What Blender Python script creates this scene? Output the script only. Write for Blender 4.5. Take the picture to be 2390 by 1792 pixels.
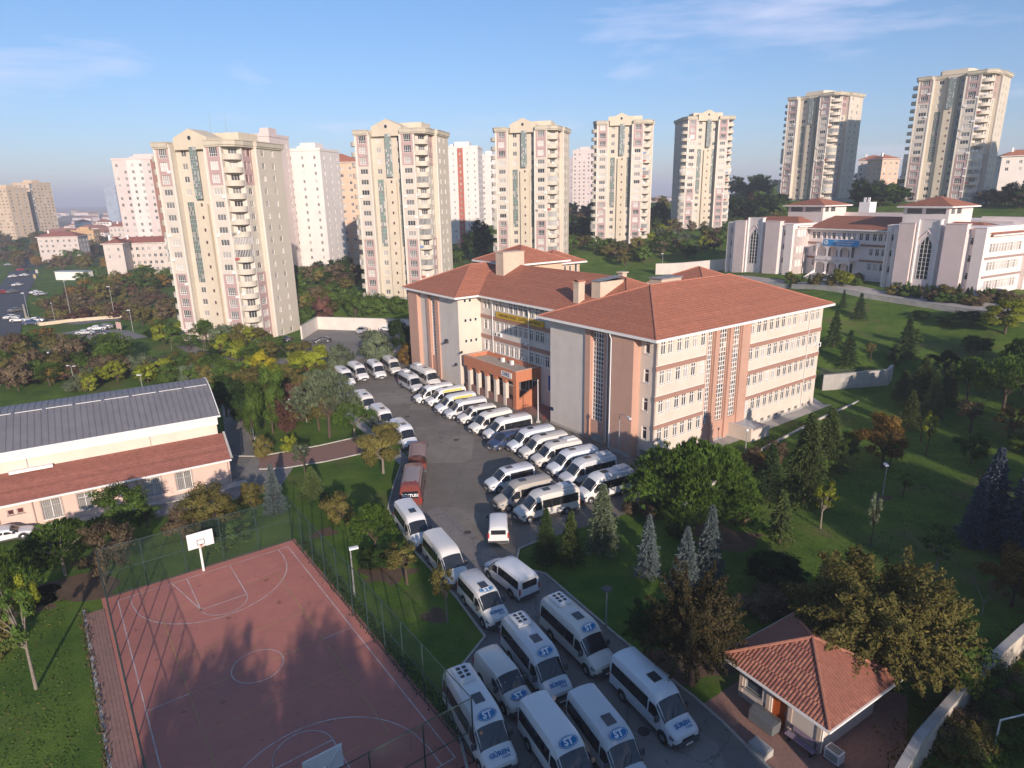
import bpy, bmesh, math, random
import numpy as np
from mathutils import Matrix, Vector
for _o in list(bpy.data.objects): bpy.data.objects.remove(_o)
SC = bpy.context.scene
COL = SC.collection
R = math.radians
random.seed(7)

# ---------------------------------------------------------------- camera
CAM_F, CAM_P, CAM_R, CAM_H = 1525.09, R(16.0919), R(-1.0331), 32.0   # focal length in photo pixels, pitch, roll, height
_c, _s = math.cos(CAM_R), math.sin(CAM_R)
_Rt = Vector((1, 0, 0)); _Fw = Vector((0, math.cos(CAM_P), -math.sin(CAM_P))); _Up = Vector((0, math.sin(CAM_P), math.cos(CAM_P)))
_cr = _c * _Rt + _s * _Up; _cu = -_s * _Rt + _c * _Up
cam = bpy.data.cameras.new('camera'); camo = bpy.data.objects.new('camera', cam); COL.objects.link(camo)
camo.matrix_world = Matrix(((_cr.x, _cu.x, -_Fw.x, 0), (_cr.y, _cu.y, -_Fw.y, 0), (_cr.z, _cu.z, -_Fw.z, CAM_H), (0, 0, 0, 1)))
cam.sensor_width = 36; cam.lens = 36 * CAM_F / 2390; cam.clip_start = .5; cam.clip_end = 30000
SC.camera = camo

# ---------------------------------------------------------------- sky, sun, exposure
SUN_AZ, SUN_EL = R(17.0), R(17.3)                 # the sun stands behind the camera, a little to its right
TO_SUN = Vector((math.sin(SUN_AZ) * math.cos(SUN_EL), -math.cos(SUN_AZ) * math.cos(SUN_EL), math.sin(SUN_EL)))
W = bpy.data.worlds.new('World'); SC.world = W; W.use_nodes = True
nt = W.node_tree; nt.nodes.clear()
def wn(t): return nt.nodes.new(t)
sky = wn('ShaderNodeTexSky'); sky.sky_type = 'NISHITA'; sky.sun_disc = False
sky.sun_elevation = SUN_EL; sky.sun_rotation = math.atan2(TO_SUN.x, TO_SUN.y)
sky.altitude = 100; sky.air_density = 1.0; sky.dust_density = .4; sky.ozone_density = 6.0
tc = wn('ShaderNodeTexCoord')
# thin streaked clouds over the whole sky dome
mp = wn('ShaderNodeMapping'); mp.inputs['Scale'].default_value = (1.6, 1.6, 9.0); mp.inputs['Rotation'].default_value = (0, R(8), 0)
nz = wn('ShaderNodeTexNoise'); nz.inputs['Scale'].default_value = 1.7; nz.inputs['Detail'].default_value = 7; nz.inputs['Roughness'].default_value = .58; nz.inputs['Distortion'].default_value = .35
rp = wn('ShaderNodeValToRGB'); rp.color_ramp.elements[0].position = .535; rp.color_ramp.elements[1].position = .80
rp.color_ramp.elements[0].color = (0, 0, 0, 1); rp.color_ramp.elements[1].color = (.62, .62, .62, 1)
cl = wn('ShaderNodeMixRGB'); cl.inputs['Color2'].default_value = (5.6, 5.3, 6.4, 1)
bg = wn('ShaderNodeBackground'); bg.inputs['Strength'].default_value = .135
ow = wn('ShaderNodeOutputWorld')
nt.links.new(tc.outputs['Generated'], mp.inputs['Vector']); nt.links.new(mp.outputs[0], nz.inputs['Vector'])
nt.links.new(nz.outputs['Fac'], rp.inputs['Fac']); nt.links.new(rp.outputs['Color'], cl.inputs['Fac'])
# milky autumn air: the sky dulls evenly towards the horizon, the same all the way round
sx = wn('ShaderNodeSeparateXYZ'); nt.links.new(tc.outputs['Generated'], sx.inputs[0]); er = wn('ShaderNodeValToRGB'); er.color_ramp.elements[0].position = .02; er.color_ramp.elements[0].color = (.90, .73, .71, 1); er.color_ramp.elements[1].position = .48; er.color_ramp.elements[1].color = (.93, .93, .87, 1)
nt.links.new(sx.outputs['Z'], er.inputs['Fac']); tn = wn('ShaderNodeMixRGB'); tn.blend_type = 'MULTIPLY'; tn.inputs[0].default_value = 1; nt.links.new(er.outputs['Color'], tn.inputs[2])
nt.links.new(sky.outputs[0], tn.inputs[1]); nt.links.new(tn.outputs[0], cl.inputs['Color1']); nt.links.new(cl.outputs[0], bg.inputs['Color']); nt.links.new(bg.outputs[0], ow.inputs['Surface'])
sl = bpy.data.lights.new('sun', 'SUN'); sl.energy = 4.4; sl.angle = R(.6); sl.color = (1.0, .835, .70)
so = bpy.data.objects.new('sun', sl); COL.objects.link(so); so.rotation_euler = TO_SUN.to_track_quat('Z', 'Y').to_euler(); so.location = (0, 0, 200)
SC.view_settings.view_transform = 'Standard'; SC.view_settings.look = 'None'; SC.view_settings.exposure = 0.52; SC.view_settings.gamma = 1
SC.view_settings.use_curve_mapping = False
SC.cycles.use_denoising = True
SC.cycles.max_bounces = 6; SC.cycles.transparent_max_bounces = 24; SC.cycles.volume_bounces = 0
SC.cycles.use_adaptive_sampling = True; SC.cycles.adaptive_threshold = .02

# ---------------------------------------------------------------- photo pixels -> places on the ground
def ray(px, py):
    x, y = px - 1195.0, 896.0 - py
    x, y = _c * x - _s * y, _s * x + _c * y
    d = _Rt * (x / CAM_F) + _Fw + _Up * (y / CAM_F)
    return d
def gz(px, py, z=0.0):
    d = ray(px, py); t = (z - CAM_H) / d.z
    return Vector((d.x * t, d.y * t, z))
def sstep(a, b, x):
    t = np.clip((x - a) / (b - a), 0, 1); return t * t * (3 - 2 * t)
FLAT = np.array([(-62, -60), (45, -60), (62, 20), (58, 62), (52, 93), (16, 150), (-24, 160), (-52, 166), (-70, 168), (-110, 182), (-112, 100), (-90, 40)], float)
CTRL = np.array([(-40, 200, 4.2), (-75, 172, 0), (-20, 180, 3.5), (0, 226, 7.6), (36, 262, 12.6), (88, 292, 16.8), (135, 328, 27.5), (163, 275, 27), (200, 230, 26), (78, 155, 10.4), (99, 138, 10.2), (75, 180, 10.4), (110, 160, 10.5), (118, 120, 9.5),
    (64, 172, 8.6), (60, 150, 7.5), (84, 142, 8.6), (97, 122, 8.6), (70, 120, 4.5), (64, 104, 1.4), (80, 100, 3.4), (100, 90, 4.5), (75, 70, .8), (90, 50, 1.5), (130, 90, 7), (150, 190, 20), (40, 200, 7), (30, 165, 4), (180, 420, 33), (90, 420, 26), (20, 380, 17), (-60, 330, 8), (60, 20, 0), (80, -20, 0),
    (-130, 180, -.5), (-140, 240, -1), (-110, 300, 0), (-200, 320, -2), (-260, 420, -5), (-120, 420, 2), (-60, 520, 6), (-300, 250, -3), (-160, 120, 0), (-150, 40, 0), (-100, -40, 0), (100, 700, 22), (-300, 800, -10), (300, 600, 40), (350, 300, 42), (400, 100, 25), (600, 900, 30), (-800, 1100, -18), (-1500, 3000, -22), (0, 3000, -5), (1500, 3000, 10), (0, 8000, -20), (-6000, 9000, -25), (6000, 9000, 0)], float)
def terr(x, y):
    x = np.atleast_1d(np.asarray(x, float)); y = np.atleast_1d(np.asarray(y, float))
    d2 = (x[:, None] - CTRL[None, :, 0]) ** 2 + (y[:, None] - CTRL[None, :, 1]) ** 2
    w = 1 / (d2 + 60) ** 1.6
    z = (w * CTRL[None, :, 2]).sum(1) / w.sum(1)
    dist = np.full(x.shape, 1e9); ins = np.zeros(x.shape, bool)
    n = len(FLAT)
    for i in range(n):
        a = FLAT[i]; b = FLAT[(i + 1) % n]; e = b - a
        t = np.clip(((x - a[0]) * e[0] + (y - a[1]) * e[1]) / (e @ e), 0, 1)
        dist = np.minimum(dist, np.hypot(x - a[0] - t * e[0], y - a[1] - t * e[1]))
        cond = ((a[1] > y) != (b[1] > y)) & (x < (b[0] - a[0]) * (y - a[1]) / (b[1] - a[1] + 1e-12) + a[0])
        ins ^= cond
    dist[ins] = 0
    return z * sstep(0, 22, dist)
def T(x, y): return float(terr(x, y)[0])
def g(px, py):                                    # the ground seen at this pixel of the photograph
    d = ray(px, py)
    ts = np.concatenate([np.arange(20, 420, 1.5), np.arange(420, 3000, 12)])
    zs = CAM_H + d.z * ts - terr(d.x * ts, d.y * ts)
    k = np.argmax(zs < 0)
    if zs[k] >= 0: k = len(ts) - 1
    t0, t1 = ts[max(k - 1, 0)], ts[k]
    for _ in range(12):
        tm = (t0 + t1) / 2
        if CAM_H + d.z * tm - T(d.x * tm, d.y * tm) < 0: t1 = tm
        else: t0 = tm
    return Vector((d.x * t1, d.y * t1, T(d.x * t1, d.y * t1)))
K2 = 2390 / 2212
def gd(x, y): return g(x * K2, y * K2)
def zat(p, py):                                   # height above place p that the photograph shows at image row py
    lo, hi = -60.0, 160.0
    for _ in range(40):
        m = (lo + hi) / 2
        v = Vector((p[0], p[1], m - CAM_H)); dd = v.dot(_Fw); x = v.dot(_Rt) / dd; y = v.dot(_Up) / dd
        yy = -_s * x + _c * y
        if 896 - CAM_F * yy > py: lo = m
        else: hi = m
    return (lo + hi) / 2
def gauss(a, b): return random.gauss(a, b)
# ---------------------------------------------------------------- materials
MATS = {}
def mat(name, col, rough=.8, var=.12, scale=1.5, detail=4, bump=0.0, bscale=8.0, metal=0.0, spec=.3, dirt=None, dirt_amt=.0, dirt_scale=.35, streak=0.0, cracks=0.0, patch=0.0, island=0.0):
    if name in MATS: return MATS[name]
    m = bpy.data.materials.new(name); m.use_nodes = True; n = m.node_tree; N = n.nodes; L = n.links
    b = N['Principled BSDF']; b.inputs['Roughness'].default_value = rough; b.inputs['Metallic'].default_value = metal
    b.inputs['Specular IOR Level'].default_value = spec
    geo = N.new('ShaderNodeNewGeometry')
    nz = N.new('ShaderNodeTexNoise'); nz.inputs['Scale'].default_value = scale; nz.inputs['Detail'].default_value = detail; nz.inputs['Roughness'].default_value = .65
    L.new(geo.outputs['Position'], nz.inputs['Vector'])
    mr = N.new('ShaderNodeMapRange'); mr.inputs['From Min'].default_value = .3; mr.inputs['From Max'].default_value = .7
    mr.inputs['To Min'].default_value = 1 - var; mr.inputs['To Max'].default_value = 1 + var
    L.new(nz.outputs['Fac'], mr.inputs['Value'])
    mx = N.new('ShaderNodeMixRGB'); mx.blend_type = 'MULTIPLY'; mx.inputs['Fac'].default_value = 1; mx.inputs['Color1'].default_value = (*col, 1)
    L.new(mr.outputs[0], mx.inputs['Color2'])
    out = mx.outputs[0]
    if dirt is not None:
        n2 = N.new('ShaderNodeTexNoise'); n2.inputs['Scale'].default_value = dirt_scale; n2.inputs['Detail'].default_value = 6; n2.inputs['Roughness'].default_value = .6
        if streak:
            mp = N.new('ShaderNodeMapping'); mp.inputs['Scale'].default_value = (1, 1, streak); L.new(geo.outputs['Position'], mp.inputs['Vector']); L.new(mp.outputs[0], n2.inputs['Vector'])
        else: L.new(geo.outputs['Position'], n2.inputs['Vector'])
        r2 = N.new('ShaderNodeMapRange'); r2.inputs['From Min'].default_value = .45; r2.inputs['From Max'].default_value = .72; r2.inputs['To Max'].default_value = dirt_amt
        L.new(n2.outputs['Fac'], r2.inputs['Value'])
        m2 = N.new('ShaderNodeMixRGB'); m2.inputs['Color2'].default_value = (*dirt, 1); L.new(r2.outputs[0], m2.inputs['Fac']); L.new(out, m2.inputs['Color1']); out = m2.outputs[0]
    if island:                                         # each tile course its own firing
        ri = N.new('ShaderNodeMapRange'); ri.inputs['To Min'].default_value = 1 - island; ri.inputs['To Max'].default_value = 1 + island; L.new(geo.outputs['Random Per Island'], ri.inputs['Value']); mi_ = N.new('ShaderNodeMixRGB'); mi_.blend_type = 'MULTIPLY'; mi_.inputs['Fac'].default_value = 1; L.new(out, mi_.inputs['Color1']); L.new(ri.outputs[0], mi_.inputs['Color2']); out = mi_.outputs[0]
    if patch:                                          # resurfaced patches and oil stains
        v1 = N.new('ShaderNodeTexVoronoi'); v1.inputs['Scale'].default_value = .11; v1.distance = 'CHEBYCHEV'; L.new(geo.outputs['Position'], v1.inputs['Vector'])
        r1 = N.new('ShaderNodeMapRange'); r1.inputs['From Min'].default_value = .35; r1.inputs['From Max'].default_value = .9; r1.inputs['To Min'].default_value = 1 - patch; r1.inputs['To Max'].default_value = 1 + patch; sp = N.new('ShaderNodeSeparateColor'); L.new(v1.outputs['Color'], sp.inputs[0]); L.new(sp.outputs[0], r1.inputs['Value'])
        m4 = N.new('ShaderNodeMixRGB'); m4.blend_type = 'MULTIPLY'; m4.inputs['Fac'].default_value = 1; L.new(out, m4.inputs['Color1']); L.new(r1.outputs[0], m4.inputs['Color2']); out = m4.outputs[0]
        n5 = N.new('ShaderNodeTexNoise'); n5.inputs['Scale'].default_value = .9; n5.inputs['Detail'].default_value = 3; L.new(geo.outputs['Position'], n5.inputs['Vector']); r5 = N.new('ShaderNodeMapRange'); r5.inputs['From Min'].default_value = .66; r5.inputs['From Max'].default_value = .74; r5.inputs['To Min'].default_value = 1; r5.inputs['To Max'].default_value = .55; L.new(n5.outputs['Fac'], r5.inputs['Value'])
        m5 = N.new('ShaderNodeMixRGB'); m5.blend_type = 'MULTIPLY'; m5.inputs['Fac'].default_value = 1; L.new(out, m5.inputs['Color1']); L.new(r5.outputs[0], m5.inputs['Color2']); out = m5.outputs[0]
    if cracks:
        nd = N.new('ShaderNodeTexNoise'); nd.inputs['Scale'].default_value = 1.2; L.new(geo.outputs['Position'], nd.inputs['Vector']); ad = N.new('ShaderNodeMixRGB'); ad.blend_type = 'ADD'; ad.inputs['Fac'].default_value = .9; L.new(geo.outputs['Position'], ad.inputs['Color1']); L.new(nd.outputs['Color'], ad.inputs['Color2'])
        v2 = N.new('ShaderNodeTexVoronoi'); v2.feature = 'DISTANCE_TO_EDGE'; v2.inputs['Scale'].default_value = .16; L.new(ad.outputs[0], v2.inputs['Vector']); r6 = N.new('ShaderNodeMapRange'); r6.inputs['From Max'].default_value = .008; r6.inputs['To Min'].default_value = 1 - cracks; r6.inputs['To Max'].default_value = 1; L.new(v2.outputs['Distance'], r6.inputs['Value'])
        m6 = N.new('ShaderNodeMixRGB'); m6.blend_type = 'MULTIPLY'; m6.inputs['Fac'].default_value = 1; L.new(out, m6.inputs['Color1']); L.new(r6.outputs[0], m6.inputs['Color2']); out = m6.outputs[0]
    L.new(out, b.inputs['Base Color'])
    if bump:
        n3 = N.new('ShaderNodeTexNoise'); n3.inputs['Scale'].default_value = bscale; n3.inputs['Detail'].default_value = 5; L.new(geo.outputs['Position'], n3.inputs['Vector'])
        bp = N.new('ShaderNodeBump'); bp.inputs['Strength'].default_value = bump; bp.inputs['Distance'].default_value = .05; L.new(n3.outputs['Fac'], bp.inputs['Height']); L.new(bp.outputs[0], b.inputs['Normal'])
    MATS[name] = m; return m
def leafmat(name, c1, c2, trans=.25, obj_var=.25):
    if name in MATS: return MATS[name]
    m = bpy.data.materials.new(name); m.use_nodes = True; n = m.node_tree; N = n.nodes; L = n.links
    N.remove(N['Principled BSDF'])
    geo = N.new('ShaderNodeNewGeometry'); oi = N.new('ShaderNodeObjectInfo')
    ramp = N.new('ShaderNodeValToRGB'); ramp.color_ramp.elements[0].color = (*c1, 1); ramp.color_ramp.elements[1].color = (*c2, 1)
    L.new(geo.outputs['Random Per Island'], ramp.inputs['Fac'])
    mr = N.new('ShaderNodeMapRange'); mr.inputs['To Min'].default_value = 1 - obj_var; mr.inputs['To Max'].default_value = 1 + obj_var; L.new(oi.outputs['Random'], mr.inputs['Value'])
    mx = N.new('ShaderNodeMixRGB'); mx.blend_type = 'MULTIPLY'; mx.inputs['Fac'].default_value = 1; L.new(ramp.outputs[0], mx.inputs['Color1']); at = N.new('ShaderNodeAttribute'); at.attribute_name = 'tint'; mm = N.new('ShaderNodeMath'); mm.operation = 'MULTIPLY'; L.new(mr.outputs[0], mm.inputs[0]); L.new(at.outputs['Fac'], mm.inputs[1]); L.new(mm.outputs[0], mx.inputs['Color2'])
    d = N.new('ShaderNodeBsdfDiffuse'); t = N.new('ShaderNodeBsdfTranslucent'); L.new(mx.outputs[0], d.inputs['Color']); L.new(mx.outputs[0], t.inputs['Color'])
    ms = N.new('ShaderNodeMixShader'); ms.inputs['Fac'].default_value = trans; L.new(d.outputs[0], ms.inputs[1]); L.new(t.outputs[0], ms.inputs[2])
    L.new(ms.outputs[0], N['Material Output'].inputs['Surface'])
    MATS[name] = m; return m
def glassmat(name, col, rough=.08, spec=.5):
    if name in MATS: return MATS[name]
    m = bpy.data.materials.new(name); m.use_nodes = True; b = m.node_tree.nodes['Principled BSDF']
    b.inputs['Base Color'].default_value = (*col, 1); b.inputs['Roughness'].default_value = rough; b.inputs['Specular IOR Level'].default_value = spec
    oi = m.node_tree.nodes.new('ShaderNodeObjectInfo'); mr = m.node_tree.nodes.new('ShaderNodeMapRange'); mr.inputs['To Min'].default_value = .55; mr.inputs['To Max'].default_value = 1.45
    mx = m.node_tree.nodes.new('ShaderNodeMixRGB'); mx.blend_type = 'MULTIPLY'; mx.inputs['Fac'].default_value = 1; mx.inputs['Color1'].default_value = (*col, 1)
    m.node_tree.links.new(oi.outputs['Random'], mr.inputs['Value']); m.node_tree.links.new(mr.outputs[0], mx.inputs['Color2']); m.node_tree.links.new(mx.outputs[0], b.inputs['Base Color'])
    MATS[name] = m; return m
def meshmat(name, col, cover=.3):                 # chain-link wire seen from afar: part wire, part air
    m = bpy.data.materials.new(name); m.use_nodes = True; n = m.node_tree; b = n.nodes['Principled BSDF']; b.inputs['Base Color'].default_value = (*col, 1); b.inputs['Roughness'].default_value = .6
    tr = n.nodes.new('ShaderNodeBsdfTransparent'); ms = n.nodes.new('ShaderNodeMixShader'); ms.inputs[0].default_value = cover
    n.links.new(tr.outputs[0], ms.inputs[1]); n.links.new(b.outputs[0], ms.inputs[2]); n.links.new(ms.outputs[0], n.nodes['Material Output'].inputs['Surface'])
    MATS[name] = m; return m

# ---------------------------------------------------------------- mesh building
class MB:
    def __init__(s): s.v = []; s.f = []; s.m = []
    def poly(s, pts, mi=0):
        i = len(s.v); s.v.extend([tuple(p) for p in pts]); s.f.append(tuple(range(i, i + len(pts)))); s.m.append(mi); return s
    def box(s, x0, x1, y0, y1, z0, z1, mi=0):
        i = len(s.v)
        s.v += [(x0, y0, z0), (x1, y0, z0), (x1, y1, z0), (x0, y1, z0), (x0, y0, z1), (x1, y0, z1), (x1, y1, z1), (x0, y1, z1)]
        s.f += [(i, i + 3, i + 2, i + 1), (i + 4, i + 5, i + 6, i + 7), (i, i + 1, i + 5, i + 4), (i + 1, i + 2, i + 6, i + 5), (i + 2, i + 3, i + 7, i + 6), (i + 3, i, i + 4, i + 7)]
        s.m += [mi] * 6; return s
    def prism(s, pts, z0, z1, mi=0, top=None):    # pts counter-clockwise from above
        n = len(pts); i = len(s.v); s.v += [(p[0], p[1], z0) for p in pts] + [(p[0], p[1], z1) for p in pts]
        for k in range(n): s.f.append((i + k, i + (k + 1) % n, i + n + (k + 1) % n, i + n + k)); s.m.append(mi)
        s.f.append(tuple(i + n + k for k in range(n))); s.m.append(mi if top is None else top)
        s.f.append(tuple(i + k for k in reversed(range(n)))); s.m.append(mi); return s
    def tube(s, p0, p1, r0, r1=None, n=8, mi=0, caps=True):
        r1 = r0 if r1 is None else r1
        p0 = Vector(p0); p1 = Vector(p1); d = (p1 - p0)
        if d.length < 1e-6: return s
        q = d.to_track_quat('Z', 'Y'); i = len(s.v)
        for p, r in ((p0, r0), (p1, r1)):
            for k in range(n):
                a = 2 * math.pi * k / n; w = p + q @ Vector((math.cos(a) * r, math.sin(a) * r, 0)); s.v.append(tuple(w))
        for k in range(n): s.f.append((i + k, i + (k + 1) % n, i + n + (k + 1) % n, i + n + k)); s.m.append(mi)
        if caps:
            s.f.append(tuple(i + k for k in reversed(range(n)))); s.m.append(mi); s.f.append(tuple(i + n + k for k in range(n))); s.m.append(mi)
        return s
    def path(s, pts, r, n=6, mi=0):
        for a, b in zip(pts, pts[1:]): s.tube(a, b, r, r, n, mi)
        return s
    def mesh(s, name, mats, smooth=None):
        me = bpy.data.meshes.new(name); me.from_pydata(s.v, [], s.f)
        for m in (mats if isinstance(mats, (list, tuple)) else [mats]): me.materials.append(m)
        me.polygons.foreach_set('material_index', s.m)
        if smooth is not None:
            me.polygons.foreach_set('use_smooth', [True] * len(s.f)); me.update()
            try: me.set_sharp_from_angle(angle=R(smooth))
            except Exception: pass
        me.update(); return me
    def build(s, name, mats, parent=None, loc=(0, 0, 0), rz=0, smooth=None): return ob(name, s.mesh(name, mats, smooth), parent, loc, rz)
def ob(name, me, parent=None, loc=(0, 0, 0), rz=0, sc=None):
    o = bpy.data.objects.new(name, me); COL.objects.link(o); o.location = loc
    if rz: o.rotation_euler = (0, 0, rz)
    if sc is not None: o.scale = sc if hasattr(sc, '__len__') else (sc, sc, sc)
    if parent is not None: o.parent = parent
    return o
def tag(o, label=None, cat=None, group=None, kind=None):
    if label: o['label'] = label
    if cat: o['category'] = cat
    if group: o['group'] = group
    if kind: o['kind'] = kind
    return o
def thing(name, label, cat, loc=(0, 0, 0), rz=0, group=None): return tag(ob(name, None, None, loc, rz), label, cat, group)
def copy_tree(o, parent=None):
    c = o.copy(); COL.objects.link(c); c.parent = parent
    for ch in o.children: copy_tree(ch, c)
    return c
def wall_open(mb, o, d, length, z0, z1, opens, depth=.2, mi=0, rmi=None, nrm=None):
    """A wall standing at o, running along unit vector d (2D), with rectangular openings (a0,a1,b0,b1) and reveals going inward."""
    rmi = mi if rmi is None else rmi
    nx, ny = (d[1], -d[0])                          # outward normal: right of the direction of travel
    xs = sorted({0, length, *[round(q, 4) for w in opens for q in w[:2]]}); zs = sorted({z0, z1, *[round(q, 4) for w in opens for q in w[2:4]]})
    xs = [x for x in xs if -1e-6 <= x <= length + 1e-6]; zs = [z for z in zs if z0 - 1e-6 <= z <= z1 + 1e-6]
    P = lambda a, z, k=0: (o[0] + d[0] * a - nx * k, o[1] + d[1] * a - ny * k, z)
    for j in range(len(zs) - 1):
        zc = (zs[j] + zs[j + 1]) / 2; run = None
        for i in range(len(xs) - 1):
            xc = (xs[i] + xs[i + 1]) / 2
            hole = any(w[0] < xc < w[1] and w[2] < zc < w[3] for w in opens)
            if not hole and run is None: run = xs[i]
            if run is not None and (hole or i == len(xs) - 2):
                e = xs[i] if hole else xs[i + 1]
                mb.poly([P(run, zs[j]), P(e, zs[j]), P(e, zs[j + 1]), P(run, zs[j + 1])], mi); run = None
    for w in opens:
        a0, a1, b0, b1 = w[:4]
        mb.poly([P(a0, b0), P(a1, b0), P(a1, b0, depth), P(a0, b0, depth)], rmi); mb.poly([P(a0, b1, depth), P(a1, b1, depth), P(a1, b1), P(a0, b1)], rmi)
        mb.poly([P(a0, b0, depth), P(a0, b1, depth), P(a0, b1), P(a0, b0)], rmi); mb.poly([P(a1, b0), P(a1, b1), P(a1, b1, depth), P(a1, b0, depth)], rmi)
_wc = {}
def window_mesh(w, h, cols, rows, fm, t=.07, sill=True, key='', y=0.0):
    """Frame bars of a window in its own x-z plane, bottom centre at the origin, outside towards -y. rows: heights of the transoms."""
    k = ('f', w, h, cols, tuple(rows), fm.name, t, sill)
    if k in _wc: return _wc[k]
    mb = MB()
    mb.box(-w / 2, w / 2, -.05, .03, 0, t); mb.box(-w / 2, w / 2, -.05, .03, h - t, h); mb.box(-w / 2, -w / 2 + t, -.05, .03, t, h - t); mb.box(w / 2 - t, w / 2, -.05, .03, t, h - t)
    for c in range(1, cols): x = -w / 2 + w * c / cols; mb.box(x - t / 2, x + t / 2, -.045, .025, t, h - t)
    for r in rows: mb.box(-w / 2 + t, w / 2 - t, -.04, .02, r - t / 2, r + t / 2)
    if sill: mb.box(-w / 2 - .08, w / 2 + .08, -.24, .03, -.07, 0)
    _wc[k] = mb.mesh('window', fm); return _wc[k]
def pane_mesh(w, h, gm):
    k = ('p', w, h, gm.name)
    if k in _wc: return _wc[k]
    _wc[k] = MB().poly([(-w / 2 + .02, .008, .02), (w / 2 - .02, .008, .02), (w / 2 - .02, .008, h - .02), (-w / 2 + .02, .008, h - .02)]).mesh('pane', gm); return _wc[k]
def window_one(w, h, cols, rows, fm, gm, t=.07):     # frame and glass in one mesh, for the far buildings
    k = ('o', w, h, cols, tuple(rows), fm.name, gm.name)
    if k in _wc: return _wc[k]
    mb = MB()
    mb.box(-w / 2, w / 2, -.04, .03, 0, t); mb.box(-w / 2, w / 2, -.04, .03, h - t, h); mb.box(-w / 2, -w / 2 + t, -.04, .03, t, h - t); mb.box(w / 2 - t, w / 2, -.04, .03, t, h - t)
    for c in range(1, cols): x = -w / 2 + w * c / cols; mb.box(x - t / 2, x + t / 2, -.035, .025, t, h - t)
    for r in rows: mb.box(-w / 2 + t, w / 2 - t, -.03, .02, r - t / 2, r + t / 2)
    mb.poly([(-w / 2 + .02, .008, .02), (w / 2 - .02, .008, .02), (w / 2 - .02, .008, h - .02), (-w / 2 + .02, .008, h - .02)], 1)
    _wc[k] = mb.mesh('window', [fm, gm]); return _wc[k]
def courses(mb, p_eave0, p_eave1, p_top0, p_top1, step=.46, lift=.07, mi=0):
    """Lapped tile courses on a roof slope given by its eave line and its top line."""
    a0, a1, b0, b1 = map(Vector, (p_eave0, p_eave1, p_top0, p_top1))
    L = ((b0 + b1) / 2 - (a0 + a1) / 2).length; n = max(2, int(L / step))
    nrm = (a1 - a0).cross((b0 + b1) / 2 - (a0 + a1) / 2).normalized()
    if nrm.z < 0: nrm = -nrm
    up = nrm * lift
    for i in range(n):
        f0, f1 = i / n, (i + 1) / n
        c0, c1 = a0.lerp(b0, f0), a1.lerp(b1, f0); d0, d1 = a0.lerp(b0, f1), a1.lerp(b1, f1)
        mb.poly([c0 + up, c1 + up, d1 + up * .1, d0 + up * .1], mi); mb.poly([c0 - up * .2, c1 - up * .2, c1 + up, c0 + up], mi)
def text_mesh(s, size, mat_, depth=.004, bold=0.0):
    cu = bpy.data.curves.new('lettering', 'FONT'); cu.body = s; cu.size = size; cu.extrude = depth; cu.align_x = 'CENTER'; cu.align_y = 'CENTER'; cu.offset = bold; cu.resolution_u = 2
    o = bpy.data.objects.new('lettering', cu); COL.objects.link(o)
    dg = bpy.context.evaluated_depsgraph_get(); me = bpy.data.meshes.new_from_object(o.evaluated_get(dg)); me.name = 'lettering'
    bpy.data.objects.remove(o); bpy.data.curves.remove(cu)
    me.materials.clear(); me.materials.append(mat_); return me
# ---------------------------------------------------------------- palette
cream = mat('cream_render', (.66, .575, .49), .9, .05, .6, bump=.05, bscale=20, dirt=(.42, .36, .30), dirt_amt=.22, dirt_scale=.5, streak=.25)
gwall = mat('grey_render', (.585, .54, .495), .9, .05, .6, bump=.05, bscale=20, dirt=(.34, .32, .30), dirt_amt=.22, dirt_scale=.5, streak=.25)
orange = mat('orange_render', (.51, .31, .235), .9, .05, .8, bump=.05, bscale=20, dirt=(.34, .20, .15), dirt_amt=.25, dirt_scale=.5, streak=.25)
band = mat('brown_band', (.35, .20, .155), .85, .06, 1)
terra = mat('terracotta_porch', (.50, .195, .105), .85, .06, 1, dirt=(.40, .16, .09), dirt_amt=.3, streak=.3)
tile = mat('roof_tile', (.41, .165, .100), .75, .16, 2.2, detail=6, dirt=(.30, .125, .085), dirt_amt=.4, dirt_scale=.6, island=.07)
white = mat('white_frame', (.78, .76, .73), .5, .04, 2)
concrete = mat('concrete', (.40, .38, .355), .9, .12, .9, bump=.1, dirt=(.22, .20, .18), dirt_amt=.4, dirt_scale=.6)
pink = mat('pink_panel', (.44, .305, .295), .9, .05, .5)
ytow = mat('yellow_tower_render', (.575, .52, .435), .9, .05, .25, dirt=(.46, .42, .34), dirt_amt=.35, dirt_scale=.12, streak=.2)
ytow2 = mat('pale_tower_render', (.60, .54, .47), .9, .05, .25, dirt=(.46, .43, .38), dirt_amt=.3, dirt_scale=.12, streak=.2)
dark_glass = glassmat('dark_glass', (.035, .04, .045)); curtain = glassmat('curtained_glass', (.40, .38, .36), .25, .4); mid_glass = glassmat('half_drawn_glass', (.14, .14, .14), .15)
green_glass = glassmat('green_glass', (.12, .19, .17), .15)
dkmetal = mat('dark_metal', (.06, .065, .07), .5, .1, 3, metal=.3); steel = mat('grey_steel', (.42, .43, .44), .45, .08, 3, metal=.5)
grass = None
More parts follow.
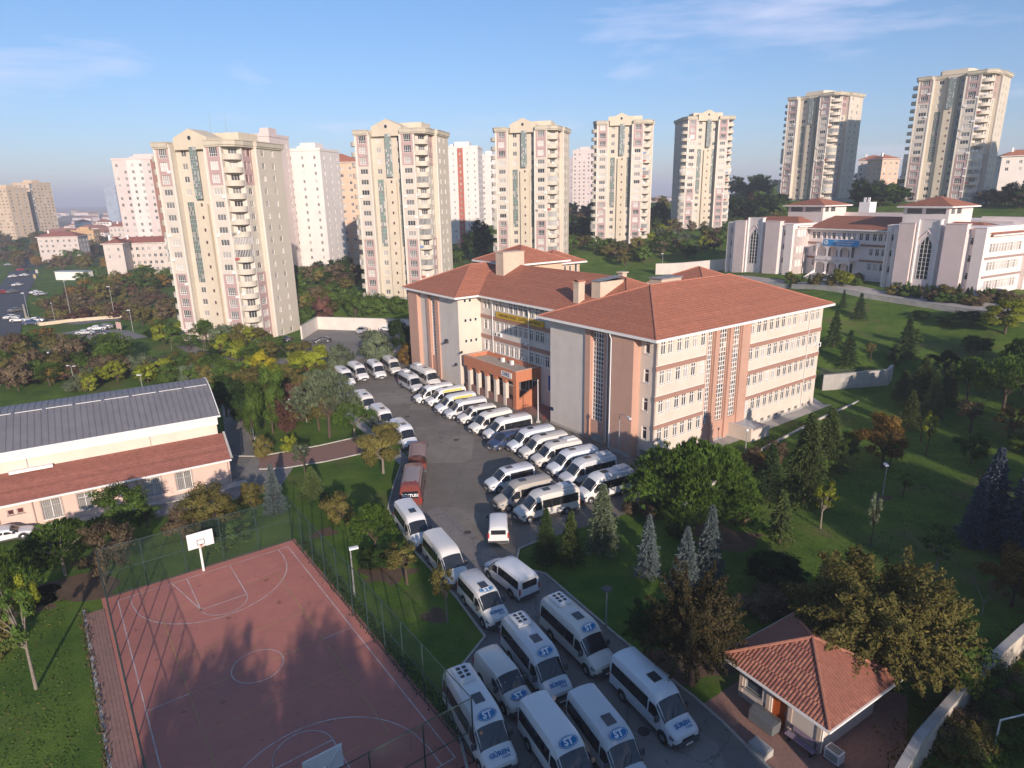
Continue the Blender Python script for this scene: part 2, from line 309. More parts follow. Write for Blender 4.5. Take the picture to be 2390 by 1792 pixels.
def ground_material():
    m = bpy.data.materials.new('grass_ground'); m.use_nodes = True; n = m.node_tree; N = n.nodes; L = n.links; b = N['Principled BSDF']; b.inputs['Roughness'].default_value = .95; b.inputs['Specular IOR Level'].default_value = .1
    geo = N.new('ShaderNodeNewGeometry')
    def noise(sc, det=5, ro=.6):
        q = N.new('ShaderNodeTexNoise'); q.inputs['Scale'].default_value = sc; q.inputs['Detail'].default_value = det; q.inputs['Roughness'].default_value = ro; L.new(geo.outputs['Position'], q.inputs['Vector']); return q
    def ramp(src, p0, p1, c0, c1):
        q = N.new('ShaderNodeValToRGB'); q.color_ramp.elements[0].position = p0; q.color_ramp.elements[1].position = p1; q.color_ramp.elements[0].color = (*c0, 1); q.color_ramp.elements[1].color = (*c1, 1); L.new(src.outputs['Fac'], q.inputs['Fac']); return q
    a = ramp(noise(.22), .35, .68, (.054, .112, .018), (.125, .190, .030))
    f = ramp(noise(6, 8, .75), .3, .75, (.55, .55, .55), (1.4, 1.4, 1.4))
    mx = N.new('ShaderNodeMixRGB'); mx.blend_type = 'MULTIPLY'; mx.inputs['Fac'].default_value = 1; L.new(a.outputs[0], mx.inputs['Color1']); L.new(f.outputs[0], mx.inputs['Color2'])
    soil = ramp(noise(.085, 9, .68), .54, .68, (0, 0, 0), (.8, .8, .8))
    m2 = N.new('ShaderNodeMixRGB'); m2.inputs['Color2'].default_value = (.15, .115, .06, 1); L.new(soil.outputs[0], m2.inputs['Fac']); L.new(mx.outputs[0], m2.inputs['Color1'])
    # beyond about half a kilometre the land reads as dry fields and roofs
    sp = N.new('ShaderNodeSeparateXYZ'); L.new(geo.outputs['Position'], sp.inputs[0]); mr = N.new('ShaderNodeMapRange'); mr.inputs['From Min'].default_value = 480; mr.inputs['From Max'].default_value = 1200; L.new(sp.outputs['Y'], mr.inputs['Value'])
    far = ramp(noise(.006, 8, .7), .38, .62, (.10, .09, .06), (.26, .19, .15))
    m3 = N.new('ShaderNodeMixRGB'); L.new(mr.outputs[0], m3.inputs['Fac']); L.new(m2.outputs[0], m3.inputs['Color1']); L.new(far.outputs[0], m3.inputs['Color2'])
    L.new(m3.outputs[0], b.inputs['Base Color'])
    n3 = noise(9, 6); bp = N.new('ShaderNodeBump'); bp.inputs['Strength'].default_value = .6; bp.inputs['Distance'].default_value = .12; L.new(n3.outputs['Fac'], bp.inputs['Height']); L.new(bp.outputs[0], b.inputs['Normal'])
    return m
grass = ground_material()
asphalt = mat('asphalt_yard', (.215, .19, .162), .92, .14, .5, detail=9, bump=.25, bscale=30, dirt=(.15, .138, .122), dirt_amt=.55, dirt_scale=.14, cracks=.45, patch=.16)
asphalt2 = mat('asphalt_driveway', (.235, .212, .196), .92, .12, .6, detail=9, bump=.25, bscale=30, dirt=(.14, .13, .126), dirt_amt=.5, dirt_scale=.16, cracks=.45, patch=.14)
lot = mat('asphalt_lot', (.22, .205, .19), .92, .12, .4, detail=8, dirt=(.15, .14, .13), dirt_amt=.5, dirt_scale=.1, cracks=.4, patch=.15)
roadm = mat('asphalt_road', (.075, .08, .092), .85, .1, .3, detail=6)
brickpath = mat('brick_paving', (.27, .155, .125), .9, .2, 5, detail=4, bump=.2, bscale=14, dirt=(.20, .15, .13), dirt_amt=.5)
kerbm = mat('kerb_stone', (.42, .39, .36), .9, .12, 2)
courtm = mat('court_red', (.48, .185, .142), .85, .08, .7, detail=8, dirt=(.36, .155, .128), dirt_amt=.5, dirt_scale=.22, bump=.08, bscale=40, cracks=.15, patch=.05)
linew = mat('court_white_line', (.58, .50, .48), .8, .2, 3, dirt=(.38, .2, .18), dirt_amt=.85, dirt_scale=.8); liney = mat('court_yellow_line', (.44, .28, .11), .8, .2, 3, dirt=(.36, .18, .15), dirt_amt=.85, dirt_scale=.7)
soilm = mat('bare_soil', (.115, .075, .048), .95, .25, 1.2, detail=7, bump=.3, bscale=6)

# ---------------------------------------------------------------- ground: one sheet to the horizon
def axis(parts):
    out = []
    for a, b, s in parts: out += list(np.arange(a, b, s))
    return np.array(out + [parts[-1][1]])
gx = axis([(-9000, -3000, 1000), (-3000, -800, 200), (-800, -260, 36), (-260, 260, 4.0), (260, 800, 36), (800, 3000, 200), (3000, 9000, 1000)])
gy = axis([(-400, -80, 40), (-80, 440, 4.0), (440, 900, 23), (900, 3000, 150), (3000, 14000, 1100)])
GX, GY = np.meshgrid(gx, gy); GZ = np.concatenate([terr(GX[i], GY[i]) for i in range(len(gy))]).reshape(GX.shape)
nx_, ny_ = len(gx), len(gy); idx = np.arange(nx_ * ny_).reshape(ny_, nx_)
gm = bpy.data.meshes.new('ground'); gm.from_pydata(np.stack([GX.ravel(), GY.ravel(), GZ.ravel()], 1).tolist(), [], np.stack([idx[:-1, :-1], idx[:-1, 1:], idx[1:, 1:], idx[1:, :-1]], -1).reshape(-1, 4).tolist())
gm.polygons.foreach_set('use_smooth', [True] * len(gm.polygons)); gm.materials.append(grass)
tag(ob('ground', gm), 'green lawn and shrubby ground reaching to the hazy horizon', kind='structure')

def flatpoly(name, pts, z, m, label):
    o = MB().poly([(p[0], p[1], z) for p in pts]).build(name, m)
    me = o.data; me.validate()
    if me.polygons[0].normal.z < 0: me.flip_normals()
    return tag(o, label, kind='structure')
def D0(*pts): return [gz(x * K2, y * K2) for x, y in pts]
def strip(name, pts, w, m, label, dz=.06, sub=4.0):  # a road or path draped over the land
    P = []
    for a, b in zip(pts, pts[1:]):
        n = max(1, int((Vector(b) - Vector(a)).length / sub))
        P += [Vector(a).lerp(Vector(b), i / n) for i in range(n)]
    P.append(Vector(pts[-1])); mb = MB(); rows = []
    for i, p in enumerate(P):
        d = (P[min(i + 1, len(P) - 1)] - P[max(i - 1, 0)]); d = Vector((d.x, d.y)).normalized(); q = Vector((-d.y, d.x))
        rows.append([(p.x + q.x * w * k, p.y + q.y * w * k, max(T(p.x + q.x * w * k, p.y + q.y * w * k), T(p.x, p.y) - .3) + dz) for k in (.5, .17, -.17, -.5)])
    for r0, r1 in zip(rows, rows[1:]):
        for k in range(3): mb.poly([r0[k], r0[k + 1], r1[k + 1], r1[k]])
    return tag(mb.build(name, m), label, kind='structure')
def kerb(name, pts, label, w=.16, h=.13, m=None, parent=None, z=0.0):
    t = ob(name, None, None, (pts[0][0], pts[0][1], z)); tag(t, label, kind='structure'); o_ = Vector((pts[0][0], pts[0][1]))
    for a, b in zip(pts, pts[1:]):
        a = Vector((a[0], a[1])) - o_; b = Vector((b[0], b[1])) - o_; L = (b - a).length; n = max(1, int(L / 1.0)); d = (b - a).normalized(); q = Vector((-d.y, d.x)) * w / 2
        for i in range(n):
            p = a + d * (L * i / n + .012); e = a + d * (L * (i + 1) / n - .012)
            ob('kerb_stone', MB().prism([tuple(p - q), tuple(e - q), tuple(e + q), tuple(p + q)], 0, h + random.uniform(-.012, .012)).mesh('kerb_stone', m or kerbm), t)
    return t

yard_pts = D0((705, 792), (790, 735), (905, 728), (1010, 800), (1250, 900), (1392, 1000), (1378, 1102), (1165, 1168), (1122, 1186), (1112, 1226), (925, 1076), (905, 1010), (866, 965), (745, 880), (715, 840))
flatpoly('yard_asphalt', yard_pts, .006, asphalt, 'brown grey asphalt yard between the school and the lawn')
drive_pts = D0((925, 1076), (1112, 1226), (1178, 1240), (1330, 1372), (1500, 1508), (1560, 1560), (1680, 1680), (1680, 1900), (1060, 1900), (1010, 1665), (965, 1480), (1006, 1428), (1048, 1376), (985, 1290), (895, 1190), (838, 1100), (850, 1050), (868, 1005), (862, 968), (905, 1010))
flatpoly('driveway', drive_pts, .003, asphalt2, 'pale grey asphalt driveway full of minibuses')
flatpoly('parking_lot', D0((640, 745), (690, 708), (880, 716), (885, 745), (800, 790), (716, 800), (640, 770)), .010, lot, 'grey parking lot in front of the long white wall')
flatpoly('back_path', D0((330, 720), (420, 770), (560, 800), (700, 790), (690, 768), (560, 778), (430, 752), (350, 705)), .007, lot, 'narrow grey lane behind the gym garden')
flatpoly('brick_path', D0((560, 988), (690, 965), (805, 938), (838, 966), (700, 996), (610, 1010), (560, 1012)), .008, brickpath, 'red brick path from the yard to the gym')
flatpoly('gym_lane', D0((478, 870), (510, 880), (545, 950), (565, 985), (610, 1010), (640, 1000), (600, 1060), (520, 1075), (330, 1120), (300, 1095), (500, 1050)), .005, lot, 'grey lane running round the end of the gym')
flatpoly('guard_paving', D0((1520, 1520), (1640, 1440), (1960, 1500), (1960, 1900), (1700, 1900), (1680, 1680)), .005, brickpath, 'reddish brick paving round the guard house')
flatpoly('sidewalk', D0((738, 892), (760, 888), (866, 985), (866, 1005)), .012, concrete, 'narrow pavement along the left edge of the yard')
flatpoly('apron', D0((1000, 838), (1380, 985), (1420, 1010), (1408, 975), (1200, 880), (1010, 812)), .014, brickpath, 'narrow paved strip at the foot of the school')
kerb('kerb', D0((866, 1005), (850, 1050), (838, 1100), (895, 1190), (985, 1290), (1048, 1376), (1006, 1428), (967, 1478), (1010, 1665)), 'pale kerb along the left side of the driveway')
kerb('kerb', D0((1165, 1168), (1122, 1186), (1112, 1226), (1178, 1240), (1330, 1372), (1500, 1508), (1560, 1560), (1680, 1680)), 'pale kerb along the lawn on the right side of the driveway')
kerb('kerb', D0((560, 1014), (610, 1012), (700, 998), (838, 968)), 'kerb on the near side of the brick path')
kerb('kerb', D0((440, 935), (480, 985), (560, 986), (690, 963), (800, 938)), 'kerb on the far side of the brick path beside the garden')
kerb('kerb', D0((1590, 1185 / 1.0), (1870, 1010), (1925, 838)), 'hidden kerb') if False else None
# roads outside the yard
strip('main_road', [g(-60, 900), g(-22, 790), g(12, 705), g(45, 655), g(70, 625), g(60, 605), g(-20, 592)], 12, roadm, 'dark blue grey dual carriageway at the far left', .12)
strip('slip_road', [g(120, 740), g(200, 752), g(300, 742), g(420, 735)], 7, lot, 'grey slip road leading to the first tower')
strip('far_carpark', [g(150, 790), g(205, 778), g(262, 800)], 16, lot, 'small grey car park left of the first tower')
strip('school_street', [Vector((52, 196, 0)), Vector((69, 168, 0)), Vector((86, 142, 0)), Vector((101, 117, 0)), Vector((118, 92, 0))], 9, mat('pale_paving', (.36, .33, .31), .9, .1, .6), 'pale street in front of the pink school', .08, 3)
strip('lawn_path', [Vector((40, 118, 0)), Vector((50, 100, 0)), Vector((30, 66, 0))], 1.0, concrete, 'hidden path', .03) if False else None

def soil_patch(cx, cy, r, label):
    c = gz(cx * K2, cy * K2); pts = [(c.x + r * (1 + .3 * math.sin(3 * a + cx) + .18 * math.sin(7 * a)) * math.cos(a), c.y + r * .8 * (1 + .3 * math.sin(2 * a + cy) + .15 * math.sin(5 * a)) * math.sin(a)) for a in np.arange(0, 6.28, .2)]
    flatpoly('soil_patch', pts, .0045, soilm, label)
for x, y, r, l in ((830, 1240, 2.2, 'bare soil under the dark pine'), (160, 1270, 3.5, 'bare soil below the lower left pine'), (60, 1300, 2.5, 'bare soil at the left edge'), (900, 1015, 1.6, 'worn soil near the truck'), (700, 1150, 1.2, 'bare soil near the court corner'), (940, 1330, 1.0, 'worn soil round the spindly tree'), (1560, 1160, 3.0, 'shaded soil under the umbrella pine'), (1900, 1075, 1.2, 'bare soil by the lawn lamp'), (1500, 1420, 3.0, 'soil under the big dark tree')): soil_patch(x, y, r, l)
for i, (x, y) in enumerate(((985, 950), (1010, 1150), (1390, 1580), (880, 900))):
    p = gz(x * K2, y * K2); tag(MB().tube((0, 0, 0), (0, 0, .012), .38, .38, 20).build('manhole_cover', mat('cast_iron', (.06, .055, .05), .6, .2, 6), loc=(p.x, p.y, .008)), ['manhole cover in the middle of the yard', 'manhole cover at the neck of the driveway', 'manhole cover between the nearest minibuses', 'manhole cover near the left minibuses'][i], 'manhole cover')
# ---------------------------------------------------------------- the red-roofed school
C0 = Vector((17.061, 74.706, 0)); SA = R(36.4626)     # local x runs along the lit long wall, local y along the entrance front
school = thing('school_building', 'four storey cream and orange school with red hipped roofs and a terracotta porch', 'school', C0, SA)
FL = [2.54, 6.24, 9.87, 13.48]; WH = 1.72
def face(o, d):                                        # a frame for placing windows: origin, direction
    return (o, d, math.atan2(d[1], d[0]))
def put_window(parent, fr, a, z, w, h, cols, rows, gm, depth=.14, fm=None, pane=True, label=None, sill=True):
    o, d, ang = fr; nx, ny = d[1], -d[0]
    loc = (o[0] + d[0] * a - nx * depth, o[1] + d[1] * a - ny * depth, z)
    f = ob('window', window_mesh(w, h, cols, rows, fm or white, .1 if h > 1 else .06, sill=sill), parent, loc, ang)
    if pane: ob('pane', pane_mesh(w, h, gm), f)
    if label: f['label'] = label
    return f
def gpick(pd=.35, pc=.4): 
    r = random.random(); return dark_glass if r < pd else (curtain if r < pd + pc else mid_glass)
mb = MB()                                              # all wall faces; materials: 0 cream, 1 grey, 2 orange, 3 reveal
WM = [cream, gwall, orange, white]
rs = [.78, 2.04, 3.72, 5.1, 6.61, 8.26] ; rs2 = [18.68, 20.16, 21.56, 23.10, 24.55, 26.01, 27.51, 28.9, 30.44, 31.88, 33.65, 35.0]
SL = 36.8; EZ = 15.55
# long wall towards the lawn (y = 0), left part, stair glazing bay, right part
opl = [(a, a + .92, z, z + WH) for z in FL for a in rs]; wall_open(mb, (0, 0), (1, 0), 9.4, 0, EZ, opl, .2, 0)
wall_open(mb, (9.4, .0), (1, 0), 9.1, 0, EZ, [(.2, 1.35, 2.7, 15.1), (2.4, 4.35, 2.7, 15.1), (5.2, 7.05, 2.7, 15.1)], .35, 2)
opr = [(a - 18.5, a - 18.5 + 1.0, z, z + WH) for z in FL for a in rs2]
opr += [(.9 + 1.75 * i, 1.7 + 1.75 * i, .25, .75) for i in range(10)]
wall_open(mb, (18.5, 0), (1, 0), SL - 18.5, 0, EZ, opr, .2, 0)
wall_open(mb, (SL, 0), (0, 1), 19.4, 0, EZ, [], .2, 0)
# entrance front of the near wing (x = 0, seen from -x): runs from y=19.4 down to y=0
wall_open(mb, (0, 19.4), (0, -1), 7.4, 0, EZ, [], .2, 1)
wall_open(mb, (0.0, 12.0), (0, -1), 4.2, 0, EZ, [(1.05, 3.45, 2.75, 15.25)], .4, 2)
wall_open(mb, (0.05, 7.8), (0, -1), 1.5, 0, EZ, [], .2, 1)
wall_open(mb, (-1.0, 6.3), (0, -1), 3.6, 0, EZ, [], .2, 2)
mb.poly([(-1.0, 2.7, 0), (.25, 2.7, 0), (.25, 2.7, EZ), (-1.0, 2.7, EZ)], 2); mb.poly([(.05, 6.3, 0), (-1.0, 6.3, 0), (-1.0, 6.3, EZ), (.05, 6.3, EZ)], 2)
wall_open(mb, (.25, 2.7), (0, -1), 2.7, 0, EZ, [(.62, 1.42, z, z + WH) for z in FL], .22, 0)
mb.poly([(.25, 0, 0), (0, 0, 0), (0, 0, EZ), (.25, 0, EZ)], 0)
# inner side of the near wing, the recessed middle, the far wing
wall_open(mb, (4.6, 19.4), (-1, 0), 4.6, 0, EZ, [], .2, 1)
mo = [19.9, 21.2, 22.7, 24.0, 25.3, 26.7, 27.9, 29.4, 30.7, 32.0, 33.4, 34.7, 36.1, 37.3, 38.6]
mo = [25.2 - 1.3 * 4, 25.2 - 1.3 * 3, 25.2 - 2.6, 25.2 - 1.3] + [25.25, 26.5, 27.7, 29.2, 30.6, 31.9, 33.3, 34.6, 35.9, 37.2, 38.4]
opm = [(43.7 - a - 1.0, 43.7 - a, z, z + WH) for z in FL[1:] for a in mo] + [(43.7 - a - .8, 43.7 - a, z, z + WH) for z in FL[1:] for a in (40.9, 42.0)]
opm += [(43.7 - 41.2, 43.7 - 28.0, 1.2, 5.2)] + [(43.7 - 25.6, 43.7 - 21.2, 2.5, 5.2)]
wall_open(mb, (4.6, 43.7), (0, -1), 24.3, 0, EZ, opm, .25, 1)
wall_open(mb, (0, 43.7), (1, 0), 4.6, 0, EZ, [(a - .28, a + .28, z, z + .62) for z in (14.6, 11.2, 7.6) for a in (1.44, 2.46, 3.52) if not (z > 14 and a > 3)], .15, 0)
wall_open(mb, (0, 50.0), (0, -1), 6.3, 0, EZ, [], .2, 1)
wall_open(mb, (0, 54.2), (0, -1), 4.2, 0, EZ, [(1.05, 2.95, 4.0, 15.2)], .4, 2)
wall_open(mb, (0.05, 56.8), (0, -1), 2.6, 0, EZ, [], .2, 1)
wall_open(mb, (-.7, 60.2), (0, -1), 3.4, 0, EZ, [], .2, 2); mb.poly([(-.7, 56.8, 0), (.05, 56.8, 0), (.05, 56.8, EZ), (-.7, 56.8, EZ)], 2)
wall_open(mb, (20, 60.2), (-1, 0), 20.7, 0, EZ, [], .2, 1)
wall_open(mb, (20, 43.7), (0, 1), 16.5, 0, EZ, [], .2, 0); wall_open(mb, (22, 19.4), (0, 1), 24.3, 0, EZ, [], .2, 0); wall_open(mb, (SL, 19.4), (-1, 0), SL - 22, 0, EZ, [], .2, 0)
mb.build('wall', WM, school)
# projecting string courses between the storeys
for z0, z1 in ((11.62, 12.2), (7.86, 8.42), (4.27, 4.75)):
    MB().box(-.05, 9.4, -.09, -.004, z0, z1).build('string_course', band, school); MB().box(18.5, SL + .05, -.09, -.004, z0, z1).build('string_course', band, school)
for z0, z1 in ((11.8, 12.4), (8.3, 8.95)): MB().box(4.51, 4.596, 19.42, 43.68, z0, z1).build('string_course', band, school)
for z in (15.35, 11.62 + .6, 7.86 + .58, 4.77): MB().box(-.04, 9.38, -.05, -.004, z + .01, z + .06).build('drip_moulding', white, school); MB().box(18.52, SL + .04, -.05, -.004, z + .01, z + .06).build('drip_moulding', white, school)
# windows
frA = face((0, 0), (1, 0)); frL = face((0, 0), (1, 0))
for zi, z in enumerate(FL):
    for a in rs: put_window(school, frA, a + .46, z, .92, WH, 2, (1.22,), gpick(.5, .25))
    for a in rs2: put_window(school, frA, a + .5, z, 1.0, WH, 2, (1.22,), gpick(.42, .28))
for i in range(10): put_window(school, frA, 18.5 + 1.3 + 1.75 * i, .25, .8, .5, 2, (), dark_glass, .12, concrete, sill=False)
frB = face((.25, 2.7), (0, -1))
for z in FL: put_window(school, frB, 1.02, z, .8, WH, 1, (1.22,), gpick(.6, .2))
frM = face((4.6, 43.7), (0, -1))
for z in FL[1:]:
    for a in mo: put_window(school, frM, 43.7 - a - .5, z, 1.0, WH, 2, (1.22,), gpick(.55, .2), .16)
    for a in (40.9, 42.0): put_window(school, frM, 43.7 - a - .4, z, .8, WH, 1, (1.22,), gpick(.3, .4), .16)
frS = face((0, 43.7), (1, 0))
for z in (14.6, 11.2, 7.6):
    for a in (1.44, 2.46, 3.52):
        if not (z > 14 and a > 3): put_window(school, frS, a, z, .56, .62, 1, (), dark_glass, .08, sill=False)
put_window(school, frM, 43.7 - 23.4, 2.5, 4.4, 2.7, 2, (), glassmat('blue_glazing', (.03, .05, .22)), .1, label='blue glazed window beside the porch')
put_window(school, frM, 43.7 - 34.6, 1.2, 13.2, 4.0, 8, (2.2,), dark_glass, .2, label='long dark glazed front behind the porch')
# stair towers: grids of small square panes with blind panels between the landings
blind = glassmat('blind_panel', (.17, .115, .085), .5, .2)
def stair(fr, a0, w, z0, rows, cols, ph, dark_rows, depth):
    o, d, ang = fr; nx, ny = d[1], -d[0]
    grid = thing_part('stair_glazing', (o[0] + d[0] * (a0 + w / 2) - nx * depth, o[1] + d[1] * (a0 + w / 2) - ny * depth, z0), ang, w, rows * ph, rows, cols)
    pw = w / cols; k1 = ('sp', round(pw, 3), ph); 
    for r in range(rows):
        for c in range(cols):
            gm_ = (dark_glass if random.random() < .8 else mid_glass) if r in dark_rows else blind
            if random.random() < .015: gm_ = curtain
            ob('pane', pane_mesh(round(pw - .06, 3), round(ph - .06, 3), gm_), grid, (-w / 2 + pw * (c + .5), .012, ph * r + .03))
def thing_part(name, loc, ang, w, h, rows, cols):
    m = MB(); t = .05
    for c in range(cols + 1): x = -w / 2 + w * c / cols; m.box(x - t, x + t, -.06, .03, 0, h)
    for r in range(rows + 1): z = h * r / rows; m.box(-w / 2, w / 2, -.055, .025, z - t, z + t)
    return ob(name, m.mesh(name, white), school, loc, ang)
DR = [0, 1, 2, 6, 7, 8, 13, 14, 15, 19, 20, 21]
frG = face((9.4, 0), (1, 0))
stair(frG, .2, 1.15, 2.7, 20, 3, .62, [0, 1, 2, 5, 6, 7, 12, 13, 14, 18, 19], .3)
stair(frG, 2.4, 1.95, 2.7, 20, 4, .62, [5, 6, 7, 11, 12, 13, 18, 19], .3)
stair(frG, 5.2, 1.85, 2.7, 20, 4, .62, [0, 1, 5, 6, 7, 12, 13, 14, 18, 19], .3)
frN = face((0, 12.0), (0, -1)); stair(frN, 1.05, 2.4, 2.75, 21, 5, .5952, [0, 1, 2, 3, 7, 8, 9, 13, 14, 15, 18, 19], .34)
frF = face((0, 54.2), (0, -1)); stair(frF, 1.05, 1.9, 4.0, 19, 4, .5894, [1, 2, 6, 7, 8, 12, 13, 17, 18], .34)
for b_ in ((10.85, 11.7, -.28, -.003), (13.85, 14.5, -.28, -.003), (16.6, 18.45, -.2, -.003), (-.25, -.003, 11.0, 12.0), (-.25, -.003, 7.85, 8.5), (-.25, -.003, 53.2, 54.2), (-.25, -.003, 50.0, 51.2)): MB().box(*b_, 0, EZ).build('pier', orange, school)   # piers beside the stair glazing
for (x, y) in ((-.15, 7.9), (-.98, 6.45), (4.45, 39.9), (4.45, 30.0)):
    ob('downpipe', MB().path([(x - .35, y, 15.5), (x - .3, y, 15.2), (x - .05, y, 14.7), (x - .05, y, .3)], .075, 8).mesh('downpipe', white), school)
ob('downpipe', MB().path([(33.2, -.75, 15.5), (33.2, -.14, 14.9), (33.2, -.14, .3)], .05, 8).mesh('downpipe', white), school)
# roofs: lapped tile courses on hipped slopes
def hip(x0, x1, y0, y1, ez, rz, parent, name='roof', along='x', fascia=.28):
    hx = (x1 - x0) / 2; hy = (y1 - y0) / 2; m = MB()
    if hx >= hy: ra, rb = (x0 + hy, y0 + hy, rz), (x1 - hy, y0 + hy, rz)
    else: ra, rb = (x0 + hx, y0 + hx, rz), (x0 + hx, y1 - hx, rz)
    c = [(x0, y0, ez), (x1, y0, ez), (x1, y1, ez), (x0, y1, ez)]
    if hx >= hy: S = [(c[0], c[1], ra, rb), (c[1], c[2], rb, rb), (c[2], c[3], rb, ra), (c[3], c[0], ra, ra)]
    else: S = [(c[0], c[1], ra, ra), (c[1], c[2], ra, rb), (c[2], c[3], rb, rb), (c[3], c[0], rb, ra)]
    for s in S: courses(m, *s)
    r = ob(name, m.mesh(name, tile), parent)
    k = MB(); up = Vector((0, 0, .05))
    for a, b in ((c[0], ra), (c[1], rb if hx >= hy else ra), (c[2], rb), (c[3], ra if hx >= hy else rb), (ra, rb)): k.tube(Vector(a) + up, Vector(b) + up, .13, .13, 6)
    ob('ridge_tiles', k.mesh('ridge_tiles', mat('ridge_tile', (.40, .165, .11), .8, .2, 3)), r)
    e = MB(); t = .16
    e.box(x0 - t, x1 + t, y0 - t, y0, ez - fascia, ez + .03); e.box(x0 - t, x1 + t, y1, y1 + t, ez - fascia, ez + .03); e.box(x0 - t, x0, y0, y1, ez - fascia, ez + .03); e.box(x1, x1 + t, y0, y1, ez - fascia, ez + .03)
    ob('gutter', e.mesh('gutter', white), r)
    ob('soffit', MB().poly([(x0, y0, ez - .2), (x0, y1, ez - .2), (x1, y1, ez - .2), (x1, y0, ez - .2)]).mesh('soffit', cream), r)
    return r
hip(-1.3, SL + 1.0, -1.0, 20.6, 15.75, 20.05, school)
hip(-1.2, 21.2, 42.6, 61.4, 15.8, 20.0, school)
hip(3.5, 23.0, 8.0, 56.0, 15.78, 19.98, school)
# raised blocks at the back with their own hips
def raised(x0, x1, y0, y1, z0, ez, rz, o=1.0, wins=()):
    m = MB(); wall_open(m, (x0, y0), (1, 0), x1 - x0, z0, ez, wins, .2, 0); wall_open(m, (x1, y0), (0, 1), y1 - y0, z0, ez, [], .2, 0); wall_open(m, (x1, y1), (-1, 0), x1 - x0, z0, ez, [], .2, 0); wall_open(m, (x0, y1), (0, -1), y1 - y0, z0, ez, [], .2, 0)
    ob('upper_wall', m.mesh('upper_wall', [mat('peach_render', (.62, .46, .33), .9, .05, .6)]), school)
    for w in wins: put_window(school, face((x0, y0), (1, 0)), (w[0] + w[1]) / 2, w[2], w[1] - w[0], w[3] - w[2], 1, (), dark_glass, .12, white)
    hip(x0 - o, x1 + o, y0 - o, y1 + o, ez, rz, school)
raised(15.0, 26.0, 46.8, 59.0, 12, 19.9, 22.6)
raised(30.0, 38.0, 55.0, 63.0, 0, 18.3, 20.6, 1.0, [(3.6, 4.3, 16.2, 17.6), (5.0, 5.7, 16.2, 17.6), (6.6, 7.4, 16.0, 17.9)])
raised(37.5, 48.5, 22.0, 33.5, 0, 15.7, 18.6, 1.0)
# chimneys and roof shafts
chim = mat('chimney_render', (.60, .48, .37), .9, .08, 1, dirt=(.38, .32, .26), dirt_amt=.4, streak=.4); lead = mat('lead_cap', (.26, .255, .25), .6, .15, 2)
m = MB(); m.box(5.7, 6.9, 19.9, 21.0, 14.5, 19.7); m.prism([(5.62, 19.8), (6.98, 19.8), (6.98, 21.1), (5.62, 21.1)], 19.7, 19.85); ch = ob('chimney', m.mesh('chimney', chim), school)
k = MB(); [k.poly([(5.6, 19.78 + 1.34 * math.sin(0), 19.85)] * 0 + [(5.6, 19.78 + .67 - .67 * math.cos(a), 19.85 + .3 * math.sin(a)), (7.0, 19.78 + .67 - .67 * math.cos(a), 19.85 + .3 * math.sin(a)), (7.0, 19.78 + .67 - .67 * math.cos(b), 19.85 + .3 * math.sin(b)), (5.6, 19.78 + .67 - .67 * math.cos(b), 19.85 + .3 * math.sin(b))]) for a, b in [(math.pi * i / 6, math.pi * (i + 1) / 6) for i in range(6)]]
ob('chimney_cap', k.mesh('chimney_cap', tile), ch)
m = MB(); m.box(7.5, 12.2, 17.3, 19.1, 14.5, 20.0); sh = ob('roof_shaft', m.mesh('roof_shaft', chim), school)
m = MB(); m.poly([(7.4, 17.2, 20.02), (12.3, 17.2, 20.42), (12.3, 19.2, 20.42), (7.4, 19.2, 20.02)]); m.box(7.4, 12.3, 17.2, 19.2, 19.95, 20.0); ob('shaft_cap', m.mesh('shaft_cap', lead), sh)
m = MB(); m.box(9.6, 14.2, 43.6, 45.9, 15, 22.4); m.box(9.5, 14.3, 43.5, 46.0, 22.4, 22.5); ob('roof_shaft', m.mesh('roof_shaft', chim), school)
m = MB(); m.box(26, 31, 22.0, 24.5, 15, 18.3); m.box(25.8, 31.2, 21.8, 24.7, 18.3, 18.45, 1); ob('roof_shaft', m.mesh('roof_shaft', [chim, lead]), school)
m = MB(); m.box(21, 22, 26.0, 27.0, 15, 19.4); m.box(20.8, 22.2, 25.8, 27.2, 19.4, 19.6); ob('chimney', m.mesh('chimney', chim), school)
# the terracotta porch
porch = ob('porch', None, school)
m = MB(); PZ = 6.1
m.box(-.35, 0, 27.2, 41.9, 4.35, PZ); m.box(0, 4.55, 27.2, 27.55, 4.35, PZ); m.box(0, 4.55, 41.55, 41.9, 4.35, PZ); m.box(4.2, 4.55, 27.55, 41.55, 4.9, PZ)
m.box(-.35, .25, 27.2, 28.0, 0, 4.35); m.poly([(-.34, 27.21, 0), (4.5, 27.21, 0), (4.5, 27.21, 3.3), (3.9, 27.21, 3.3), (.25, 27.21, 1.5), (-.34, 27.21, 1.3)]); m.poly([(-.34, 27.5, 0), (-.34, 27.5, 1.3), (.25, 27.5, 1.5), (3.9, 27.5, 3.3), (4.5, 27.5, 3.3), (4.5, 27.5, 0)])
m.poly([(3.9, 27.2, 3.3), (4.55, 27.2, 3.3), (4.55, 27.2, 4.35), (3.9, 27.2, 4.35)])
for i in range(5): y = 30.3 + i * 2.55; m.prism([(-.33, y - .5), (-.02, y - .5), (-.02, y + .5), (-.33, y + .5)], 3.75, 4.35)
ob('porch_frame', m.mesh('porch_frame', terra), porch)
ob('porch_roof', MB().box(-.1, 4.3, 27.5, 41.6, 5.35, 5.5).mesh('porch_roof', mat('porch_gravel', (.36, .32, .27), .95, .12, 3)), porch)
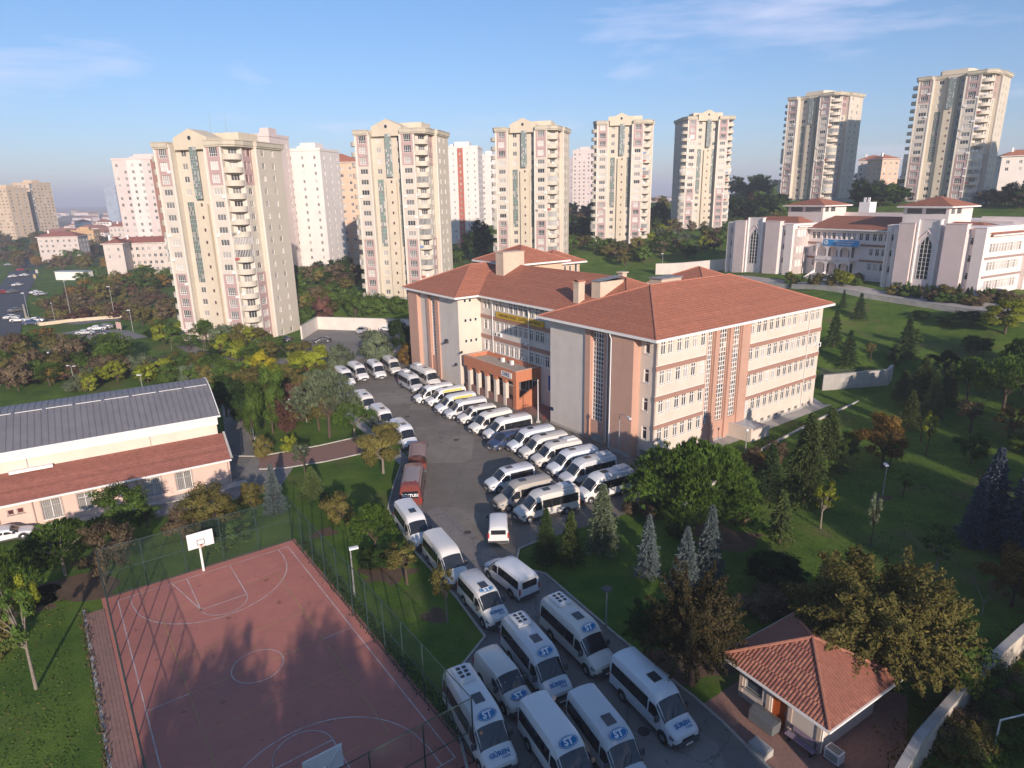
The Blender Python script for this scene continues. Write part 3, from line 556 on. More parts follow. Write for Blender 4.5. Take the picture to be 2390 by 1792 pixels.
ob('coping', MB().box(-.42, 0.02, 27.12, 41.98, PZ, PZ + .08).box(.02, 4.6, 27.12, 27.6, PZ, PZ + .08).box(.02, 4.6, 41.5, 41.98, PZ, PZ + .08).mesh('coping', mat('coping_stone', (.52, .36, .29), .8, .1, 2)), porch)
for i in range(5): y = 30.3 + i * 2.55; ob('column', MB().prism([(-.32, y - .34), (.28, y - .34), (.28, y + .34), (-.32, y + .34)], 0, 3.75).mesh('column', cream), porch)
ob('porch_floor', MB().box(-.2, 4.5, 27.6, 41.6, 0, 1.2).mesh('porch_floor', brickpath), porch)
for i, y in enumerate((40.3, 37.8)): ob('roof_vent', MB().box(3.0, 3.5, y - 5, y - 4.5, 5.5, 6.2).mesh('roof_vent', white), porch)
sg = ob('porch_sign', MB().box(-.06, 0, -1.35, 1.35, -.42, .42).mesh('porch_sign', white), porch, (-.36, 29.6, 5.2))
navy = mat('navy_letter', (.02, .03, .12), .6, .05); tx = ob('lettering', text_mesh('DERS', .8, navy, bold=.02), sg, (-.075, .1, 0)); tx.rotation_euler = (R(90), 0, R(-90))
# yellow name board on the middle front, with its dark lettering
yb = ob('name_board', MB().box(-.08, 0, -6.3, 6.3, -.5, .5).mesh('name_board', mat('yellow_board', (.52, .34, .03), .6, .12, 1.2)), school, (4.45, 32.5, 12.9))
tx = ob('lettering', text_mesh('SARIKAMIŞ BAHÇE    İLKÖĞRETİM OKULU', .58, mat('brown_letter', (.09, .05, .02), .7), bold=.012), yb, (-.09, 0, 0)); tx.rotation_euler = (R(90), 0, R(-90))
# fittings on the walls
def ac(parent, loc, rz, s=1):
    m = MB(); m.box(-.42, .42, -.3, 0, 0, .58); 
    f = MB(); f.tube((0, -.305, .29), (0, -.315, .29), .23, .23, 14)
    o = ob('air_conditioner', m.mesh('air_conditioner', white), parent, loc, rz, s); ob('fan_grille', f.mesh('fan_grille', dkmetal), o)
ac(school, (36.2, -.01, 9.3), 0, 1.1); ac(school, (4.58, 39.0, 9.2), -math.pi / 2); ac(school, (4.58, 37.9, 9.2), -math.pi / 2); ac(school, (4.58, 31.2, 8.9), -math.pi / 2, .8); ac(school, (4.58, 31.4, 5.9 + .4), -math.pi / 2, .9); ac(school, (4.58, 30.1, 8.9), -math.pi / 2, .8)
def lampwall(loc, s=1):
    m = MB(); m.prism([(-.9 * s, -.3 * s), (0, -.45 * s), (0, .45 * s), (-.9 * s, .3 * s)], 0, .22 * s); m.box(-.4 * s, 0, -.35 * s, .35 * s, .22 * s, .75 * s); ob('flood_light', m.mesh('flood_light', dkmetal), school, loc)
lampwall((-.01, 47.6, 7.2), .9); lampwall((-.01, 44.8, 3.6), .6); lampwall((-.3, 42.4, 6.3), .5)
ob('number_plate', MB().box(-.05, 0, -.3, .3, -.25, .25).mesh('number_plate', navy), school, (-.02, 19.0, 2.2))
gate = MB(); [gate.tube((.2, .45 + .13 * i, 0), (.2, .45 + .13 * i, 1.1), .02, .02, 5) for i in range(14)]; gate.tube((.2, .4, 1.0), (.2, 2.3, 1.0), .025); ob('railing', gate.mesh('railing', dkmetal), school)
ob('vent_grille', MB().box(-.04, 0, 8.8, 10.7, .3, 1.0).mesh('vent_grille', steel), school)
# light well beside the long wall
m = MB(); m.box(15.2, 15.5, -3.6, 0, 0, 1.9); m.box(15.5, 19.4, -3.6, -3.3, 0, 1.5); m.box(19.1, 19.4, -3.3, 0, 0, 1.5); ob('area_wall', m.mesh('area_wall', cream), school)
ob('area_cover', MB().poly([(15.5, -3.3, 1.3), (19.1, -3.3, 1.3), (19.1, 0, 1.6), (15.5, 0, 1.6)]).mesh('area_cover', glassmat('roof_glass', (.25, .27, .29), .2)), school)
ob('plinth', MB().box(-.12, SL + .1, -.12, -.005, 0, .22).box(-.12, -.005, 6.4, 19.3, 0, .35).box(-1.12, -1.005, 2.7, 6.3, 0, .5).mesh('plinth', concrete), school)
# paved margin and low kerb wall of the lawn beside the school
def SW(s, t, z=0): return Vector((C0.x + math.cos(SA) * s - math.sin(SA) * t, C0.y + math.sin(SA) * s + math.cos(SA) * t, z))
flatpoly('side_path', [SW(-2, -.1), SW(-2, -2.0), SW(18, -2.2), SW(44, -2.0), SW(44, 3), SW(36.8, 3), SW(36.8, -.1)], .016, concrete, 'pale paved margin along the lit wall of the school')
flatpoly('back_court', [SW(37, 3), SW(46, 3), SW(52, 22), SW(37, 24)], .012, concrete, 'small paved court behind the far corner of the school')
whitek = mat('whitewashed_kerb', (.55, .52, .48), .9, .15, 2, dirt=(.3, .27, .24), dirt_amt=.5)
kerb('kerb', [gz(1590, 1185), gz(1760, 1060), gz(1900, 985), gz(2075, 906)], 'long white kerb between the school and the right lawn', .22, .25, whitek)
# ---------------------------------------------------------------- the yellow towers
FH = 2.75; NF = 16; TB = 1.4 - .75                     # storey height, storeys, sill height of the lowest row
def row_z(r): return .65 + FH * (NF - 1 - r)           # r = 0 is the top storey
TH = FH * NF + .5
redf = mat('brown_frame', (.35, .22, .2), .7, .05); gfr = mat('grey_frame', (.30, .34, .33), .6, .05)
_tmesh = {}
def tower_proto():
    segs = [((-11.6, 17.5), (-11.6, 1.6), 'y', 'sideL'), ((-11.6, 1.6), (-10.3, -1.5), 'y', None), ((-10.3, -1.5), (-6.1, -1.5), 'p', 'bay'), ((-6.1, -1.5), (-6.1, .7), 'y', None), ((-6.1, .7), (3.9, .7), 'y', 'core'),
            ((3.9, .7), (3.9, -1.5), 'y', None), ((3.9, -1.5), (8.3, -1.5), 'p', 'bay'), ((8.3, -1.5), (8.3, -.4), 'y', None), ((8.3, -.4), (11.2, 2.2), 'y', 'balc'), ((11.2, 2.2), (11.2, 6.2), 'p', 'narrow'), ((11.2, 6.2), (12.6, 6.2), 'y', None), ((12.6, 6.2), (12.6, 17.0), 'y', 'side'), ((12.6, 17.0), (12.6, 17.5), 'y', None), ((12.6, 17.5), (-11.6, 17.5), 'y', None)]
    mbw = MB(); wins = []                              # (name, mesh, loc, ang)
    pk = []
    for a, b, c, kind in segs:
        L = math.hypot(b[0] - a[0], b[1] - a[1]); d = ((b[0] - a[0]) / L, (b[1] - a[1]) / L); op = []; ang = math.atan2(d[1], d[0]); nx, ny = d[1], -d[0]
        def add(ac, z, w, h, cols, rows, fm, gm, dep=.16):
            op.append((ac - w / 2, ac + w / 2, z, z + h)); wins.append(('window', (w, h, cols, tuple(rows), fm), (a[0] + d[0] * ac - nx * dep, a[1] + d[1] * ac - ny * dep, z), ang))
        for r in range(NF):
            z = row_z(r); top = r < 3; low = r > 9
            gm = random.choice([curtain, curtain, curtain, mid_glass, dark_glass])
            if kind == 'bay':
                if top or low: add(L / 2, z - .25, 2.3, 1.85, 4, (.55,), white, gm)
                else: add(L / 2, z, 2.45, 1.35, 3, (), white, gm)
            elif kind == 'narrow':
                if top: add(L / 2 - .85, z - .15, 1.1, 1.6, 2, (.4,), redf, gm); add(L / 2 + .85, z - .15, 1.1, 1.6, 2, (.4,), redf, gm)
                elif low: add(L / 2, z - .2, 2.2, 1.7, 4, (.5,), white, gm)
                else: add(L / 2, z, 1.5, 1.35, 2, (), white, gm)
            elif kind == 'side': add(2.6, z, 1.1, 1.3, 2, (), white, gm); add(6.9, z, 1.1, 1.3, 2, (), white, random.choice([curtain, mid_glass]))
            elif kind == 'sideL': add(4.0, z, 1.1, 1.3, 2, (), white, gm); add(11.5, z, 1.4, 1.5, 2, (), white, gm)
            elif kind == 'balc': add(L / 2, z - .5, 2.0, 2.0, 3, (), white, random.choice([mid_glass, curtain, dark_glass]), .3)
            elif kind == 'core':
                if r < 4 or r > 10: add(2.1, z, 1.5, 1.35, 2, (), white, gm); add(8.7, z, 1.3, 1.35, 2, (), white, gm)
        if kind == 'core':
            z0, z1 = row_z(10) - .3, row_z(4) + 1.3
            for ac, w in ((2.1, 1.9), (8.7, 1.5)): op.append((ac - w / 2, ac + w / 2, z0, z1)); wins.append(('stair_glazing', stair_mesh(w, z1 - z0, 4, 19), (a[0] + d[0] * ac - nx * .12, a[1] + d[1] * ac - ny * .12, z0), ang))
        wall_open(mbw, a, d, L, 0, TH, op, .25, 0 if kind not in ('bay', 'balc') else 1)
        if c == 'p':                                   # pink panels laid on the bays round the windows, top three and bottom six storeys
            o2 = (a[0] + nx * .06, a[1] + ny * .06); m_ = .45 if kind == 'bay' else .1
            for r0, r1 in ((0, 2), (10, 15)):
                za, zb = row_z(r1) - .7, row_z(r0) + 1.9
                ops = [(w[0] - m_, w[1] - m_, w[2], w[3]) for w in op if za < w[2] and w[3] < zb]
                q_ = MB(); wall_open(q_, (o2[0] + d[0] * m_, o2[1] + d[1] * m_), d, L - 2 * m_, max(za, .05), zb, ops, .06, 0); pk.append(q_.mesh('pink_panel', pink))
    return mbw, pk, wins
def stair_mesh(w, h, cols, rows):
    m = MB(); t = .05
    for c in range(cols + 1): x = -w / 2 + w * c / cols; m.box(x - t, x + t, -.05, .02, 0, h)
    for r in range(rows + 1): z = h * r / rows; m.box(-w / 2, w / 2, -.045, .015, z - t, z + t)
    for c in range(cols):
        for r in range(rows):
            k = random.choice([1, 1, 2, 2, 3]); x0 = -w / 2 + w * c / cols; z0 = h * r / rows; m.poly([(x0, .004, z0), (x0 + w / cols, .004, z0), (x0 + w / cols, .004, z0 + h / rows), (x0, .004, z0 + h / rows)], k)
    return m.mesh('stair_glazing', [gfr, green_glass, mid_glass, curtain])
def balcony_mesh(kind):
    m = MB(); n = 9; pts = []
    for i in range(n + 1):
        a = -math.pi * .72 + math.pi * .94 * i / n; pts.append((9.3 + 2.35 * math.cos(a), .95 + 2.35 * math.sin(a)))
    inner = [(9.3 + 2.2 * (p[0] - 9.3) / 2.35, .95 + 2.2 * (p[1] - .95) / 2.35) for p in pts]
    for i in range(n):
        p, q, r_, s_ = pts[i], pts[i + 1], inner[i + 1], inner[i]
        for z0, z1 in ((-.95, .25),): m.poly([(*p, z0), (*q, z0), (*q, z1), (*p, z1)]); m.poly([(*r_, z0), (*s_, z0), (*s_, z1), (*r_, z1)]); m.poly([(*p, z1), (*q, z1), (*r_, z1), (*s_, z1)])
    m.poly([(*p, -.95) for p in reversed(pts)]); m.poly([(*p, -.72) for p in inner])
    if kind:
        for i in range(n):
            p, q = pts[i], pts[i + 1]; mi = 1 if kind == 1 else 2
            m.poly([(*p, .25), (*q, .25), (*q, 1.75), (*p, 1.75)], mi)
            for t in (0, .5): x = p[0] + (q[0] - p[0]) * t; y = p[1] + (q[1] - p[1]) * t; m.box(x - .05, x + .05, y - .05, y + .05, .25, 1.75, 3)
    return m.mesh('balcony', [ytow, dark_glass, curtain, white])
balc = [balcony_mesh(0), balcony_mesh(1), balcony_mesh(2)]
mbw, pk, TW = tower_proto()
bodym = mbw.mesh('wall', [ytow, ytow2])
cor = MB()
OUT = [(-11.6, 1.6), (-10.3, -1.5), (-6.1, -1.5), (-6.1, .7), (3.9, .7), (3.9, -1.5), (8.3, -1.5), (9.3, -1.55), (11.3, -.2), (11.8, 2.2), (11.8, 6.0), (12.6, 6.2), (12.6, 17.5), (-11.6, 17.5)]
cx_, cy_ = .5, 8.0
def grow(k): return [(cx_ + (x - cx_) * (1 + k / abs(12)), cy_ + (y - cy_) * (1 + k / abs(9.5))) for x, y in OUT]
cor.prism(grow(.35), TH - .9, TH - .55); cor.prism(grow(.55), TH - .55, TH + .35); cor.prism(grow(.7), TH + .35, TH + .5)
corm = cor.mesh('cornice', mat('cornice_stone', (.52, .47, .38), .9, .08, .4, dirt=(.33, .30, .25), dirt_amt=.5, dirt_scale=.3, streak=.3))
ga = MB()                                              # gabled head over the stair core, and the pier below it
G = [(-5.4, TH - 1.2), (4.0, TH - 1.2), (4.0, TH + 1.3), (-.7, TH + 3.1), (-5.4, TH + 1.3)]
ga.poly([(x, -.55, z) for x, z in G]); ga.poly([(x, 6.0, z) for x, z in reversed(G)])
for (p, q) in zip(G, G[1:] + G[:1]): ga.poly([(p[0], 6.0, p[1]), (q[0], 6.0, q[1]), (q[0], -.55, q[1]), (p[0], -.55, p[1])])
ga.box(-1.9, 1.4, -.15, .69, 0, row_z(4) + .9); ga.box(-6, 8, 6.5, 14.5, TH + .4, TH + 2.6)
gam = ga.mesh('gable', mat('gable_render', (.58, .51, .40), .9, .05, .4, dirt=(.42, .38, .30), dirt_amt=.4, dirt_scale=.2, streak=.3))
ga2 = MB(); ga2.box(-1.9, 1.4, -.15, .69, 0, TH - .2); ga2.prism([(-4.5, 1.5), (3.2, 1.5), (4.6, 5), (4.6, 12), (-6, 12), (-6, 5)], TH + .4, TH + 2.2); gam2 = ga2.mesh('roof_storey', MATS['gable_render'])
oc = MB(); oc.tube((-.7, -.6, TH + 1.2), (-.7, -.5, TH + 1.2), .62, .62, 18); oc2 = MB(); oc2.tube((-.7, -.63, TH + 1.2), (-.7, -.55, TH + 1.2), .46, .46, 18)
ocm = oc.mesh('oculus', ytow2); ocm2 = oc2.mesh('oculus_glass', dark_glass)
zt0, zt1 = row_z(3) - .7, row_z(0) + 1.9
topg = stair_mesh(1.9, zt1 - zt0, 4, 17)
smallw = window_one(.55, .75, 1, (), redf, dark_glass)
pilr = mat('pilaster_render', (.70, .65, .58), .9, .05)
pils = [MB().box(*b_, 0, TH - .9).mesh('pilaster', pilr) for b_ in [(x - .16, x + .16, -1.66, -1.3) for x in (-10.42, -6.0, 3.8, 8.2)] + [(11.05, 11.35, 1.9, 2.4), (12.4, 12.75, 6.05, 6.4)]]
acm = MB().box(-.42, .42, -.32, 0, 0, .6).mesh('air_conditioner', white); _d = MB(); _d.tube((0, 0, 0), (0, -.3, .12), .05, .42, 14); dishm = _d.mesh('satellite_dish', white)
washm = [MB().box(-.6, -.2, 0, .02, 0, .7).box(-.15, .3, 0, .02, .1, .7).box(.35, .7, 0, .02, .2, .7).mesh('washing', mat('washing_%d' % i, c, .9)) for i, c in enumerate([(.7, .68, .66), (.4, .12, .1), (.2, .3, .5)])]
def tower(pos, a, label, sc=.9, gable=True, antenna=False, group='yellow tower blocks along the hillside'):
    ca, sa = math.cos(a), math.sin(a)
    t = thing('tower_block', label, 'tower block', (pos[0] + 8.2 * ca * sc, pos[1] + 8.2 * sa * sc, pos[2]), a, group); t.scale = (sc, sc, 1)
    ob('wall', bodym, t); [ob('pink_panel', q_, t) for q_ in pk]; ob('cornice', corm, t); ob('gable', gam if gable else gam2, t); [ob('oculus', ocm, t), ob('oculus_glass', ocm2, t)] if gable else None; [ob('pilaster', q_, t) for q_ in pils]
    for nme, me, loc, ang in TW: ob(nme, window_one(*me, random.choice([curtain, curtain, mid_glass, mid_glass, dark_glass])) if isinstance(me, tuple) else me, t, loc, ang)
    ob('stair_glazing', topg, t, (-.25, -.56, zt0), 0)
    for r in range(4, NF): ob('window', smallw, t, (-.1, -.17, row_z(r) + .3), 0)
    for r in range(NF):
        k = 0 if random.random() < .6 else random.choice([1, 2])
        ob('balcony', balc[k if r > 3 else 0], t, (0, 0, row_z(r)))
        o = ob('balcony', balc[k if r > 6 else 0], t, (-1.9 + .7, 0, row_z(r))); o.scale = (-1, 1, 1)
    for _ in range(12):                                # air conditioners and dishes hung out by the tenants
        r = random.randrange(1, NF); x = random.choice([-6.9, 4.6, 7.7, -9.7]); ob('air_conditioner', acm, t, (x, -1.52, row_z(r) - .75))
    for _ in range(5): ob('satellite_dish', dishm, t, (random.choice([9.3, 10.4]), -1.1, row_z(random.randrange(2, NF)) + .1))
    for _ in range(5): ob('washing', washm[random.randrange(3)], t, (9.0, -1.62, row_z(random.randrange(3, NF)) - .55))
    base = MB(); base.prism([(p[0] * 1.03, p[1] * 1.03) for p in OUT], -8, .3); ob('plinth', base.mesh('plinth', concrete), t)
    if antenna:
        for x, h in ((-1.5, 4.6), (3.0, 4.2)): ob('antenna', MB().tube((x, 9, TH + 2), (x, 9, TH + 2.6 + h), .06, .03, 6).mesh('antenna', steel), t)
    return t
tower((-75.9, 154.3, -.4), R(-14), 'tallest looking yellow tower nearest on the left with two antennas', antenna=True)
tower((-39, 188.9, 4.6), R(-13), 'second yellow tower, rising behind the left end of the red school roof')
tower((-1.6, 223, 7.8), R(-15.6), 'third yellow tower, directly behind the roof shaft of the red school')
tower((35.4, 258.8, 12.8), R(-8), 'fourth yellow tower, standing behind the trees in the middle distance')
tower((84.7 - 7.5, 287.9 + 4, 17.2), R(1), 'fifth yellow tower, slim, left of the dark wooded knoll')
tower((132.6, 324, 28), R(-52), sc=1.06, gable=False, label='grey shaded tower on the hill behind the left roof of the pink school')
tower((160.9, 270.9, 27.6), R(-47), sc=1.08, gable=False, label='rightmost shaded tower on the hill, highest in the picture')
tower((196, 186, 24), R(-47), 'tower standing outside the right edge of the picture')
# ---------------------------------------------------------------- the pink school on the hill
O2 = Vector((97.568, 139.435, 10.0)); S2A = math.atan2(-.8656, .5008)
sch2 = thing('pink_school', 'pale pink school with pylons, pointed windows, red roofs and a blue banner', 'school', O2, S2A)
pinkw = mat('pink_render', (.74, .60, .565), .9, .05, .5, dirt=(.42, .36, .36), dirt_amt=.3, dirt_scale=.25, streak=.3); palew = mat('pale_pink_render', (.80, .70, .66), .9, .05, .5)
# local x to the right along the front, -y outwards (towards the yard)
def lbox(m, x0, x1, y0, y1, z0, z1, mi=0): m.box(x0, x1, y0, y1, z0, z1, mi)
def pointed(x, w, z0, z1, y, par):                     # tall pointed window with bars
    m = MB(); zs = z1 - w * .75
    m.poly([(x - w / 2, y, z0), (x + w / 2, y, z0), (x + w / 2, y, zs), (x, y, z1), (x - w / 2, y, zs)])
    o = ob('pointed_window', m.mesh('pointed_window', dark_glass), par); b = MB(); t = .035
    for c in range(4): xx = x - w / 2 + w * c / 3; b.box(xx - t, xx + t, y - .08, y - .005, z0, zs + (w * .75) * (1 - abs(xx - x) / (w / 2)) * .97)
    n = int((zs - z0) / .85)
    for r in range(n + 1): zz = z0 + (zs - z0) * r / n; b.box(x - w / 2, x + w / 2, y - .07, y - .005, zz - t, zz + t)
    ob('window_bars', b.mesh('window_bars', white), o)
    h = MB()
    for s in (-1, 1): h.tube((x + s * w * .95, y - .02, zs + .4), (x, y - .02, z1 + 1.1), .12, .12, 5)
    ob('pointed_moulding', h.mesh('pointed_moulding', pinkw), o)
def pylon_block(x0, w, H, par, side):
    k = w / 20.7; X = lambda f: x0 + f * k
    m = MB(); m.box(x0, x0 + w - (.5 if side > 0 else 0), 0.2, 17, -6, H - .4); ob('wall', m.mesh('wall', [palew]), par)
    for a, b, h, dep, mm in ((0, .9, H - .6, -.5, palew), (3.0, 6.5, H, -1.2, pinkw), (6.7, 11.7, H + .9, -.35, palew), (12.9, 17.2, H + .1, -1.2, pinkw), (18.6, 20.7, H - .6, -.6, palew), (1.6, 2.4, H - 1.6, -.35, palew)):
        p = MB(); p.box(X(a), X(b), dep, .19, -6, h); p.box(X(a) - .08, X(b) + .08, dep - .08, .5, h, h + .14); ob('pylon', p.mesh('pylon', mm), par)
    for f in (6.75, 11.35): ob('pilaster', MB().box(X(f), X(f) + .35, -.75, -.36, -6, H + .9).mesh('pilaster', white), par)
    pointed(X(9.1), 2.4 * k + .1, 2.3, 11.8, -.37, par)
    for z in (3.0, 6.7, 10.3):
        for f in (1.2, 17.9): ob('window', window_one(.7, 1.5, 1, (1.05,), white, dark_glass), par, (X(f), -.02 + .18, z))
    for f in (1.2, 17.9): ob('window_slot', MB().box(X(f) - .75, X(f) - .55, -.5, .19, 0, 12.6).mesh('window_slot', white), par)
pylon_block(-18.6, 20.8, 14.4, sch2, 1); pylon_block(-66.0, 22.2, 13.9, sch2, -1)
# right end wall with three rows of windows, left end of the recess
m = MB(); op = [(1.6 + 1.25 * i, 2.6 + 1.25 * i, z, z + 1.9) for z in (.9, 4.9, 8.7) for i in range(11)]
wall_open(m, (2.21, .2), (0, 1), 17, -6, 12.6, op, .2, 0); ob('wall', m.mesh('wall', [palew]), sch2)
for z in (.9, 4.9, 8.7):
    for i in range(11): ob('window', window_one(1.0, 1.9, 2, (1.3,), white, random.choice([curtain, curtain, mid_glass])), sch2, (2.21 - .12, .2 + 2.1 + 1.25 * i, z), math.pi / 2)
ob('string_course', MB().box(2.215, 2.3, .3, 17, 7.3, 7.8).box(2.215, 2.3, .3, 17, 3.4, 3.9).mesh('string_course', mat('mauve_band', (.33, .24, .22), .9)), sch2)
ob('end_pylon', MB().box(1.4, 3.2, 17.0, 19.5, -6, 14.5).box(-.5, 2.6, 16.2, 17.0, 11, 14.9).mesh('end_pylon', palew), sch2)
m = MB(); wall_open(m, (-43.8, .2), (0, 1), 6, -2, 12.2, [(1.2 + 1.3 * i, 2.1 + 1.3 * i, z, z + 1.7) for z in (2.2, 5.9, 10.1) for i in range(3)], .2, 0); ob('wall', m.mesh('wall', [palew]), sch2)
for z in (2.2, 5.9, 10.1):
    for i in range(3): ob('window', window_one(.9, 1.7, 2, (1.1,), white, mid_glass), sch2, (-43.8 - .12, .2 + 1.65 + 1.3 * i, z), math.pi / 2)
# recessed centre: three storeys, loggia with arches, stairs
cw = [-42.3, -41.0, -39.2, -37.9, -36.5, -35.1, -33.7, -32.3, -30.9, -29.0, -27.4, -25.5, -24.0, -22.4, -20.8]
m = MB(); op = [(x + 43.8 - .5, x + 43.8 + .5, 9.6, 11.3) for x in cw[:10]] + [(x + 43.8 - .5, x + 43.8 + .5, 9.6, 11.3) for x in cw[10:]]
op += [(x + 43.8 - .5, x + 43.8 + .5, z, z + 1.7) for z in (2.4, 6.0) for x in (-41.6, -26.0, -24.4, -22.8)]
op += [(x + 43.8 - .8, x + 43.8 + .8, .9, 3.6) for x in (-37.7, -34.4, -31.1)] + [(x + 43.8 - .8, x + 43.8 + .8, 5.2, 7.8) for x in (-37.7, -34.4, -31.1)]
wall_open(m, (-43.8, 6.2), (1, 0), 25.2, -6, 12.2, op, .25, 0); ob('wall', m.mesh('wall', [palew]), sch2)
for x in cw: ob('window', window_one(1.0, 1.7, 2, (1.15,), white, random.choice([curtain, mid_glass, dark_glass])), sch2, (x, 6.35, 9.6))
for z in (2.4, 6.0):
    for x in (-41.6, -26.0, -24.4, -22.8): ob('window', window_one(1.0, 1.7, 2, (1.15,), white, random.choice([curtain, mid_glass, dark_glass])), sch2, (x, 6.35, z))
for x in (-37.7, -34.4, -31.1):
    ob('door', MB().box(x - .8, x + .8, 6.3, 6.36, .9, 3.6).mesh('door', dark_glass), sch2); ob('balcony_door', MB().box(x - .8, x + .8, 6.3, 6.36, 5.2, 7.8).mesh('balcony_door', mid_glass), sch2)
ob('string_course', MB().box(-43.7, -39.6, 6.05, 6.19, 8.2, 8.7).box(-28.8, -18.7, 6.05, 6.19, 8.2, 8.7).box(-43.7, -39.6, 6.05, 6.19, 4.4, 4.9).box(-28.8, -18.7, 6.05, 6.19, 4.4, 4.9).mesh('string_course', mat('brown_band2', (.33, .18, .13), .9)), sch2)
lg = ob('loggia', None, sch2)
def arch(x0, x1, z0, zs, zt, y, zc):                   # wall panel with an arched opening
    m = MB(); n = 10; cxm = (x0 + x1) / 2; w = (x1 - x0) / 2 - .25; pts = [(cxm - w * math.cos(math.pi * i / n), zs + (zc - zs) * math.sin(math.pi * i / n) ** .8) for i in range(n + 1)]
    for i in range(n):
        (a, za), (b, zb) = pts[i], pts[i + 1]; m.poly([(a, y, za), (b, y, zb), (b, y, zt), (a, y, zt)]); m.poly([(a, y + .3, za), (b, y + .3, zb), (b, y, zb), (a, y, za)])
    m.box(x0, cxm - w, y, y + .3, z0, zt); m.box(cxm + w, x1, y, y + .3, z0, zt); return m
for i, x in enumerate((-39.35, -36.05, -32.75)):
    ob('arch', arch(x, x + 3.28, 4.6, 6.6, 8.4, 3.4, 7.9).mesh('arch', palew), lg); ob('parapet', MB().box(x + .1, x + 3.1, 3.2, 3.42, 4.4, 5.4).mesh('parapet', palew), lg)
    ob('lower_arch', arch(x, x + 3.28, .6, 3.1, 4.4, 3.4, 3.9).mesh('lower_arch', palew), lg)
ob('loggia_slab', MB().box(-39.4, -29.4, 3.4, 6.2, 4.3, 4.55).box(-39.4, -29.4, 3.4, 6.2, 8.4, 8.6).box(-39.4, -29.4, 3.4, 6.2, -2, .9).mesh('loggia_slab', palew), lg)
for i, x in enumerate((-39.35, -36.0, -32.7, -29.5)):
    m = MB(); m.poly([(x, 3.4, 1.6), (x, 3.4, -1), (x, -1.2, -1), (x, -1.2, -.2)]); m.poly([(x + .25, 3.4, 1.6), (x + .25, -1.2, -.2), (x + .25, -1.2, -1), (x + .25, 3.4, -1)]); m.poly([(x, 3.4, 1.6), (x, -1.2, -.2), (x + .25, -1.2, -.2), (x + .25, 3.4, 1.6)]); ob('stair_cheek', m.mesh('stair_cheek', white), lg)
m = MB()
for i in range(8): m.box(-39.1, -29.6, -1.0 + i * .55, 3.4, -1, .05 + i * .12)
ob('stair', m.mesh('stair', concrete), lg)
bn = ob('banner', MB().box(-4.9, 4.9, -.06, .06, -.75, .75).mesh('banner', mat('blue_banner', (.03, .27, .60), .6, .05)), sch2, (-32.4, 3.25, 8.95))
for s, z in (('ETÜT BAHÇE ANADOLU', .28), ('ÖĞRETMEN LİSESİ', -.33)): tx = ob('lettering', text_mesh(s, .5, white, bold=.012), bn, (.9, -.075, z)); tx.rotation_euler = (R(90), 0, 0)
em = MB(); em.tube((-4.0, -.07, 0), (-4.0, -.085, 0), .58, .58, 20); em.tube((-4.0, -.086, 0), (-4.0, -.10, 0), .36, .36, 16, 1); ob('emblem', em.mesh('emblem', [white, mat('pale_blue', (.25, .42, .6), .6)]), bn)
# roofs
def roofp(pts_list, name='roof'):
    m = MB()
    for s in pts_list: courses(m, *s, step=.5)
    return ob(name, m.mesh(name, mat('roof_tile_dull', (.36, .155, .10), .8, .14, 1.5, dirt=(.2, .11, .08), dirt_amt=.4)), sch2)
roofp([((-44.2, 5.4, 12.2), (-18.6, 5.4, 12.2), (-41.0, 12.6, 15.3), (-18.6, 12.6, 15.3)), ((-44.2, 19, 12.2), (-44.2, 5.4, 12.2), (-41, 12.6, 15.3), (-41, 12.6, 15.3)), ((-18.6, 19, 12.3), (-44.2, 19, 12.2), (-18.6, 12.6, 15.3), (-41.0, 12.6, 15.3))])
ob('gutter', MB().box(-44.5, -18.6, 5.1, 5.4, 11.95, 12.25).mesh('gutter', white), sch2)
for x0, x1, h in ((-66, -43.8, 13.4), (-18.4, 2.4, 13.0)):
    roofp([((x0 + .5, 1.2, h), (x1 + .4, 1.2, h - .6), (x0 + 6, 9, h + 1.6), (x1 - 6, 9, h + 1.6)), ((x1 + .4, 1.2, h - .6), (x1 + .4, 17, h - .6), (x1 - 6, 9, h + 1.6), (x1 - 6, 9, h + 1.6)), ((x0 + .5, 17, h), (x0 + .5, 1.2, h), (x0 + 6, 9, h + 1.6), (x0 + 6, 9, h + 1.6)), ((x1 + .4, 17, h), (x0 + .5, 17, h), (x1 - 6, 9, h + 1.6), (x0 + 6, 9, h + 1.6))])
    ob('gutter', MB().box(x1 + .4, x1 + .62, 1.0, 17, h - .85, h - .55).mesh('gutter', white), sch2)
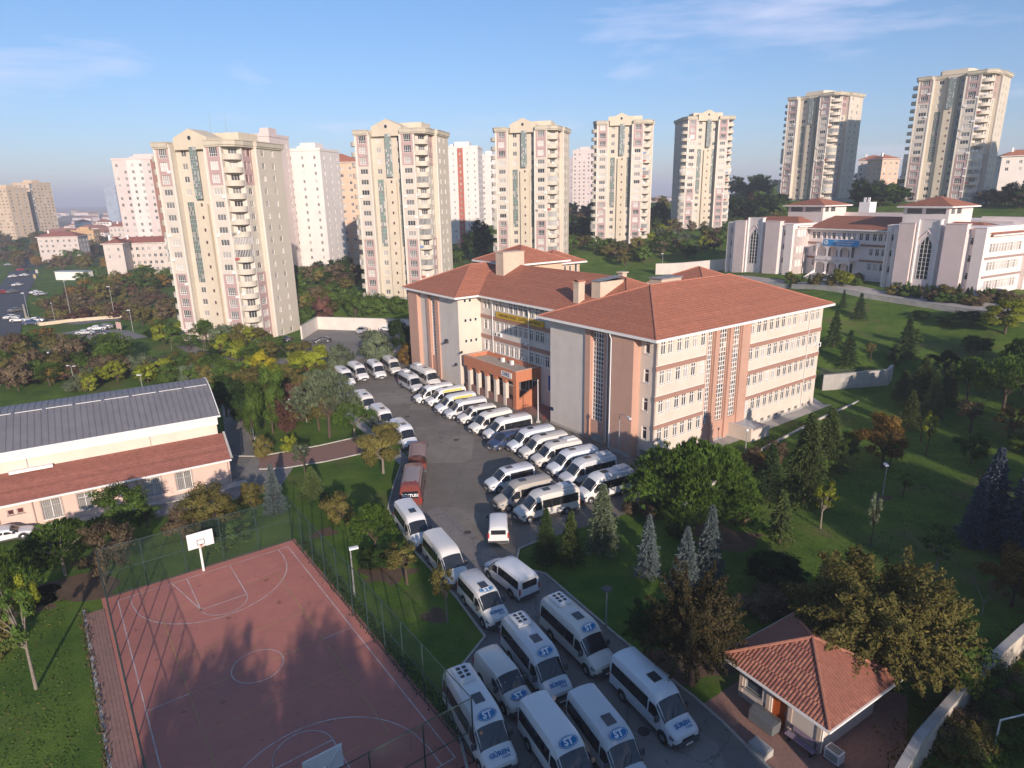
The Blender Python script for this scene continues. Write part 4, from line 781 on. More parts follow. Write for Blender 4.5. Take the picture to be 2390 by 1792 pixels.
def turret(x0, x1, y0, y1, ez, rz):
    m = MB(); op = [(.8, (x1 - x0) * .42, ez - 1.7, ez - .5), ((x1 - x0) * .5, (x1 - x0) - .7, ez - 1.7, ez - .5)]
    wall_open(m, (x0, y0), (1, 0), x1 - x0, 8, ez, op, .25, 0); wall_open(m, (x1, y0), (0, 1), y1 - y0, 8, ez, [(.8, 2.4, ez - 1.7, ez - .5), (3.2, 5.2, ez - 1.7, ez - .5)], .25, 0); wall_open(m, (x1, y1), (-1, 0), x1 - x0, 8, ez, [], .2, 0); wall_open(m, (x0, y1), (0, -1), y1 - y0, 8, ez, [], .2, 0)
    ob('turret_wall', m.mesh('turret_wall', [mat('white_pink_render', (.68, .61, .57), .9, .05)]), sch2)
    for w in op: ob('turret_window', MB().box(x0 + w[0], x0 + w[1], y0 + .15, y0 + .2, w[2], w[3]).mesh('turret_window', mid_glass), sch2)
    for w in ((.8, 2.4), (3.2, 5.2)): ob('turret_window', MB().box(x1 - .2, x1 - .15, y0 + w[0], y0 + w[1], ez - 1.7, ez - .5).mesh('turret_window', mid_glass), sch2)
    o = 1.0; mx, my = (x0 + x1) / 2, (y0 + y1) / 2; c = [(x0 - o, y0 - o, ez), (x1 + o, y0 - o, ez), (x1 + o, y1 + o, ez), (x0 - o, y1 + o, ez)]; ap = (mx, my, rz)
    roofp([(c[i], c[(i + 1) % 4], ap, ap) for i in range(4)])
    ob('gutter', MB().box(x0 - o - .1, x1 + o + .1, y0 - o - .1, y1 + o + .1, ez - .3, ez - .02).mesh('gutter', white), sch2)
turret(-54.0, -43.0, 10, 20, 18.0, 19.9); turret(-19.2, -9.0, 6, 16, 18.0, 20.2)
ob('back_wall', MB().box(-43, -19.2, 19.5, 20, 10, 16.0).box(-9, 3.0, 20.5, 21, 10, 15.4).mesh('back_wall', palew), sch2)
ob('back_wing', MB().box(-34, 10, 20, 34, -4, 14.5).mesh('back_wing', palew), sch2); ob('roof_house', MB().box(-40, -37, 21, 24, 14, 18.6).box(-39.5, -38.9, 22, 22.3, 18.6, 19.8).box(-38.4, -37.8, 22, 22.3, 18.6, 19.8).mesh('roof_house', white), sch2)
ob('round_vent', MB().tube((-25, 19.45, 15.0), (-25, 19.5, 15.0), .32, .32, 14).mesh('round_vent', dkmetal), sch2)
# ---------------------------------------------------------------- blocks in the distance
def at_range(px, py, D):
    d = ray(px, py); t = D / math.hypot(d.x, d.y); return Vector((d.x * t, d.y * t, CAM_H + d.z * t))
def block(px, D, w, dep, top_py, rot, label, wallm, nx, floors, fh=2.85, ww=1.2, wh=1.35, roof='flat', cat='apartment block', stripe=None, group=None, side_n=3, name='apartment_block', gl=None, roofm=None, base=None, fm=None):
    p = at_range(px, 480, D); gzv = T(p.x, p.y) if base is None else base; topz = zat(p, top_py); H = topz - gzv
    t = thing(name, label, cat, (p.x, p.y, gzv), rot, group)
    m = MB(); zs = [H - 1.0 - fh * (i + 1) + .7 for i in range(floors) if H - 1.0 - fh * (i + 1) > -.3]
    xs = [w * (i + .5) / nx - w / 2 for i in range(nx)]; ys = [dep * (i + .5) / side_n for i in range(side_n)]
    opf = [(x + w / 2 - ww / 2, x + w / 2 + ww / 2, z, z + wh) for x in xs for z in zs]; ops = [(y - ww / 2, y + ww / 2, z, z + wh) for y in ys for z in zs]
    wall_open(m, (-w / 2, 0), (1, 0), w, -6, H, opf, .25, 0); wall_open(m, (w / 2, 0), (0, 1), dep, -6, H, ops, .25, 0); wall_open(m, (w / 2, dep), (-1, 0), w, -6, H, [], .2, 0); wall_open(m, (-w / 2, dep), (0, -1), dep, -6, H, ops, .25, 0)
    m.poly([(-w / 2, 0, H), (w / 2, 0, H), (w / 2, dep, H), (-w / 2, dep, H)]); ob('wall', m.mesh('wall', [wallm]), t)
    G = gl or [dark_glass, mid_glass, curtain]; F = fm or white
    for z in zs:
        for x in xs: ob('window', window_one(ww, wh, 2, (), F, random.choice(G), .09), t, (x, .16, z))
        for y in ys: ob('window', window_one(ww, wh, 2, (), F, random.choice(G), .09), t, (w / 2 - .16, y, z), math.pi / 2)
        for y in ys: ob('window', window_one(ww, wh, 2, (), F, random.choice(G), .09), t, (-w / 2 + .16, y, z), -math.pi / 2)
    if roof == 'flat':
        ob('parapet', MB().box(-w / 2 - .2, w / 2 + .2, -.2, .1, H - .1, H + .9).box(w / 2 - .1, w / 2 + .2, .1, dep + .2, H - .1, H + .9).box(-w / 2 - .2, -w / 2 + .1, .1, dep + .2, H - .1, H + .9).mesh('parapet', wallm), t)
        ob('roof_house', MB().box(-w * .2, w * .22, dep * .3, dep * .7, H, H + 3.2).box(-w * .35, -w * .25, dep * .4, dep * .6, H, H + 2.2).mesh('roof_house', wallm), t)
    else:
        mm = MB(); o = .8; e = [(-w / 2 - o, -o, H), (w / 2 + o, -o, H), (w / 2 + o, dep + o, H), (-w / 2 - o, dep + o, H)]; hh = dep / 2 + o; rz = H + hh * .38; ra, rb = (-w / 2 - o + hh, dep / 2, rz), (w / 2 + o - hh, dep / 2, rz)
        for s in ((e[0], e[1], ra, rb), (e[1], e[2], rb, rb), (e[2], e[3], rb, ra), (e[3], e[0], ra, ra)): courses(mm, *s, step=.8)
        ob('roof', mm.mesh('roof', roofm or tile), t); ob('eave', MB().box(-w / 2 - o, w / 2 + o, -o, dep + o, H - .25, H - .02).mesh('eave', white), t)
        ob('chimney', MB().box(-w * .3, -w * .3 + .8, dep * .3, dep * .3 + .8, H, rz + .8).mesh('chimney', white), t)
    if stripe:
        for x0, x1, sm in stripe:
            m2 = MB(); wall_open(m2, (x0 * w - w / 2, -.12), (1, 0), (x1 - x0) * w, -6, H, [(a - x0 * w, b - x0 * w, c, d) for a, b, c, d in opf if a > x0 * w and b < x1 * w], .1, 0); ob('colour_stripe', m2.mesh('colour_stripe', sm), t)
    return t
wht = mat('white_tower_render', (.72, .66, .62), .9, .05, .2, dirt=(.55, .50, .48), dirt_amt=.25, dirt_scale=.1, streak=.2); pch = mat('peach_tower_render', (.62, .44, .33), .9, .05, .2); pnk = mat('rose_tower_render', (.62, .53, .50), .9, .05, .2); brn = mat('brown_stripe', (.30, .16, .12), .9); redst = mat('red_stripe', (.42, .14, .10), .9)
tanw = mat('tan_tower_render', (.56, .43, .30), .9, .08, .1); bluew = mat('blue_glass_tower', (.34, .40, .48), .35, .08, .1)
p_ = block(334, 430, 29, 22, 372, R(-8), 'pink and white tower with a brown stripe, left of the nearest yellow tower', pnk, 6, 22, fh=3.5, ww=1.5, wh=1.7, stripe=[(.30, .62, wht), (.8, .98, brn)])
block(716, 272, 15, 16, 352, R(-12), 'white curved looking tower just right of the nearest yellow tower', wht, 3, 20, ww=.9)
block(795, 290, 20, 18, 378, R(6), 'peach coloured block with red roof between the first two yellow towers', pch, 6, 18, roof='hip')
block(622, 262, 8, 14, 318, R(-10), 'narrow pink block showing beside the nearest yellow tower', pnk, 2, 22, ww=.9)
block(1078, 340, 17.5, 16, 345, R(-6), 'white tower with a red window stripe between second and third yellow towers', wht, 5, 20, ww=.75, wh=1.1, stripe=[(.42, .58, redst)])
block(1140, 385, 9, 14, 365, R(-8), 'narrow white tower behind the left side of the third yellow tower', wht, 2, 18, ww=.9)
block(1362, 520, 17, 16, 352, R(-10), 'rosy tower block far behind the fourth yellow tower', pnk, 5, 16, ww=1.2)
block(1338, 600, 14, 14, 375, R(-4), 'small grey rose block beside the rosy far tower', mat('grey_rose', (.42, .36, .38), .9), 4, 14)
block(1650, 560, 16, 14, 425, R(-4), 'tiny pink block peeping over the trees right of the fifth tower', pnk, 4, 6)
block(2022, 455, 14, 12, 372, R(-35), 'pink block with shaded end between the two shaded towers', pnk, 4, 7, roof='hip', base=28)
block(2066, 440, 11, 12, 370, R(10), 'peach lit block between the two shaded towers', pch, 3, 7, roof='hip', base=28)
block(2378, 360, 18, 12, 362, R(-25), 'white house at the right edge above the trees', wht, 4, 3, roof='hip', base=36)
block(62, 800, 23, 20, 428, R(-14), 'broad tan brown tower with pale roof structures at far left', tanw, 9, 24, fh=2.9, ww=1.9, wh=1.5, side_n=5, base=-14, stripe=[(.86, .99, mat('slate_side', (.12, .14, .17), .6))])
block(0, 780, 22, 20, 440, R(-14), 'tan brown tower cut by the left edge of the picture', tanw, 5, 22, fh=2.9, ww=1.9, wh=1.5, base=-14)
block(262, 1450, 24, 24, 437, R(-10), 'slim pale blue glass tower on the horizon', bluew, 4, 30, fh=3.2, ww=4.4, wh=1.6, base=-20, gl=[glassmat('sky_glass', (.28, .33, .4), .1)])
block(284, 1470, 18, 24, 452, R(-10), 'second slim glass tower, shorter, on the horizon', bluew, 3, 28, fh=3.2, ww=4.4, wh=1.6, base=-20, gl=[glassmat('sky_glass', (.28, .33, .4), .1)])
lowm = mat('low_building_render', (.56, .49, .45), .9, .08, .3)
low = dict(roof='hip', fh=3.2, wh=1.6, cat='building', name='low_building', roofm=mat('dull_roof', (.30, .12, .09), .85, .15, .5))
block(330, 360, 32, 12, 566, R(14), 'long low pale building with dark red roof left of the nearest tower', lowm, 13, 4, ww=1.3, **low)
block(246, 352, 8, 13, 568, R(14), 'blank end wing of the long low red roofed building', lowm, 2, 2, ww=1.0, **low)
block(118, 520, 24, 14, 552, R(8), 'low white building with brown roof at far left among trees', lowm, 7, 3, ww=1.3, **low)
block(282, 560, 22, 12, 528, R(5), 'white three storey building behind the reddish tree at left', lowm, 8, 4, ww=1.2, **low)
block(180, 600, 16, 10, 540, R(5), 'small ochre building at far left', mat('ochre_wall', (.5, .33, .18), .9), 3, 2, ww=1.4, **{**low, 'roof': 'flat'})
block(405, 420, 18, 10, 560, R(6), 'grey roofed row building directly left of the nearest tower', lowm, 6, 3, ww=1.2, **low)
random.seed(21)
cols_ = [wht, palew, pch, pnk, mat('sand_wall', (.5, .42, .32), .9)]
proto = {}
def hut(m, w, d, h, k):
    if k in proto: return proto[k]
    a = MB(); wall_open(a, (-w / 2, 0), (1, 0), w, -4, h, [(1 + 2.4 * i, 2.2 + 2.4 * i, z, z + 1.3) for i in range(int(w / 2.5)) for z in np.arange(1, h - 1.4, 3)], .4, 0, 1); wall_open(a, (w / 2, 0), (0, 1), d, -4, h, [], .2); wall_open(a, (w / 2, d), (-1, 0), w, -4, h, []); wall_open(a, (-w / 2, d), (0, -1), d, -4, h, [])
    r_ = MB(); o = .5; e = [(-w / 2 - o, -o, h), (w / 2 + o, -o, h), (w / 2 + o, d + o, h), (-w / 2 - o, d + o, h)]; A, B = (-w / 2 + d * .4, d / 2, h + d * .22), (w / 2 - d * .4, d / 2, h + d * .22)
    for s in ((e[0], e[1], B, A), (e[1], e[2], B), (e[2], e[3], A, B), (e[3], e[0], A)): r_.poly(s)
    proto[k] = (a.mesh('wall', [m, dkmetal]), r_.mesh('roof', mat('far_roof', (.33, .16, .12), .9, .2, .05))); return proto[k]
for i in range(110):
    D = random.uniform(620, 2300); px = random.uniform(95, 330) if i < 80 else random.choice([random.uniform(300, 420), random.uniform(1480, 1700)])
    p = at_range(px, 480, D); k = random.randrange(8); w, d, h = [(14, 10, 7), (20, 11, 9), (11, 9, 6), (26, 12, 10), (16, 14, 12), (12, 12, 15), (32, 14, 7), (18, 10, 6)][k]; me = hut(cols_[k % 5], w, d, h, k)
    t = thing('far_house', 'small pale house of the hazy town near the horizon', 'house', (p.x, p.y, T(p.x, p.y)), random.uniform(-.5, .5), 'houses of the town near the horizon'); ob('wall', me[0], t); ob('roof', me[1], t)
random.seed(31)
# ---------------------------------------------------------------- the gym
GA = Vector((-33.154, 70.927, 0)); GE = Vector((-.84983, -.52706)); gang = math.atan2(GE.y, GE.x) + math.pi   # local x points right along the front, front at y=0 facing -y
gym = thing('gym_hall', 'long gym hall with grey seamed metal roof and red tiled lean-to', 'hall', GA, gang)
gwh = mat('gym_cream_render', (.69, .60, .50), .9, .05, .4, dirt=(.52, .45, .38), dirt_amt=.25, dirt_scale=.4, streak=.3); gpk = mat('gym_pink_render', (.64, .47, .39), .9, .05, .5, dirt=(.5, .38, .32), dirt_amt=.25, streak=.3)
GL = 34.0
wins = [(-17.35, .6, 1.65, 2.1, 2), (-14.4, .75, 1.3, 1.9, 2), (-8.02, .6, 1.6, 2.1, 2), (-4.92, .6, 1.6, 2.1, 2), (-25.5, .6, 1.65, 2.1, 2), (-29, .6, 1.65, 2.1, 2)]; small = [(-11.42, 1.85, .62, .62), (-10.62, 1.85, .62, .62), (-20.75, 1.85, .62, .62), (-19.95, 1.85, .62, .62)]
m = MB(); op = [(GL + x - w / 2, GL + x + w / 2, z, z + h) for x, z, w, h, c in wins] + [(GL + x - w / 2, GL + x + w / 2, z, z + h) for x, z, w, h in small]
wall_open(m, (-GL, 0), (1, 0), GL, 0, 3.25, op, .22, 0); m.poly([(0, 0, 0), (0, 3.7, 0), (0, 3.7, 5.0), (0, 0, 3.25)]); ob('lean_to_wall', m.mesh('lean_to_wall', [gpk]), gym)
for x, z, w, h, c in wins:
    f = ob('window', window_mesh(w, h, 2, (1.35,), white), gym, (x, .15, z)); ob('pane', pane_mesh(w, h, curtain if random.random() < .7 else dark_glass), f)
    gr = MB(); [gr.tube((-w / 2 + w * i / 9, -.17, .02), (-w / 2 + w * i / 9, -.17, h), .012, .012, 4) for i in range(10)]; [gr.tube((-w / 2, -.17, q), (w / 2, -.17, q), .012, .012, 4) for q in (.1, h * .66, h - .1)]
    ob('window_grille', gr.mesh('window_grille', dkmetal), f)
    ob('window_surround', MB().box(-w / 2 - .14, -w / 2 - .01, -.2, -.12, -.1, h + .12).box(w / 2 + .01, w / 2 + .14, -.2, -.12, -.1, h + .12).box(-w / 2 - .01, w / 2 + .01, -.2, -.12, h + .01, h + .13).mesh('window_surround', mat('taupe_surround', (.42, .33, .29), .9)), f)
for x, z, w, h in small: f = ob('window', window_mesh(w, h, 1, (), mat('taupe_surround', (.42, .33, .29), .9), t=.1), gym, (x, .1, z)); ob('pane', pane_mesh(w, h, glassmat('dark_red_pane', (.10, .03, .025))), f)
for x in (-.25, -9.6, -12.8, -18.9, -21.8, -28): ob('downpipe', MB().tube((x, -.08, .1), (x, -.08, 3.2), .06, .06, 7).mesh('downpipe', mat('taupe_surround', (.42, .33, .29), .9)), gym)
m = MB(); courses(m, (-GL, -.45, 3.2), (.15, -.45, 3.2), (-GL, 3.7, 5.15), (.15, 3.7, 5.15), .38, .045); ob('tiled_roof', m.mesh('tiled_roof', mat('lean_to_tile', (.29, .115, .085), .8, .18, 2, dirt=(.2, .09, .07), dirt_amt=.4, island=.13)), gym)
ob('gutter', MB().box(-GL, .2, -.6, -.45, 3.02, 3.2).mesh('gutter', white), gym); ob('verge', MB().poly([(.15, -.5, 3.3), (.4, -.5, 3.3), (.4, 3.7, 5.3), (.15, 3.7, 5.3)]).poly([(.4, -.5, 2.9), (.4, 3.7, 4.9), (.4, 3.7, 5.3), (.4, -.5, 3.3)]).mesh('verge', concrete), gym)
pr = [(3.4, 7.55), (4.7, 8.05), (6.0, 8.53), (7.3, 9.0), (8.6, 9.44), (9.7, 9.78), (11.0, 9.98), (12.4, 10.0), (13.8, 9.8), (15.4, 9.35), (17.3, 8.6), (19.6, 7.6)]   # almost straight near slope, rounded crown, back slope
m = MB(); m.box(-GL, -.35, 3.7, 19.3, 3.5, 7.5); pts = [(-.35, y, z - .08) for y, z in pr]; m.poly([(-.35, 3.7, 5)] + [(-.35, 19.3, 5)] + [(-.35, y, z - .08) for y, z in reversed(pr[1:-1])]) ; ob('hall_wall', m.mesh('hall_wall', [gwh]), gym)
ob('eave_band', MB().box(-GL, -.2, 3.55, 3.69, 6.35, 7.52).mesh('eave_band', mat('pale_fascia', (.72, .69, .67), .7, .05)), gym)
zincm = mat('zinc_sheet', (.235, .225, .235), .55, .10, .8, metal=.25, spec=.4, dirt=(.17, .165, .17), dirt_amt=.45, dirt_scale=.25)
pw = .62
def panel(profile, k):
    a = MB()
    for (y0, z0), (y1, z1) in zip(profile, profile[1:]): a.poly([(0, y0, z0), (pw - .02, y0, z0), (pw - .02, y1, z1), (0, y1, z1)]); a.poly([(0, y0, z0 + .05), (.04, y0, z0 + .05), (.04, y1, z1 + .05), (0, y1, z1 + .05)]); a.poly([(.04, y0, z0), (.04, y0, z0 + .05), (.04, y1, z1 + .05), (.04, y1, z1)][::-1]); a.poly([(0, y0, z0), (0, y0, z0 + .05), (0, y1, z1 + .05), (0, y1, z1)])
    return a.mesh('roof_panel', zincm)
pa, pb = panel(pr[:6], 0), panel(pr[5:], 1)
n = int(GL / pw)
for i in range(n):
    ob('roof_panel', pa, gym, (-pw * (i + 1) + .0, -.15, 0)); ob('roof_panel', pb, gym, (-pw * (i + 1) + .0, -.15, 0))
rc = MB()
for i in range(12): rc.box(-GL + i * 2.84 + .1, -GL + i * 2.84 + 2.6, pr[5][0] - .22, pr[5][0] - .08, pr[5][1] + .08, pr[5][1] + .13)
ob('expansion_strip', rc.mesh('expansion_strip', white), gym)
vb = MB()
for (y0, z0), (y1, z1) in zip(pr, pr[1:]): vb.poly([(.02, y0 - .15, z0 + .09), (.14, y0 - .15, z0 + .09), (.14, y1 - .15, z1 + .09), (.02, y1 - .15, z1 + .09)]); vb.poly([(.14, y0 - .15, z0 - .25), (.14, y1 - .15, z1 - .25), (.14, y1 - .15, z1 + .09), (.14, y0 - .15, z0 + .09)])
ob('verge_trim', vb.mesh('verge_trim', white), gym)
ob('gutter', MB().box(-GL, .14, 3.1, 3.28, 7.36, 7.54).mesh('gutter', white), gym)
ob('expansion_joint', MB().box(-7.5, -7.44, 3.6, 3.68, 5.1, 6.3).box(-19.0, -18.94, 3.6, 3.68, 5.1, 6.3).mesh('expansion_joint', concrete), gym)
ob('wall_slab', MB().box(-20.6, -16.8, 3.1, 3.66, 5.05, 5.35).mesh('wall_slab', white), gym)
ac(gym, (-.3, 9, 3.5), math.pi / 2)
ob('plinth', MB().box(-GL, 1.5, -1.6, -.02, 0, .12).mesh('plinth', concrete), gym)

# ---------------------------------------------------------------- the ball court
cA, cB, cC, cM = gz(275, 1402), gz(672, 1276), gz(1023, 1774), gz(322, 1670)
ex = (cB - cA).normalized(); ey = Vector((ex.y, -ex.x, 0)); CW = (cB - cA).length; CLh = 15.35; cang = math.atan2(ex.y, ex.x)
def CP(a, b, z=0): return cA + ex * a + ey * b + Vector((0, 0, z))     # a across from the left line, b along from the far line
flatpoly('ball_court', [CP(-1.08, -1.2), CP(CW + 1.0, -1.2), CP(CW + 1.0, 34), CP(-1.08, 34)], .02, courtm, 'reddish brown ball court with white and yellow lines')
def lines(name, m, segs, z, label, w=.06):
    b = MB()
    for pts in segs:
        for p, q in zip(pts, pts[1:]):
            P, Q = CP(*p), CP(*q); d = (Q - P).normalized(); s = Vector((-d.y, d.x, 0)) * w / 2; e = d * w * .3
            b.poly([tuple(Vector(v) + Vector((0, 0, z))) for v in (P - s - e, Q - s + e, Q + s + e, P + s - e)])
    return tag(b.build(name, m), label, kind='structure')
def arcp(cx, cy, r, a0, a1, n=28): return [(cx + r * math.cos(R(a0 + (a1 - a0) * i / n)), cy + r * math.sin(R(a0 + (a1 - a0) * i / n))) for i in range(n + 1)]
CLn = 2 * CLh; mx_ = CW / 2
wl = [[(0, 0), (CW, 0), (CW, CLn), (0, CLn), (0, 0)], [(0, CLh), (CW, CLh)], arcp(mx_, CLh, 1.75, 0, 360, 40)]
for s in (1, -1):
    f = (lambda p: p) if s == 1 else (lambda p: (p[0], CLn - p[1]))
    wl.append([f(p) for p in [(.9, 0), (.9, 1.6)] + arcp(mx_, 1.575, 6.2, 180, 0)[2:-2] + [(CW - .9, 1.6), (CW - .9, 0)]])
    wl.append([f(p) for p in [(mx_ - 3.0, 0), (mx_ - 1.8, 5.7)] + arcp(mx_, 5.7, 1.8, 180, 0) + [(mx_ + 1.8, 5.7), (mx_ + 3.0 - 1.2, 0)]]); wl.append([f((mx_ - 1.8, 0)), f((mx_ - 1.8, 5.9))]); wl.append([f((mx_ - 1.8, 5.7)), f((mx_ + 1.8, 5.7))])
lines('court_line', linew, wl, .026, 'white basketball lines painted on the red court', .075)
yl = [[(2.6, 4.2), (CW - 2.3, 4.2), (CW - 2.3, CLn - 4.2), (2.6, CLn - 4.2), (2.6, 4.2)], [(2.6, CLh - 4.2), (CW - 2.3, CLh - 4.2)], [(2.6, CLh + 4.2), (CW - 2.3, CLh + 4.2)], [(2.6, CLh), (CW - 2.3, CLh)]]
lines('court_line', liney, yl, .030, 'yellow volleyball lines painted on the red court', .07)
def hoop(b, face, label):
    t = thing('basketball_hoop', label, 'basketball hoop', CP(mx_ - .3, b), cang + (0 if face == 1 else math.pi))
    wp = mat('white_paint', (.78, .76, .74), .5, .05)
    ob('pole', MB().tube((0, 0, 0), (0, 0, 2.6), .11, .1, 12).tube((0, 0, 2.6), (0, -.9, 3.5), .09, .08, 10).mesh('pole', wp), t)
    bd = ob('backboard', MB().box(-1.05, 1.05, -1.0, -.94, 2.85, 4.3).mesh('backboard', wp), t)
    fr = MB(); [fr.box(*q) for q in ((-.32, .32, -1.012, -1.003, 3.1, 3.15), (-.32, .32, -1.012, -1.003, 3.55, 3.6), (-.32, -.27, -1.012, -1.003, 3.1, 3.6), (.27, .32, -1.012, -1.003, 3.1, 3.6))]; ob('target_square', fr.mesh('target_square', dkmetal), bd)
    br = MB(); [br.tube((0, -.9, 3.1), (sx * .95, -.93, sz), .03, .03, 6) for sx in (-1, 1) for sz in (2.95, 4.2)]; ob('brace', br.mesh('brace', wp), t)
    rg = MB(); pts = [(.23 * math.cos(a), -1.35 + .23 * math.sin(a), 3.05) for a in [2 * math.pi * i / 16 for i in range(17)]]; rg.path(pts, .014, 5); rg.box(-.08, .08, -1.14, -1.0, 3.02, 3.1); ob('ring', rg.mesh('ring', mat('ring_orange', (.5, .16, .06), .5)), t)
hoop(-.5, 1, 'white basketball hoop at the far end of the red court'); hoop(CLn + .2, -1, 'basketball hoop seen from behind at the bottom edge')
# chain-link fence: posts, rails and wire panels, four metres and a half high
fpost = mat('fence_green', (.028, .055, .052), .6, .1, 4); wire = meshmat('chain_link', (.03, .06, .055), .19)
def fence(pts, h, step, label, group, rails=(.0, .5, 1.0), wm=None, pm=None, r=.045, name='chain_link_fence'):
    a0 = Vector(pts[0]); t = thing(name, label, 'fence', a0, 0, group)
    for a, b in zip(pts, pts[1:]):
        a = Vector(a) - a0; b = Vector(b) - a0; L = (b - a).length; n = max(1, round(L / step)); d = (b - a) / L
        for i in range(n + 1):
            p = a + d * (L * i / n); ob('post', MB().tube(p, p + Vector((0, 0, h)), r, r, 7).mesh('post', pm or fpost), t)
        for f in rails: z = .06 + (h - .08) * f; ob('rail', MB().tube(a + Vector((0, 0, z)), b + Vector((0, 0, z)), r * .7, r * .7, 6).mesh('rail', pm or fpost), t)
        for i in range(n):
            p, q = a + d * (L * i / n), a + d * (L * (i + 1) / n); ob('wire_panel', MB().poly([p, q, q + Vector((0, 0, h)), p + Vector((0, 0, h))]).mesh('wire_panel', wm or wire), t)
    return t
FH_ = 4.55
fg = 'green chain link fence round the ball court'
fence([CP(-.75, -.95), CP(CW + .75, -.95)], FH_, 3.05, 'green chain link fence behind the far basketball hoop', fg)
fence([CP(CW + .75, -.95), CP(CW + .75, 31.6)], FH_, 3.05, 'green chain link fence between the court and the driveway lawn', fg)
fence([CP(-.75, -.95), CP(-.75, 33)], FH_, 3.05, 'green chain link fence along the boarded strip left of the court', fg)
fence([CP(CW + .75, 31.6), CP(-.75, 31.6)], FH_, 3.05, 'near chain link fence crossing the bottom edge', fg)
# boarded strip left of the court: individual planks
strip_ = thing('board_walk', 'strip of reddish boards between lawn and court fence', 'boardwalk', CP(-.9, 0, 0), cang)
bmt = mat('reddish_board', (.29, .165, .135), .85, .15, 2.5, dirt=(.19, .13, .12), dirt_amt=.4)
pl = MB().box(-.105, .105, -4.0, 0, 0, .05).mesh('plank', bmt)
for i in range(6):
    for j in range(8): ob('plank', pl, strip_, (-.25 - .225 * i, -.6 - 4.03 * j + random.uniform(-.02, .02), random.uniform(0, .008)))
kerb('kerb', [CP(-2.4, -.2), CP(-2.4, 33)], 'broken stone edge of the boarded strip', .2, .06, concrete)
# ---------------------------------------------------------------- the guard house
gL, gN, gR = Vector((13.42, 35.9, 0)), Vector((17.52, 29.4, 0)), Vector((23.7, 33.85, 0))
gx_ = (gN - gL).normalized(); gan = math.atan2(gx_.y, gx_.x)            # local x along the front eave, y to the back
GW = 7.65; cen = (gL + gR) / 2; OV = .95
gh = thing('guard_house', 'small cream guard house with hipped red tile roof and orange door', 'guard house', (cen.x, cen.y, 0), gan)
h_ = GW / 2; w_ = h_ - OV
gcr = mat('guard_cream', (.60, .53, .47), .9, .06, .7, dirt=(.42, .37, .33), dirt_amt=.35, streak=.3)
m = MB(); wall_open(m, (-w_, -w_), (1, 0), 2 * w_, 0, 2.95, [(.45, 1.75, .95, 2.35), (2.45, 3.5, 0, 2.75)], .22, 0); wall_open(m, (w_, -w_), (0, 1), 2 * w_, 0, 2.95, [(1.2, 1.7, 1.9, 2.4), (3.9, 4.4, 1.9, 2.4)], .2, 0); wall_open(m, (w_, w_), (-1, 0), 2 * w_, 0, 2.95, []); wall_open(m, (-w_, w_), (0, -1), 2 * w_, 0, 2.95, [])
ob('wall', m.mesh('wall', [gcr]), gh)
f = ob('window', window_mesh(1.3, 1.4, 1, (), steel, .08), gh, (-w_ + 1.1, -w_ + .12, .95)); ob('pane', pane_mesh(1.3, 1.4, glassmat('booth_glass', (.05, .07, .10), .05)), f)
for y in (1.45, 4.15): f = ob('window', window_mesh(.5, .5, 1, (), white, .05, False), gh, (w_ - .1, -w_ + y, 1.9), math.pi / 2); ob('pane', pane_mesh(.5, .5, dark_glass), f)
dr = ob('door', MB().box(-.5, .5, -.03, .03, 0, 2.05).mesh('door', mat('orange_door', (.45, .10, .02), .5, .06)), gh, (-w_ + 2.97, -w_ + .15, .02))
ob('door_handle', MB().box(.36, .42, -.09, -.03, .95, 1.1).mesh('door_handle', steel), dr)
sgn = ob('door_sign', MB().box(-.55, .55, -.03, 0, 0, .62).mesh('door_sign', white), gh, (-w_ + 2.97, -w_ + .1, 2.1))
tx = ob('lettering', text_mesh('DANIŞMA', .2, navy, bold=.006), sgn, (0, -.034, .2)); tx.rotation_euler = (R(90), 0, 0); tx = ob('lettering', text_mesh('GÜVENLİK', .13, navy, bold=.003), sgn, (0, -.034, .44)); tx.rotation_euler = (R(90), 0, 0)
for x in (-w_ + .15, -w_ + 2.2, -w_ + 3.75, w_ - .1): ob('wall_pilaster', MB().box(x - .13, x + .13, -w_ - .06, -w_ - .002, 0, 2.9).mesh('wall_pilaster', mat('guard_trim', (.50, .40, .33), .9)), gh)
ob('downpipe', MB().tube((w_ + .08, -w_ + .1, .1), (w_ + .08, -w_ + .1, 2.9), .05, .05, 7).mesh('downpipe', white), gh)
EZg, RZg = 2.95, 5.02
base = MB(); c = [(-h_, -h_), (h_, -h_), (h_, h_), (-h_, h_)]
for i in range(4): base.poly([(*c[i], EZg), (*c[(i + 1) % 4], EZg), (0, 0, RZg)])
base.poly([(*p, EZg - .06) for p in reversed(c)]); roof_ = ob('roof', base.mesh('roof', mat('guard_tile', (.285, .115, .08), .75, .2, 4, dirt=(.24, .11, .08), dirt_amt=.35, dirt_scale=1.2)), gh)
gt = [MATS['guard_tile'], mat('guard_tile_pale', (.325, .14, .095), .75, .2, 4), mat('guard_tile_dark', (.235, .092, .068), .75, .2, 4)]
sl_ = math.hypot(h_, RZg - EZg); nr = 18; rh = sl_ / nr; tw = .237; tilt = math.atan2(RZg - EZg, h_)
tm = []
for k in range(3):
    b = MB(); n = 5; prof = [(-tw / 2 + tw * i / n, .042 * math.sin(math.pi * i / n) + .015) for i in range(n + 1)]
    for (xa, za), (xb, zb) in zip(prof, prof[1:]): b.poly([(xa, 0, za + .025), (xb, 0, zb + .025), (xb, rh * 1.08, zb), (xa, rh * 1.08, za)]); b.poly([(xa, 0, -.02), (xb, 0, -.02), (xb, 0, zb + .025), (xa, 0, za + .025)])
    tm.append(b.mesh('tile', gt[k], 40))
rest = MB(); cnt = 0
